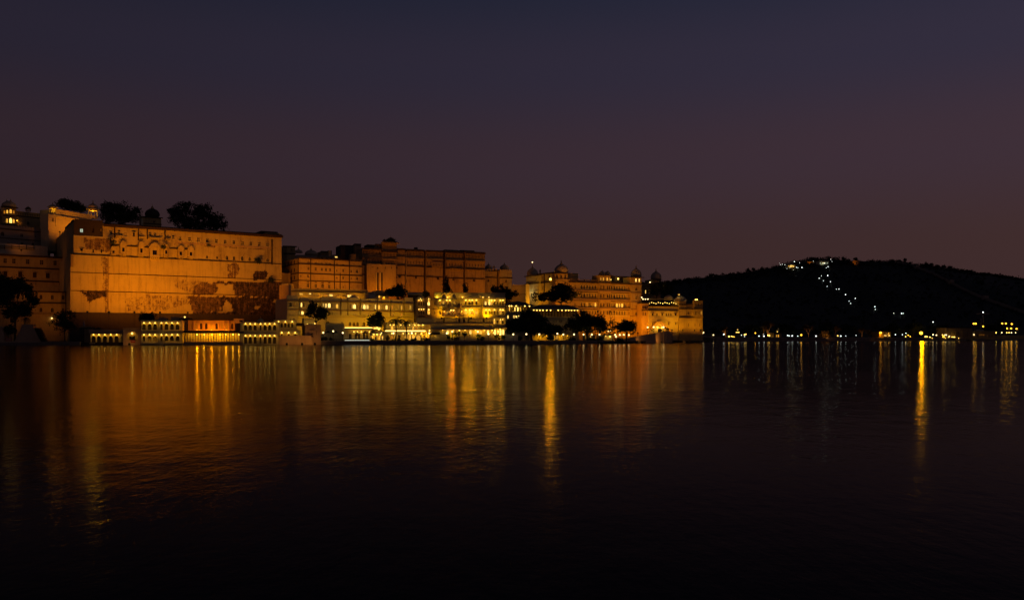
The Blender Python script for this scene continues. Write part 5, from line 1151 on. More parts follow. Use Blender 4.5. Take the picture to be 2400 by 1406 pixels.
B = Bld('palace_annex', 'lower yellow lit palace annex with hooded windows and double stair above the ramp', 'palace annex', 1504, 389, 1648, 395)
a0 = B.wall(1504, 1520, 711, None, d=.8, depth=12, m='rose_plaster'); a1 = B.wall(1520, 1594, 718, None, at=1550, d=0, depth=12, m='cream_plaster'); a2 = B.wall(1592, 1608, 706, None, at=1600, d=-1.4, depth=10, m='tan_plaster'); a3 = B.wall(1606, 1647, 711, None, at=1620, d=-.4, depth=12, m='tan_plaster')
for v in (720, 735.5): B.row(a0, (1507.4, 1512.6), (1510, v), 3, 8, 'arch', 's')
for u, wp, hp, k in ((1529.6, 5, 5.5, 'hood'), (1540, 4, 5.5, 'rect'), (1552, 4, 6, 'hood'), (1562, 4, 6.5, 'arch'), (1567.2, 4, 6.5, 'arch'), (1572.4, 4, 6.5, 'arch'), (1583.3, 5, 5.5, 'hood')): B.win(a1, u, 736.8, wp, hp, k, 's')
for u in (1529.5, 1551, 1567.6, 1583.6): B.win(a1, u, 758.5, 3, 5.5, 'hood', 's')
B.ledge(1503, 1521, 711, at=1510, t=.4, proud=.4, d=.8); B.ledge(1519, 1594, 717.6, at=1550, t=.5, proud=.7, name='roof_cornice'); B.ledge(1504, 1594, 727.5, at=1550, t=.5, proud=.6); B.ledge(1519, 1594, 743.3, at=1550, t=.3, proud=.3, m='cream_plaster'); B.ledge(1519, 1594, 765, at=1550, t=.2, proud=.2, m='cream_plaster')
for v in (714, 724, 744): B.ledge(1591.5, 1608, v, at=1600, t=.4, proud=.5, d=-1.4); B.ledge(1606, 1648.5, v, at=1620, t=.4, proud=.6, d=-.4)
B.row(a2, (1600, 1605), (1602, 713.5), 2.4, 5, 'rect', 's'); B.row(a3, (1614, 1626, 1636, 1642), (1620, 734), 3, 8, 'arch', 's'); B.row(a3, (1614, 1629, 1640), (1620, 761.5), 2.2, 7, 'slit', 's')
ob = B.wall(1626, 1647.5, 704, 742, at=1630, d=-1.6, depth=1.4, m='tan_plaster', name='bay'); B.row(ob, (1631, 1637.5, 1643.5), (1637, 713.5), 3.2, 7, 'arch', 's'); B.row(ob, (1631, 1638, 1644), (1637, 733), 3.4, 9, 'arch', 'siw'); B.ledge(1625, 1648.5, 704, at=1630, t=.3, proud=.6, d=-1.6, name='eave'); B.ledge(1625, 1648.5, 723.5, at=1630, t=.4, proud=.6, d=-1.6); B.corbels(1626, 1647.5, 742, 746, 7, -.4, 1.3, 'tan_plaster')
B.dome(1594, 708, 14.5, 15, 3, 'dome_stone', .045, 0); B.dome(1567, 704, 11, 13, 7, 'dome_stone', .0, 0); B.dome(1591.5, 692.5, 4.5, 6.5, 3, 'brass', 0, 4, name='finial_urn'); B.lamp(1591.5, 690.5, .6, 60, (1, .70, .22), .16)
for u in (1629, 1634): B.dome(u, 704, 4, 3, .2, 'dome_stone', 0, 2)
B.lamp(1630.5, 702.5, -1.0, 45, (1, .85, .4), .3, 'bulb_warm'); B.lamp(1634, 702, -1.0, 20, (1, .85, .4), .26, 'bulb_warm'); B.lamp(1642.5, 705, -1.2, 10, WHITE, .22, 'bulb_white')
B.box('roof_canopy', 1524, 1556, 699.5, 702, 2, 10, 'roof_slate', at=1540)
for i, u in enumerate(np.arange(1522, 1592, 5.2)): B.lamp(u, 711.5 - (i * 5 % 3) * 1.4, .8 + (i * 7 % 4), 7, WARM, .17)
for u, v in ((1504, 697), (1507, 701), (1512.7, 701), (1518.5, 701)): B.lamp(u, v, 1.2, 10, WHITE, .28, 'bulb_white')
# double stair with glowing arch below
x0, z0 = B.p(1522, 778, -2.2); x1, z1 = B.p(1540, 757.5, -2.2); x2 = B.p(1552, 757.5, -2.2)[0]; x3 = B.p(1572, 776, -2.2)[0]
sp = MB(); sp.add([(x0, -2.2, z0), (x1, -2.2, z1), (x2, -2.2, z1), (x3, -2.2, z0), (x3, -2.2, z0 + .9), (x2, -2.2, z1 + .9), (x1, -2.2, z1 + .9), (x0, -2.2, z0 + .9)] + [(x0, -.1, z0), (x1, -.1, z1), (x2, -.1, z1), (x3, -.1, z0), (x3, -.1, z0 + .9), (x2, -.1, z1 + .9), (x1, -.1, z1 + .9), (x0, -.1, z0 + .9)],
    [(0, 1, 6, 7), (1, 2, 5, 6), (2, 3, 4, 5), (0, 8, 9, 1), (1, 9, 10, 2), (2, 10, 11, 3), (7, 6, 14, 15), (6, 5, 13, 14), (5, 4, 12, 13)]); sp.build('double_stair', 'rose_plaster', B.root)
B.box('doorway', 1543, 1549, 770, 778, -.5, -.02, 'dark_glass', at=1546); B.lamp(1541, 766.5, -1.4, 130, (1, .72, .10), .3); B.lamp(1551, 767, -1.4, 110, (1, .72, .10), .25)
B.finish(); AX = B
# ramp and jetty
def ramp_wall():
    t = thing('ramp_wall', 'pale sloping ramp wall rising to the palace annex above the water', 'ramp wall', (0, 0, 0))
    pts = [(1442, 797, 334), (1478, 791.5, 346), (1520, 783, 362), (1560, 776.5, 380), (1576, 776.8, 390)]
    q = [P(u, v, Y) for u, v, Y in pts]
    base = q[0].copy(); base.z = 0; t.location = base; b = MB(); c = MB()
    for a, d_ in zip(q, q[1:]):
        a = a - base; d_ = d_ - base
        for bb, zlo, zh, off, th in ((b, -1, -.3, 0, 9), (c, None, 0, .2, 1.0)):
            za0 = zlo if zlo is not None else a.z - .3; zd0 = zlo if zlo is not None else d_.z - .3
            bb.add([(a.x, a.y - off, za0), (d_.x, d_.y - off, zd0), (d_.x, d_.y + th, zd0), (a.x, a.y + th, za0), (a.x, a.y - off, a.z + zh), (d_.x, d_.y - off, d_.z + zh), (d_.x, d_.y + th, d_.z + zh), (a.x, a.y + th, a.z + zh)],
                   [(0, 3, 2, 1), (4, 5, 6, 7), (0, 1, 5, 4), (1, 2, 6, 5), (2, 3, 7, 6), (3, 0, 4, 7)])
    b.build('wall', 'rose_plaster', t); c.build('parapet', 'pale_stone', t)
    for u in (1555, 1561): 
        p_ = P(u, 790, 378 + (u - 1555) * .6) - base; MB().box(p_.x - .2, p_.x + .2, p_.y - .6, p_.y + .2, -1, 5.5).build('pier', 'pale_stone', t)
    j = thing('jetty', 'dark columned jetty with sloping balustrade right of the ramp', 'jetty', base)
    pts = [(1576, 778.5, 391), (1612, 781.5, 420), (1648, 785.5, 455), (1690, 790, 482)]; q = [P(u, v, Y) - base for u, v, Y in pts]; dk = MB(); rl = MB()
    for a, d_ in zip(q, q[1:]):
        for bb, h0, h1, off, th in ((dk, -.9, -.2, 0, 9), (rl, .75, .95, .05, .3), (rl, -.2, .0, .1, .4)):
            bb.add([(a.x, a.y - off, a.z + h0), (d_.x, d_.y - off, d_.z + h0), (d_.x, d_.y + th, d_.z + h0), (a.x, a.y + th, a.z + h0), (a.x, a.y - off, a.z + h1), (d_.x, d_.y - off, d_.z + h1), (d_.x, d_.y + th, d_.z + h1), (a.x, a.y + th, a.z + h1)],
                   [(0, 3, 2, 1), (4, 5, 6, 7), (0, 1, 5, 4), (1, 2, 6, 5), (2, 3, 7, 6), (3, 0, 4, 7)])
        ln = (d_ - a).length; n = int(ln / 2.6)
        for i in range(n):
            p_ = a.lerp(d_, (i + .5) / n); MB().tube((p_.x, p_.y + .3, -1), (p_.x, p_.y + .3, p_.z - .9), .3, .3, 8).build('column', 'quay_stone', j)
            rl.box(p_.x - .12, p_.x + .12, p_.y - .04, p_.y + .2, p_.z, p_.z + .75)
    dk.build('deck', 'quay_stone', j); rl.build('balustrade', 'quay_stone', j)
    bw = MB()
    for a, d_ in zip(q, q[1:]): bw.add([(a.x, a.y + 8, -1), (d_.x, d_.y + 8, -1), (d_.x, d_.y + 8, d_.z - .9), (a.x, a.y + 8, a.z - .9)], [(0, 1, 2, 3)])
    bw.build('back_wall', 'dark_stone', j)
ramp_wall()
B = Bld('guard_kiosk', 'small dark domed guard kiosk on the ramp below the annex', 'kiosk', 1560, 384, 1569, 386, zb=P(1560, 777, 384).z)
B.kiosk(1564.5, 768, 772, 777, 6.5, 1.0, 'dark_trim', 8, 'dark_stone', 0, 2, None, 'base')

# garden walls, sodium lit
B = Bld('garden_wall', 'low garden wall glowing orange behind the garden tree trunks', 'wall', 1240, 341, 1345, 345)
Wl = B.wall(1240, 1345, 778, None, at=1290, d=0, depth=2, m='cream_plaster')
for u in (1300.5, 1306): B.win(Wl, u, 790, 4.5, 9, 'arch', 'w')
for u, pw in ((1262, 190), (1272, 160), (1281, 110), (1303, 260), (1316, 190), (1330, 90)): B.lamp(u, 786.5, -1.4, pw, (1, .42, .0), .14, 'bulb_sodium')
B.finish()
B = Bld('quay_parapet', 'pale panelled parapet wall beside the hotel corner on the quay', 'wall', 1180, 306, 1218, 309)
B.wall(1181, 1214, 784.5, None, at=1190, d=0, depth=1, m='white_plaster'); B.ledge(1180.5, 1214.5, 784.5, at=1190, t=.25, proud=.15, m='white_plaster', name='coping'); B.finish()
B = Bld('boat_house', 'small yellow lit boat house with dark doorway beside the garden quay', 'hut', 1414, 334, 1436, 336)
Wl = B.wall(1416, 1435, 784, None, d=0, depth=4, m='cream_plaster'); B.win(Wl, 1424, 795, 5, 8, 'rect', 'd'); B.ledge(1414, 1437, 783.5, t=.3, proud=.7, m='rose_plaster', name='eave', slope=.2); B.lamp(1430, 788.8, -1.0, 60, WARM, .3); B.lamp(1420, 788, -1.0, 30, WARM, .14); B.finish()
for i, (u, v, n) in enumerate(((1373, 790, 0), (1384, 790, 1), (1396, 790, 2))):
    B = Bld('garden_gate', ('small pale lit gate pier under the big garden tree', 'bright lit garden doorway under the big garden tree', 'dim orange garden doorway right under the big garden tree')[i], 'gate', u - 5, 343, u + 5, 344)
    Wl = B.wall(u - 4, u + 4, 785, None, d=0, depth=1, m='cream_plaster'); B.win(Wl, u, 791, 3, 8, 'arch', 'wWa'[i]); B.finish()

# ================================================================== FLOODLIGHTS
def aim(Bd, u, v, d=0):
    x, z = Bd.p(u, v, d); return Bd.world(x, d, z)
for u, Y, pw, tu, tv in ((205, 282, 6500, 215, 640), (255, 284, 9500, 265, 630), (315, 286, 14500, 325, 630), (375, 288, 16500, 385, 630), (440, 291, 13500, 450, 620), (505, 294, 12500, 520, 615), (550, 297, 13000, 565, 600), (590, 299, 12500, 622, 590)):
    p_ = P(u, HY, Y); p_.z = 11.0; flood(p_, aim(FW, tu, tv), pw * (.80 + .16 * (u % 4 == 3)), SODIUM, 108 if u < 540 else 84, 'sodium floodlight at the foot of the fortress wall', 'floodlights below the fortress wall', stand=10.0)
p_ = P(95, HY, 290); p_.z = 5; flood(p_, P(100, 690, 308), 1300, SODIUM, 110, 'added sodium floodlight before the dim left palace wing', stand=4.0)  # added fill: this wing has only sky and spill light
p_ = P(60, HY, 306); p_.z = 20; flood(p_, P(70, 615, 330), 1500, (1, .27, .02), 130, 'added sodium floodlight on the roof of the dim left palace wing', stand=1.0)  # added to lift the middle wing, which has no floodlight of its own
p_ = P(50, HY, 333); p_.z = 36.5; flood(p_, P(60, 545, 350), 170, (1, .26, .02), 140, 'added dim floodlight behind the pale terrace wall', stand=1.0)  # another added fill, for the upper wing behind the terrace
for u, Y, pw in ((140, 352, 1600), (165, 350, 3000), (190, 355, 3400)):
    p_ = LW.world(LW.p(u, 500, -8)[0], -8, 7.5); flood(p_, aim(LW, u, 506), pw * .6, (1, .27, .0), 150, 'sodium floodlight below the lit balustrade wing', 'floodlights below the balustrade wing', stand=1)
for u, Y, pw in ((705, 335, 2000), (745, 337, 2500), (790, 341, 2700), (830, 344, 2700)):
    p_ = P(u, HY, Y); p_.z = 21.6; flood(p_, aim(OC, u + 3, 640), pw, SODIUM, 130, 'sodium floodlight on the roof below the ochre palace', 'floodlights below the ochre palace', stand=.8)
for u, pw in ((715, 130), (755, 130), (795, 170), (835, 170)):
    p_ = P(u, HY, TR.Yat(u) - 3); p_.z = 16.5; flood(p_, aim(TR, u, 690), pw * 3, (1, .36, .0), 150, 'lamp washing the long restaurant above the hotel roof', 'lamps before the long restaurant', stand=1.2)
for u, Y, pw in ((880, 364, 2500), (915, 365, 2600), (960, 370, 2000), (1005, 373, 1900), (1050, 376, 1900), (1095, 379, 2100), (1120, 381, 2100)):
    p_ = P(u, HY, Y); p_.z = 18; flood(p_, aim(OP, u + 2, 640), pw, (1, .265, .0), 130, 'sodium floodlight in the yard below the old palace', 'floodlights below the old palace', stand=3)
p_ = P(1165, HY, 380); p_.z = 16; flood(p_, aim(DP, 1172, 655), 2300, (1, .28, .01), 110, 'sodium floodlight below the domed bastion', stand=3)
p_ = P(1222, HY, 372); p_.z = 14; flood(p_, aim(CW, 1222, 695), 1500, (1, .46, .03), 110, 'floodlight below the crenellated wall', stand=2)
for u, v, pw in ((690, 795, 1100), (735, 795, 1500), (790, 780, 2500), (835, 775, 2300), (880, 770, 1800), (925, 760, 1500), (955, 760, 1300)):
    Y = HT.Yat(u) - 9; p_ = P(u, HY, Y); p_.z = 4.2; flood(p_, aim(HT, u, 742), pw, (1, .42, .0), 140, 'garden floodlight washing the cream hotel front', 'floodlights before the cream hotel', stand=3.0)
for u, pw in ((1035, 1100), (1070, 1100), (1105, 1500), (1140, 1400)):
    p_ = HB.world(HB.p(u, 760, -3.2)[0], -3.2, HB.p(u, 744, -3.2)[1]); flood(p_, aim(HB, u, 715), pw, (1, .44, .0), 150, 'terrace uplight below the bright hotel block', 'uplights on the hotel terrace', stand=.5)
for u, pw in ((1000, 500), (1060, 700), (1120, 700), (1170, 600)):
    p_ = HB.world(HB.p(u, 780, -7)[0], -7, 1.2); flood(p_, aim(HB, u, 752, -3.4), pw * 1.8, (1, .44, .01), 140, 'low garden floodlight before the bright hotel block', 'floodlights before the bright hotel block', stand=1.2)
for u, Y, pw in ((1340, 372, 2200), (1370, 374, 3200), (1405, 376, 4600), (1440, 380, 6500), (1470, 383, 6500), (1495, 386, 4800)):
    p_ = P(u, HY, Y - 4); p_.z = 4.5; flood(p_, aim(RPAL, u + 2, 725), pw, (1, .29, .0), 124, 'sodium floodlight at the foot of the right palace', 'floodlights below the right palace', stand=3.5)
for u, pw in ((1305, 2800), (1330, 2800)):
    p_ = P(u, HY, 362); p_.z = 14.5; flood(p_, aim(RPAL, u, 660), pw, (1, .30, .0), 120, 'sodium floodlight behind the terrace trees', 'floodlights behind the terrace trees', stand=2)
p_ = P(1255, HY, 385); p_.z = 15; flood(p_, aim(RW, 1255, 660), 3600, (1, .40, .01), 110, 'floodlight below the left wing of the right palace', stand=2)
for u, pw in ((1528, 700), (1550, 1500), (1575, 1700), (1600, 900), (1628, 800), (1642, 700)):
    p_ = P(u, HY, AX.Yat(u) - 6); p_.z = P(u, 777, AX.Yat(u)).z - .2 + 1.0; flood(p_, aim(AX, u, 745), pw, (1, .36, .0), 140, 'sodium floodlight on the ramp below the annex', 'floodlights below the annex', stand=1.0)
for u, Y, tu, tv, pw in ((1400, 345, 1312, 640, 11000), (1430, 346, 1420, 648, 7000), (1440, 347, 1488, 645, 9000)):
    p_ = P(u, HY, Y); p_.z = 13.0; flood(p_, aim(RPAL, tu, tv), pw, (1, .30, .01), 46, 'narrow floodlight in the garden aimed at the right palace domes', 'garden floodlights aimed at the domes', stand=12)
p_ = P(1560, HY, 372); p_.z = P(1560, 776, 380).z + 1.5; flood(p_, aim(AX, 1592, 700), 3000, (1, .34, .02), 60, 'narrow floodlight aimed at the annex dome', stand=1.2)
p_ = P(1192, HY, 372); p_.z = 14.5; flood(p_, aim(DP, 1165, 632), 3500, (1, .30, .01), 60, 'narrow floodlight aimed at the bastion domes', stand=2)
# floodlights that face the lake: their beams make the long streaks on the water
def lake_flood(Bd, u, v, d, power, col, r):
    x, z = Bd.p(u, v, d); l = bpy.data.lights.new('flood_light', 'SPOT'); l.energy = power; l.color = col; l.spot_size = math.radians(75); l.spot_blend = .6; l.shadow_soft_size = r
    o = link('flood_light', l, Bd.root, (x, d, z)); tgt = Bd.root.matrix_world
    wp = Bd.world(x, d, z); dr = Vector((0, 20, 0)) - wp; dr = Matrix.Rotation(-Bd.root.rotation_euler.z, 3, 'Z') @ dr
    o.rotation_mode = 'QUATERNION'; o.rotation_quaternion = dr.to_track_quat('-Z', 'Y')
lake_flood(RW, 1290, 654.3, -1.7, 3000, (1, .36, .0), .4)
lake_flood(HB, 1060, 726.5, -3.2, 1300, (1, .22, .0), .25)
for u in (1091.6, 1106, 1147, 1173): lake_flood(HB, u, 702, -2.6, 330, (1, .38, .0), .2)


for u, Y, pw, lab in ((672, 274.3, 170, 'added low uplight at the foot of the pink water wall'), (708, 276, 170, 'second added low uplight at the foot of the pink water wall'), (738, 278, 150, 'added low uplight before the pink corner house'), (303, 266.6, 90, 'added low uplight before the pink gatehouse'), (1505, 349, 260, 'added low uplight before the pale sloping ramp wall'), (1550, 368, 420, 'second added low uplight before the pale sloping ramp wall'), (1610, 408, 300, 'added low uplight before the columned jetty')):
    p_ = P(u, HY, Y); p_.z = .5; flood(p_, P(u, 788, Y + 4), pw, (1, .40, .06), 150, lab, stand=1.0, r=.15)  # uplights added to brighten dim waterside faces; no such fixtures known
# ================================================================== TREES
tree('broad_tree', 'big dark tree at the far left waterside', 35, 285, 800, [(10, 690, 42, 40), (45, 672, 28, 26), (70, 700, 22, 22), (30, 730, 40, 22), (5, 660, 25, 16)], 8000, .42, zb=.9)
tree('thin_tree', 'thin dark tree with fine twigs before the dim left wing', 152, 279, 794, [(152, 757, 26, 26), (165, 740, 16, 12), (140, 742, 12, 10)], 1900, .3, zb=.9, tr=.2)
tree('small_palm_bush', 'ragged dark plant beside the pale ghat steps', 27, 279, 790, [(28, 772, 13, 10)], 420, .35, zb=.9, tr=.15, cat='plant')
tree('broad_tree', 'dark tree crown behind the lit balustrade wing', 168, 395, 500, [(158, 482, 22, 11), (178, 486, 18, 10), (192, 492, 10, 8)], 3000, .5, zb=42)
tree('broad_tree', 'dark round tree between the lit kiosk and the roof dome', 282, 335, 530, [(258, 492, 24, 17), (285, 492, 26, 16), (312, 503, 20, 16), (250, 512, 18, 12), (300, 515, 30, 10)], 6000, .42, zb=42.3)
tree('broad_tree', 'large dark tree rising above the middle of the fortress wall', 455, 345, 545, [(440, 495, 32, 19), (475, 503, 32, 20), (505, 520, 26, 18), (408, 500, 20, 14), (425, 516, 30, 18), (470, 530, 50, 12)], 9000, .44, zb=42.3)
tree('broad_tree', 'dark tree growing at the foot of the fortress wall behind the left arcade', 349, 284, 756, [(349, 744, 20, 11), (340, 748, 16, 9)], 1200, .32, zb=.9)
tree('terrace_tree', 'two lobed dark tree before the left end of the hotel', 742, 289, 765, [(735, 723, 13, 13), (728, 733, 12, 10), (757, 736, 12, 15), (746, 740, 14, 9), (752, 728, 8, 8)], 2600, .33, zb=.9, tr=.22)
tree('terrace_tree', 'round dark green tree in front of the middle of the hotel', 882, 293, 790, [(881, 752, 19, 16), (872, 757, 12, 12), (893, 757, 12, 12), (884, 742, 12, 8)], 2600, .33, zb=.9)
tree('terrace_tree', 'dark tree against the old palace above the hotel roof', 932, 330, 712, [(930, 684, 22, 12), (942, 688, 16, 10), (918, 688, 14, 9), (932, 675, 14, 8)], 2400, .38, zb=15)
tree('small_tree', 'small dark tree beside the yellow stair house above the hotel', 998, 325, 700, [(998, 691, 9, 7)], 500, .3, zb=15, tr=.15)
tree('vine_tree', 'dark creeper clump climbing the old palace wall', 1046, 371, 700, [(1046, 668, 9, 20), (1049, 685, 10, 12)], 900, .35, zb=10, tr=.2)
tree('vine_tree', 'narrow dark creeper in the corner of the old palace wall', 1091, 378, 700, [(1091, 680, 6, 16)], 500, .35, zb=10, tr=.2)
tree('terrace_tree', 'dark spreading tree before the crenellated wall', 1180, 352, 722, [(1168, 681, 19, 12), (1192, 690, 20, 13), (1180, 695, 24, 10), (1205, 688, 9, 8), (1188, 712, 12, 8)], 3000, .4, zb=12.5)
tree('terrace_tree', 'large dark tree in front of the right palace upper windows', 1315, 360, 724, [(1318, 688, 34, 22), (1290, 698, 30, 14), (1335, 695, 20, 17), (1265, 697, 22, 12), (1315, 675, 18, 12)], 5200, .42, zb=12.5)
tree('garden_tree', 'huge round dark tree left of the garden behind the quay', 1246, 326, 795, [(1240, 757, 36, 26), (1262, 762, 30, 22), (1222, 765, 24, 20), (1278, 772, 18, 16), (1245, 742, 26, 14)], 5600, .42, zb=.9, tr=.5)
tree('garden_tree', 'low dark tree between the hotel corner and the huge round tree', 1196, 322, 795, [(1195, 768, 18, 18), (1204, 760, 10, 12)], 1500, .38, zb=.9)
tree('garden_tree', 'medium dark tree between the two largest garden trees', 1304, 330, 797, [(1303, 772, 18, 9), (1290, 778, 10, 12), (1316, 775, 12, 8)], 1300, .36, zb=.9, tr=.25)
tree('garden_tree', 'huge dark spreading tree in the middle of the garden', 1375, 330, 797, [(1368, 758, 38, 22), (1395, 757, 30, 20), (1345, 765, 24, 16), (1412, 768, 20, 16), (1365, 742, 18, 12)], 5800, .42, zb=.9, tr=.5)
tree('garden_tree', 'sparse twiggy tree lit orange between two dark garden trees', 1436, 338, 797, [(1436, 760, 14, 14), (1430, 772, 10, 8)], 520, .28, zb=.9, tr=.15)
tree('garden_tree', 'rounded dark tree at the foot of the ramp', 1468, 336, 797, [(1468, 764, 21, 14), (1480, 770, 13, 13), (1455, 770, 14, 9)], 2600, .36, zb=.9, tr=.3)
tree('terrace_tree', 'dark trees mass right of the rear ribbed dome', 1540, 412, 705, [(1545, 675, 22, 14), (1562, 682, 18, 14), (1530, 682, 16, 10), (1550, 668, 14, 9)], 2600, .5, zb=18)
palm('taller palm nearer the bright pavilion before the terrace restaurant', 927, 291.6, 796, 752, 24, .9)
palm('second palm right of the taller one before the terrace restaurant', 951, 292.4, 796, 754, 22, .9)
for i, (u, v, ru, rv) in enumerate(((755, 793, 4, 3), (762, 794, 5, 3), (776, 794, 6, 3), (871, 796, 3, 4), (907, 794, 3, 5), (922, 797, 4, 3), (935, 797, 6, 3), (950, 797, 5, 3), (966, 797, 6, 3), (972, 796, 4, 3), (996, 797, 7, 3))):
    bush('potted_shrub', f'{ordn(i)} dark shrub from the left along the restaurant quay edge', u, v, shoreY(u) + 1.4, ru, rv, 140, .2, cat='shrub', group='shrubs on the restaurant quay', zb=.9)
for i, (u, v, ru, rv, vb) in enumerate(((1067, 783.5, 6.5, 4, 798), (1088.5, 783.5, 5.5, 3.5, 798), (1122, 788, 5, 3, 799), (1165, 789, 6, 3.5, 799), (1180, 790.5, 5, 2.6, 799), (1053, 790, 5, 6, 799), (1070, 794, 6, 4, 799), (1130, 794.5, 5, 4, 799))):
    tree('topiary_shrub', f'{ordn(i)} umbrella shaped topiary counted from the gazebo side of the hotel garden' if i < 5 else ('loose dark shrub beside the gazebo', 'dark clipped ball in front of the hotel door', 'dark clipped ball under the right hand hotel windows')[i - 5], u, shoreY(u) + 1.6, vb, [(u, v, ru, rv)], 260, .2, zb=.9, tr=.1, cat='shrub', group='topiary shrubs in the hotel garden', limbs=False)
for i, (u, v, ru, rv) in enumerate(((1215, 793, 8, 3), (1290, 792, 12, 5), (1340, 796, 16, 3), (1385, 796, 14, 3), (1405, 795, 8, 4), (1450, 796, 10, 3))):
    bush('garden_hedge', f'{ordn(i)} low dark hedge clump from the left along the garden quay', u, v, 322 + (u - 1215) * .05, ru, rv, 360, .28, cat='hedge', group='hedges along the garden quay', zb=.9)
# ================================================================== LAMP POSTS ON THE NEAR SHORE
for i, (u, v) in enumerate(((757.6, 779.6), (781, 776), (803.4, 780), (894, 780.5), (922, 781), (965, 780.5), (1006.4, 781), (1047, 781), (1060, 777), (1120, 777.3), (1145, 783))):
    lamp_post(f'white globe lamp post on the hotel quay, {ordn(i)} from the left', u, v, shoreY(u) + 1.3, .9, 'globe lamps on the hotel quay', .27, power=16)
for i, (u, v, Y) in enumerate(((1203, 783.5, 304), (1233.7, 783, 309), (1264, 783.5, 313), (1306.4, 781.7, 320), (1320.4, 783.7, 319), (1345.4, 783.7, 322), (1367.6, 784, 325), (1387, 784, 327), (1405, 784, 329), (1425.8, 776, 345), (1431, 774.5, 346), (1441.8, 784.5, 338), (1443.7, 789, 336), (1452.7, 784.8, 340), (1462, 784.3, 342), (1474, 785, 344))):
    lamp_post(f'white globe lamp post in the garden, {ordn(i)} from the left', u, v, Y, .9, 'globe lamps in the garden', .30, power=14)
for i, (u, v) in enumerate(((1518, 767), (1532, 766.5), (1555, 766.7), (1572, 769), (1582, 769), (1589, 771.5), (1598, 771.8), (1611, 773.8), (1621, 776), (1625, 776), (1646.4, 781), (1649, 779), (1672, 785))):
    Y = 366 + max(0, u - 1518) * .66; vg = 777 + max(0, (u - 1576)) * .11 if u > 1530 else 783
    lamp_post(f'white globe lamp post on the ramp and jetty, {ordn(i)} from the left', u, v, Y, P(u, vg + 1, Y).z, 'globe lamps on the ramp', .33, power=14)
# parasols on the restaurant quay
def parasol(label, u, v, Y, wp, closed=False, m='cloth_red'):
    c = P(u, v, Y); t = thing('parasol', label, 'parasol', (c.x, c.y, .9), 0); h = c.z - .9; k = Y / F; r = wp * k / 2
    MB().tube((0, 0, 0), (0, 0, h + .1), .04, .04, 6).build('pole', 'grey_metal', t)
    if closed: MB().lathe(0, 0, [(.10, h - 1.3), (.36, h - 1.1), (.30, h - .5), (.05, h + .1)], 8, .12).build('canopy', m, t)
    else: MB().lathe(0, 0, [(r, h - .75), (r * .98, h - .62), (r * .5, h - .3), (.04, h + .05)], 8).build('canopy', m, t)
    MB().lathe(0, 0, [(.35, 0), (.35, .1), (.06, .14)], 8).build('base', 'dark_stone', t)
parasol('dark open parasol left of the centre globe lamp on the quay', 769, 775, 286, 12, m='cloth_dark'); parasol('dark open parasol right under the stair on the quay', 786, 775, 287, 13, m='cloth_dark')
parasol('closed red parasol before the restaurant arches', 836.5, 777.5, 288, 8, True); parasol('open red parasol before the restaurant arches', 856, 776, 288.6, 13)
# illuminated pool rim / rail on the quay
t_ = thing('quay_rail', 'low rail with cool light line on the quay before the restaurant', 'railing', P(783, HY, 285.2) * 1.0); t_.location.z = .9
a_ = P(866, HY, 288.4) - P(783, HY, 285.2)
b_ = MB()
for i in range(15): q_ = a_ * (i / 14); b_.tube((q_.x, q_.y, 0), (q_.x, q_.y, .95), .04, .04, 5)
tag(b_.build('rail_posts', 'dark_metal', t_), kind='stuff'); MB().tube((0, 0, .95), (a_.x, a_.y, .95), .05, .05, 6).build('handrail', 'dark_metal', t_); MB().tube((a_.x * .3, a_.y * .3, .55), (a_.x, a_.y, .55), .07, .07, 6).build('light_strip', 'strip_cool', t_)

# ghat details at far left
B = Bld('ghat_platform', 'pale trapezoid ghat platform with stairs at far left', 'platform', 33, 277, 96, 279, zb=.8)
x0 = B.p(33, 786, 0)[0]; x1 = B.p(96, 786, 0)[0]; xa = B.p(50, 761, 0)[0]; xb = B.p(77, 761, 0)[0]; zt = B.p(60, 766, 0)[1]; zk = B.p(60, 760, 0)[1]
MB().prism([(x0, 0), (x1, 0), (xb, zt), (xa, zt)], 0, 5).build('ramp_block', 'rose_plaster', B.root); MB().box(xa, xb, -.1, 3, zt + .01, zk).build('parapet', 'rose_plaster', B.root)
for i in range(8):
    f = i / 8; MB().box(x1 + (xb - x1) * f, x1 + (xb - x1) * f + 1.3, .5, 4, 0, zt * (i + .8) / 8 - .2).build('step', 'dark_stone', B.root)
B = Bld('plinth_block', 'pale block standing at the waterline in the left corner', 'plinth', 3, 267, 41, 267.6, zb=-.6)
MB().box(0, B.L, 0, 2.5, 0, 1.8).build('block', 'rose_plaster', B.root)
B = Bld('ghat_sign', 'small red notice board on posts above the pale waterline block', 'sign', 13, 268.5, 27, 268.7, zb=1.2)
MB().box(0, B.L, 0, .06, .15, 1.0).build('board', 'sign_red', B.root)
for z in (.4, .7): MB().box(.15, B.L - .15, -.02, 0, z, z + .09).build('stripe', 'sign_white', B.root)
for x in (.2, B.L - .25): MB().box(x, x + .06, .06, .12, -.2, .9).build('post', 'dark_metal', B.root)
B = Bld('side_shrine', 'pale tapered block at the left picture edge', 'shrine', -20, 276, 10, 276.5, zb=.9)
MB().frustum(0, B.L, 0, 4, 0, 4.4, .5, .4).build('block', 'rose_plaster', B.root); MB().box(.2, B.L - .2, .2, 3.6, 4.4, 5.0).build('cornice', 'rose_plaster', B.root)

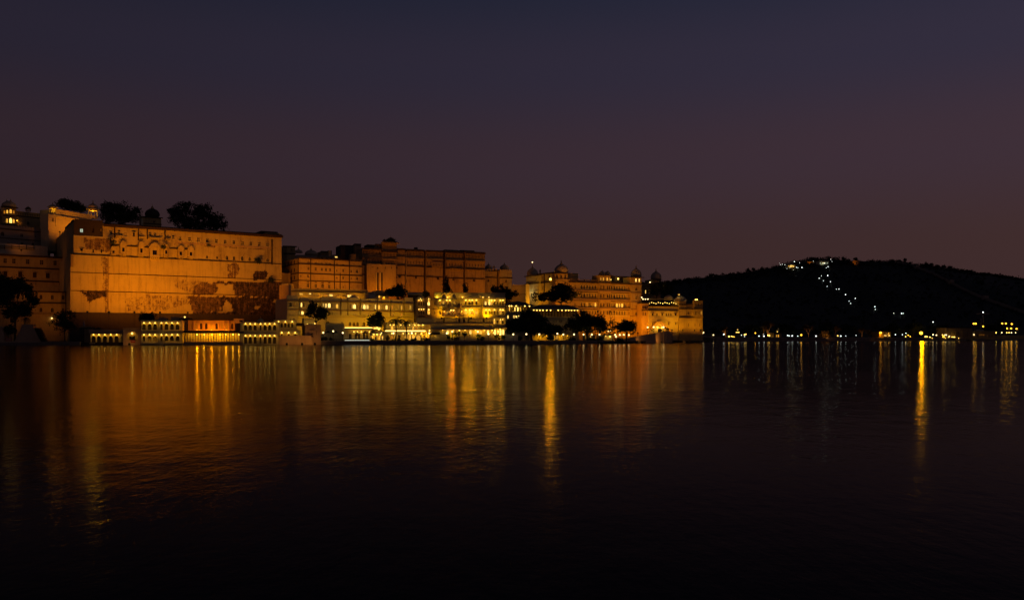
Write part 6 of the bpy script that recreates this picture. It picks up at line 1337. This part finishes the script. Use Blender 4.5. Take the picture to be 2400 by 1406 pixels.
# ================================================================== FAR SHORE
FAR = [(1696.5, 783.5, 'bulb_cool', 60, COOL, .45), (1708.5, 788.6, 'bulb_warm', 160, WARM, .5), (1714, 788, 'bulb_warm', 30, WARM, .3), (1717.5, 788.8, 'bulb_warm', 20, WARM, .3), (1720.5, 789.3, 'bulb_sodium', 20, SODIUM, .3), (1744.8, 784, 'bulb_warm', 30, WARM, .4), (1748, 783.3, 'bulb_warm', 30, WARM, .4), (1745, 788.5, 'bulb_cool', 10, COOL, .25), (1738, 785.5, 'bulb_cool', 10, COOL, .25), (1770.5, 780.5, 'bulb_sodium', 60, SODIUM, .4), (1779, 787.5, 'bulb_cool', 20, COOL, .35), (1788.6, 782.8, 'bulb_cool', 20, COOL, .35), (1790.7, 787.7, 'bulb_cool', 30, COOL, .45), (1800, 785.5, 'bulb_warm', 60, WARM, .42), (1803.3, 786.6, 'bulb_warm', 60, WARM, .48), (1805.8, 789.6, 'bulb_sodium', 30, SODIUM, .35), (1846, 786, 'bulb_cool', 25, COOL, .35), (1849.5, 786.8, 'bulb_cool', 25, COOL, .35), (1856.7, 787, 'bulb_cool', 30, COOL, .45), (1870, 787.5, 'bulb_cool', 8, COOL, .28), (1878, 785, 'bulb_sodium', 220, (1, .5, .15), .6), (1912.8, 787.6, 'bulb_cool', 40, COOL, .48), (1963.5, 786.8, 'bulb_warm', 20, WARM, .4), (1970.5, 787.4, 'bulb_cool', 40, COOL, .46), (1982.3, 787.3, 'bulb_cool', 5, COOL, .24), (2006.5, 785.8, 'bulb_cool', 5, COOL, .24), (2050, 786.5, 'bulb_sodium', 15, SODIUM, .35), (2055.5, 788.3, 'bulb_warm', 40, WARM, .4),
       (2098.7, 784, 'bulb_cool', 12, COOL, .36), (2115, 784, 'bulb_cool', 10, COOL, .3), (2123.4, 781, 'bulb_cool', 12, COOL, .3), (2122.7, 788.7, 'bulb_warm', 15, WHITE, .38), (2128.5, 785.5, 'bulb_sodium', 20, SODIUM, .35), (2133.5, 788.7, 'bulb_sodium', 15, (1, .6, .1), .35), (2158.8, 780.5, 'bulb_sodium', 9000, (1, .44, .01), 1.25), (2169, 788.8, 'bulb_warm', 90, WARM, .55), (2172.5, 788.8, 'bulb_warm', 60, WARM, .45), (2179.5, 790.3, 'bulb_warm', 90, WARM, .5), (2187, 784.4, 'bulb_white', 40, WHITE, .5), (2194.8, 785.3, 'bulb_white', 40, WHITE, .46), (2209, 784.8, 'bulb_warm', 30, WARM, .4), (2211.5, 789.5, 'bulb_sodium', 200, (1, .6, .1), .75), (2215, 784.9, 'bulb_white', 30, WHITE, .42), (2218, 784.9, 'bulb_white', 30, WHITE, .42), (2225, 788, 'bulb_white', 20, WHITE, .4), (2223.3, 790.7, 'bulb_warm', 20, WARM, .4), (2231.5, 789.8, 'bulb_warm', 20, WARM, .4), (2236.5, 790.2, 'bulb_warm', 120, WARM, .62), (2252, 782.6, 'bulb_white', 30, WHITE, .46), (2258.5, 791.7, 'bulb_warm', 80, WARM, .5), (2263.5, 792, 'bulb_warm', 80, WARM, .5), (2273.8, 789.6, 'bulb_sodium', 2600, (1, .52, .04), .8), (2276, 784.5, 'bulb_white', 40, WHITE, .48), (2282.6, 784.3, 'bulb_white', 40, WHITE, .5), (2289.5, 789.2, 'bulb_warm', 20, WARM, .4), (2297.5, 789, 'bulb_white', 20, WHITE, .4), (2305, 789, 'bulb_white', 25, WHITE, .45), (2312.5, 789, 'bulb_white', 25, WHITE, .45), (2294, 782.8, 'bulb_warm', 30, WARM, .45),
       (2321, 779.5, 'bulb_warm', 25, WARM, .5), (2334.7, 779.5, 'bulb_warm', 25, WARM, .5), (2348, 779.4, 'bulb_white', 25, WHITE, .5), (2359.6, 779.6, 'bulb_warm', 25, WARM, .5), (2365, 779.5, 'bulb_warm', 25, WARM, .5), (2370.6, 779.6, 'bulb_white', 25, WHITE, .5), (2380.4, 779.6, 'bulb_white', 20, WHITE, .45)]
SEG = [(0, 1735, 'at the far shore left end'), (1735, 1812, 'left of the square shore hut'), (1812, 2057, 'between square hut and orange hut'), (2057, 2159, 'between orange hut and brightest lamp'), (2159, 2228, 'just right of the brightest lamp'), (2228, 2284, 'before the dim brown house'), (2284, 2316, 'at the boat station'), (2316, 9999, 'along the far right road wall')]
TONE = dict(bulb_cool='small white', bulb_white='white', bulb_warm='warm yellow', bulb_sodium='orange'); CNT = {}
for i, (u, v, m, pw, c, r) in enumerate(FAR):
    if abs(u - 2158.8) < .1: lab = 'brightest sodium street lamp on the far shore'
    elif abs(u - 2273.8) < .1: lab = 'second brightest sodium lamp on the far right shore'
    else:
        for lo_u, hi_u, where in SEG:
            if lo_u <= u < hi_u: break
        CNT[where] = CNT.get(where, -1) + 1; lab = f'{TONE[m]} lamp post {where}, {ordn(CNT[where])} from left'
    Y = shoreY(u) + 2 + (i * 5 % 7)
    if u > 2285: Y += 25
    lp = lamp_post(lab, u, v, Y, .9 if P(u, v, Y).z > 2.6 else .3, 'lamp posts on the far shore', r * .85, m, (3000 if pw > 5000 else 900 if pw > 1000 else pw * .3 if pw >= 80 else 0), c)
    if pw > 1000:
        l = bpy.data.lights.new('flood_light', 'SPOT'); l.energy = pw * 1.0; l.color = (1, .40, .0); l.spot_size = math.radians(80); l.spot_blend = .6; l.shadow_soft_size = r * .9
        q = P(u, v, Y); o = link('flood_light', l, lp, (0, -1.2, q.z - lp.location.z)); o.rotation_mode = 'QUATERNION'; o.rotation_quaternion = (Vector((0, 20, 0)) - q).to_track_quat('-Z', 'Y')
# twin arm street lights on the far right road
for i, (ul, ur, v, Y) in enumerate(((2282, 2287, 758, 720), (2304.5, 2311, 764.5, 700), (2349, 2357.5, 757.5, 740), (2360, 2370, 769.2, 715), (2371.2, 2379, 758.7, 760), (2382.5, 2389, 769.8, 740))):
    a = P(ul, v, Y); b = P(ur, v, Y); mid = (a + b) / 2; lab = f'twin arm sodium street light on the far right road, {ordn(i)} from the left'
    t = thing('street_light', lab, 'street light', (mid.x, mid.y, .9), 0, 'twin arm street lights on the far right road'); h = mid.z - .9; w2 = (b.x - a.x) / 2
    MB().tube((0, 0, 0), (0, 0, h + .5), .14, .09, 8).build('pole', 'grey_metal', t)
    for sg in ((-1, 1) if i < 4 else (-1,)):
        MB().tube((0, 0, h + .4), (sg * w2 * .8, 0, h + .55), .06, .05, 5).build('arm', 'grey_metal', t); MB().box(sg * w2 - .6, sg * w2 + .6, -.25, .25, h + .45, h + .7).build('lamp_head', 'grey_metal', t)
        link('globe', globe_mesh(.62, 'bulb_sodium'), t, (sg * w2, 0, h - .2)); point(t, (sg * w2, 0, h - .2), 60, (1, .40, .0), .4)
# small domed pavilion, gate hut and lit hut
B = Bld('shore_pavilion', 'tiny domed pavilion with lit white finial and eave on the far shore', 'pavilion', 1720, 499, 1740, 502)
B.kiosk(1729, 772.5, 779.5, 791, 11, 2, 'dark_trim', 8, 'dark_trim', 0, 1, None, 'base'); B.dome(1728.8, 773.5, 2.6, 4.5, 2, 'white_plaster', 0, 2, name='finial_urn'); x_, z_ = B.p(1728.8, 778.8, -.6); MB().box(x_ - 1.3, x_ + 1.3, -.75, -.6, z_ - .12, z_ + .14).build('light_strip', 'strip_warm', B.root); B.lamp(1728.8, 773, -1.0, 40, WHITE, .16)
B = Bld('shore_hut', 'square hut with twin yellow window and lit crest on the far shore', 'hut', 1810, 509, 1834, 512, zb=.5)
Wl = B.wall(1813, 1832, 780.5, None, d=0, depth=5, m='aged_plaster'); B.win(Wl, 1820.2, 787.3, 3.4, 6, 'rect', 'w'); B.win(Wl, 1824.6, 787.3, 3.4, 6, 'rect', 'w'); B.ledge(1810.5, 1834.5, 779.8, t=.4, proud=.6, name='eave'); B.dome(1821.5, 778, 3.4, 4.5, 2, 'cream_plaster', 0, 1); B.box('chimney', 1824, 1826, 768.5, 778, 2, 2.8, 'cream_plaster'); B.lamp(1822, 777.5, -.6, 60, (1, .8, .2), .2); B.finish()
B = Bld('orange_hut', 'boxy hut glowing orange with two white lamps by the water', 'hut', 2058, 546, 2090, 548, zb=.2)
Wl = B.wall(2060, 2088, 777, None, d=0, depth=7, m='tan_plaster'); B.win(Wl, 2075, 786.3, 8, 4, 'rect', 'W'); B.win(Wl, 2084.3, 786.3, 4.5, 4, 'rect', 'W'); B.ledge(2058.5, 2089, 776.8, t=.4, proud=.5, name='eave'); B.lamp(2064.2, 779.6, -1.2, 900, (1, .36, .0), .6, 'bulb_sodium'); B.lamp(2083, 781, -1, 120, (1, .5, .1), .2, 'bulb_sodium'); B.finish()
B = Bld('shore_house', 'long dim brown house wall lit at its right corner by a sodium lamp', 'house', 2215, 566, 2281, 572)
Wl = B.wall(2218, 2279, 768.5, None, at=2250, d=0, depth=9, m='aged_plaster'); B.row(Wl, (2226, 2236, 2246), (2240, 780), 4, 5, 'rect', 's'); B.ledge(2217, 2280, 768.3, at=2250, t=.3, proud=.4); B.finish()
B = Bld('boat_station', 'low flat roofed boat station with orange lit roof edge', 'station', 2282, 600, 2336, 604)
Wl = B.wall(2285, 2331, 777, None, at=2300, d=0, depth=12, m='tan_plaster'); B.win(Wl, 2301, 784, 18, 6, 'rect', 'm'); B.win(Wl, 2306, 785, 8, 5, 'rect', 'a'); B.row(Wl, (2291, 2318, 2325), (2300, 787), 4, 6, 'rect', 's'); B.ledge(2283, 2333, 776.8, at=2300, t=.5, proud=1.2, m='cream_plaster', name='roof_edge'); B.box('roof_sign', 2288, 2306, 772.5, 775, 2, 2.3, 'canvas'); B.finish()
B = Bld('road_wall', 'long low orange lit road wall at the far right', 'wall', 2318, 680, 2420, 700)
B.wall(2320, 2418, 786.5, None, at=2350, d=0, depth=1, m='tan_plaster'); B.ledge(2319, 2419, 786.3, at=2350, t=.4, proud=.4, m='cream_plaster', name='coping'); B.finish()
# ropeway mast
c = P(2304, 735, 760); t = thing('ropeway_mast', 'tall T shaped ropeway mast with a long crossarm at the hill foot', 'mast', (c.x, c.y, float(max(0, hill_h(c.x, c.y))) + .9)); h = c.z - t.location.z
MB().tube((0, 0, 0), (0, 0, h), .55, .4, 8).build('pole', 'grey_metal', t); MB().tube((-1.9, 0, 0), (-1.9, 0, h - 4), .5, .4, 8).build('pole', 'grey_metal', t); MB().box(-6.2, 5.4, -.4, .4, h - .4, h + .2).build('crossarm', 'grey_metal', t); link('globe', globe_mesh(.5, 'bulb_cool'), t, (0, 0, h + 1.2)); point(t, (0, -.3, h + 1.2), 10, COOL, .3)
# boats moored on the far shore
def boat(label, u, Y, ln, canopy=True, lit=0, m='boat_paint'):
    c = P(u, HY, Y); t = thing('moored_boat', label, 'boat', (c.x, c.y, 0)); b = MB(); ns = 9; secs = []
    for i in range(ns):
        f = i / (ns - 1); x = (f - .5) * ln; wd = .95 * (1 - abs(2 * f - 1) ** 3) + .06; sh = .55 + .35 * abs(2 * f - 1) ** 2
        secs.append([(x, -wd, sh), (x, -wd * .8, .05), (x, 0, -.25), (x, wd * .8, .05), (x, wd, sh)])
    vs = [p for s_ in secs for p in s_]; fs = [(i * 5 + j, (i + 1) * 5 + j, (i + 1) * 5 + j + 1, i * 5 + j + 1) for i in range(ns - 1) for j in range(4)] + [(i * 5 + 4, (i + 1) * 5 + 4, (i + 1) * 5, i * 5) for i in range(ns - 1)]
    b.add(vs, fs).build('hull', m, t)
    if canopy:
        for x in (-ln * .28, ln * .28):
            for y in (-.7, .7): MB().tube((x, y, .4), (x, y, 2.1), .04, .04, 5).build('post', 'grey_metal', t)
        cn = MB(); cn.prism([(-ln * .34, 2.1), (ln * .34, 2.1), (ln * .3, 2.3), (-ln * .3, 2.3)], -.95, .95); cn.build('canopy', 'canvas', t)
    if lit: link('lamp', globe_mesh(.2, 'bulb_warm'), t, (0, -1.0, 1.8)); point(t, (0, -1.0, 1.8), lit * .14, WARM, .12)
boat('moored boat with pale canopy just right of the brightest lamp', 2183, 556, 9, True, 60); boat('moored boat with lit canopy left of the second bright lamp', 2214, 557, 10, True, 60); boat('moored boat with canopy before the dim brown house', 2245, 561, 11, True, 60); boat('small open boat beside the second bright lamp', 2268, 572, 7, False, 0, 'boat_dark'); boat('greenish covered boat drawn up at the far right', 2358, 640, 13, True, 0); boat('dark open boat left of the brightest lamp', 2110, 550, 8, False, 0, 'boat_dark')
boat('dark low boat moored at the garden quay', 1420, 326, 7, False, 0, 'boat_dark')
# trees on the far shore
def bare_tree(label, u, v0, v1, Y, spread, pw=0):
    base = P(u, v0, Y); base.z = .9; t = thing('bare_tree', label, 'tree', base); h = P(u, v1, Y).z - .9; g = random.Random(int(u)); b = MB()
    tips = []
    def grow(p, dv, ln, r, lv):
        q = p + dv * ln; b.tube(p, q, r, r * .65, 6)
        if lv == 0: tips.append(q); return
        for _ in range(3 if lv > 1 else 2):
            nd = (dv + Vector((g.uniform(-spread, spread), g.uniform(-.4, .4), g.uniform(0, .35)))).normalized(); grow(q, nd, ln * g.uniform(.6, .8), r * .6, lv - 1)
    grow(Vector((0, 0, -.2)), Vector((0, 0, 1)), h * .38, .35, 3); b.build('trunk', 'pale_bark', t)
    if tips:
        V = leaves([(q.x, q.y, q.z, 1.6, 1.6, 1.2) for q in tips], 500, .38, int(u), .7); link('crown', leaf_mesh('crown', V, 'leaf_dry'), t)
    if pw: flood((base.x - 1.5, base.y - 3.5, 1.9), base + Vector((0, 0, h * .6)), pw, (1, .38, .06), 70, f'orange uplight of the {label}', stand=.9)
bare_tree('bare orange lit tree at the left end of the far shore', 1701, 791, 768, 492, .55, 900)
bare_tree('slim bare tree left of the square hut', 1788, 790, 762, 512, .5, 300)
bare_tree('taller bare tree with reddish foliage behind the square hut', 1799, 790, 757, 514, .6, 900)
bare_tree('faint brown tree in the middle of the far shore', 1895, 789, 762, 530, .6, 420)
bare_tree('pale trunked tree left of the orange hut', 2020, 790, 772, 545, .35, 260)
bare_tree('small lit tree just left of the orange hut', 2036, 790, 778, 547, .5, 260)
bare_tree('faint brown tree right of the orange bush', 1957, 790, 766, 535, .6, 60)
for i, (u, Y, n) in enumerate(((1760, 515, 1), (1840, 530, 1), (1930, 548, 1), (1985, 556, 1), (2085, 565, 1), (2140, 572, 1), (2200, 578, 1), (2320, 668, 1), (2335, 690, 1))):
    tree('shore_tree', f'dark far shore tree, {ordn(i)} from the left before the hill foot', u, Y, 792, [(u, 772 - (i % 3) * 3, 20, 10), (u + 14, 776, 14, 9), (u - 13, 777, 13, 8)], 1500, .55, zb=.9, group='dark trees along the far shore')
bush('round_bush', 'round bush glowing orange on the far shore', 1935, 785, 530, 10, 7, 520, .42, 'leaf_dry', 'bush', zb=2.0)
bp_ = P(1935, 792, 524); flood((bp_.x, bp_.y, 3.4), P(1935, 784, 530), 700, (1, .42, .07), 110, 'small orange uplight before the round bush', stand=1)
bush('round_bush', 'low orange lit shrubs left of the round bush', 1920, 787, 529, 10, 4, 260, .35, 'leaf_dry', 'bush', zb=2.0)

# ================================================================== ON THE HILL
HL = [(1826.8, 617), (1829.3, 620.7), (1833.9, 619.6), (1836.3, 626), (1839.7, 621.2), (1840.3, 623.6), (1843.7, 621.7), (1841, 627.9), (1844.6, 630), (1850.4, 620.3), (1851, 627), (1861, 619.8), (1862, 613.3), (1866.8, 626.5), (1870.2, 627.9), (1859.6, 632.8), (1874, 616), (1879.6, 627), (1906.4, 612.2), (1925, 613.6), (1932.2, 617), (1950, 613), (1947.3, 607.9), (1940.8, 624.9), (1936.7, 627.9), (1923, 632), (1925.3, 646.5), (1940, 645.8), (1920, 652), (1930, 658), (1946.3, 660.2), (1938.7, 671), (1960, 677.7), (1966.3, 677.5), (1981.8, 690.5), (2004.7, 699.2), (1990, 705.8), (1993.8, 711), (2050.6, 718.7), (2051.5, 725), (2094.9, 734), (2113, 734.6), (2117.4, 734.5), (2186.8, 754.6)]
BIG = {1862, 1879.6, 1920, 1940, 1946.3, 1966.3, 1981.8, 2004.7, 2050.6, 2113, 2186.8, 1839.7, 1840.3, 1932.2, 1866.8, 1940.8}
for i, (u, v) in enumerate(HL):
    hv = v + 6 if v > 640 else max(v + 5, float(np.interp(u, RU, RV)) + 2)
    q = hill_hit(u, hv); q.z = float(hill_h(q.x, q.y)) + .9; top = P(u, v, q.y)
    r = (.56 if u in BIG else .34) * (.85 + .3 * ((i * 7) % 5) / 4)
    where = 'around the hilltop temple on the left shoulder' if u < 1885 else 'around the second hill temple' if v < 640 else 'down the dark hill path'; CNT[where] = CNT.get(where, -1) + 1
    lamp_post(f'white lamp {where}, {ordn(CNT[where])} from the ' + ('top' if 'path' in where else 'left'), u, v, q.y, q.z - .3, 'white lamps up the hill', r, 'bulb_cool', 10 if u in BIG else 3, COOL, 'hill_lamp')
def hill_house(label, u0, u1, vt, vb, m, cat='temple', lit=None, dome_=False):
    um = (u0 + u1) / 2; q = hill_hit(um, vb); B_ = Bld('hill_temple' if cat == 'temple' else 'hill_ruin', label, cat, u0, q.y, u1, q.y + 2, zb=q.z - 2)
    W = B_.wall(u0, u1, vt, None, d=0, depth=10, m=m); n = max(2, int((u1 - u0) / 5))
    for i in range(n): B_.win(W, u0 + (i + .5) * (u1 - u0) / n, (vt + vb) / 2, 2, 3, 'arch', lit or 'd')
    B_.ledge(u0 - .6, u1 + .6, vt, t=.6, proud=.8, m=m, name='cornice'); B_.finish()
    if dome_: B_.dome(um, vt, (u1 - u0) * .3, 4, 4, m, 0, 3)
    return B_
H1 = hill_house('small lit hilltop temple at the left shoulder of the ridge', 1846, 1866, 620, 628, 'white_plaster', 'temple', 'w', True); x_, z_ = H1.p(1856, 624.5, -.5); MB().box(x_ - 3.2, x_ + 3.2, -.8, -.5, z_ - .7, z_ + .7).build('light_panel', 'lit_white', H1.root); H1.lamp(1856, 622, -2, 500, (1, .85, .4), .3)
H2 = hill_house('second pale lit temple building near the top of the ridge', 1920, 1942, 612, 621, 'white_plaster', 'temple', 'c'); H2.lamp(1931, 616, -3, 400, COOL, .4)
H3 = hill_house('crumbling brown ruin on the ridge skyline', 1999, 2014, 611, 622, 'aged_plaster', 'ruin'); H4 = hill_house('low brown ruined wall left of the second hill temple', 1892, 1910, 613.5, 620, 'aged_plaster', 'ruin')
for HH, u, v in ((H3, 2006, 618), (H4, 1902, 617)):
    x_, z_ = HH.p(u, v, -6); p_ = HH.world(x_, -6, max(z_, 1.2)); flood(p_, HH.world(x_, 0, z_ + 2), 700, SODIUM, 120, f'uplight of the {HH.root["label"]}', stand=1.0)
# fortification wall down the slope
fw = [(2104, 617), (2125, 622), (2150, 630), (2190, 646), (2230, 666), (2270, 686), (2310, 704), (2350, 718), (2400, 736), (2440, 750)]
pts = []
for u, v in fw: q = hill_hit(u, v + .6); q.z = float(hill_h(q.x, q.y)) + .9; pts.append(q)
t = thing('fortification_wall', 'thin ruined fortification wall running down the right slope of the hill', 'wall', pts[0]); b_ = MB()
for a, c_ in zip(pts, pts[1:]):
    n = 6
    for i in range(n):
        p0 = a.lerp(c_, i / n) - pts[0]; p1 = a.lerp(c_, (i + 1) / n) - pts[0]
        for p_ in (p0, p1): p_.z = float(hill_h(p_.x + pts[0].x, p_.y + pts[0].y)) + .9 - pts[0].z
        b_.add([(p0.x, p0.y, p0.z - 3), (p1.x, p1.y, p1.z - 3), (p1.x, p1.y + 2, p1.z - 3), (p0.x, p0.y + 2, p0.z - 3), (p0.x, p0.y, p0.z + 3.6), (p1.x, p1.y, p1.z + 3.6), (p1.x, p1.y + 2, p1.z + 3.6), (p0.x, p0.y + 2, p0.z + 3.6)], [(4, 5, 6, 7), (0, 1, 5, 4), (1, 2, 6, 5), (2, 3, 7, 6), (3, 0, 4, 7)])
b_.build('wall', 'pale_stone', t)
for q in pts[2:8:2]: c_ = q - pts[0]; MB().box(c_.x - 3, c_.x + 3, c_.y - 1.5, c_.y + 4, c_.z - 3, c_.z + 5.5).build('bastion', 'pale_stone', t)
# trees on the skyline
for i, (u, v, ru, rv) in enumerate(((1665, 645, 4, 3), (1752, 633, 3, 4), (1765, 632, 3, 3.5), (1786, 630, 4, 3), (1903, 606, 8, 3), (1940, 605, 9, 5), (1975, 606, 3, 3), (2004, 607, 5, 3), (2089, 611.5, 6, 2.5), (2107, 612, 4, 2.5), (2120, 609, 4, 3), (2170, 619, 4, 2.5), (2180, 620, 4, 2.5), (2196, 623.5, 4, 2.5), (2210, 625, 5, 2.5), (2225, 626.5, 5, 2.5))):
    q = P(u, v, YR - 4); zg = float(hill_h(q.x, YR - 4)) + .7
    tree('skyline_tree', f'small dark tree on the hill skyline, {ordn(i)} from the left', u, YR - 4, v + 8, [(u, v, ru, rv), (u + ru * .5, v + 1, ru * .6, rv * .7)], 420, .7, zb=zg, tr=.3, group='trees on the hill skyline', limbs=False)
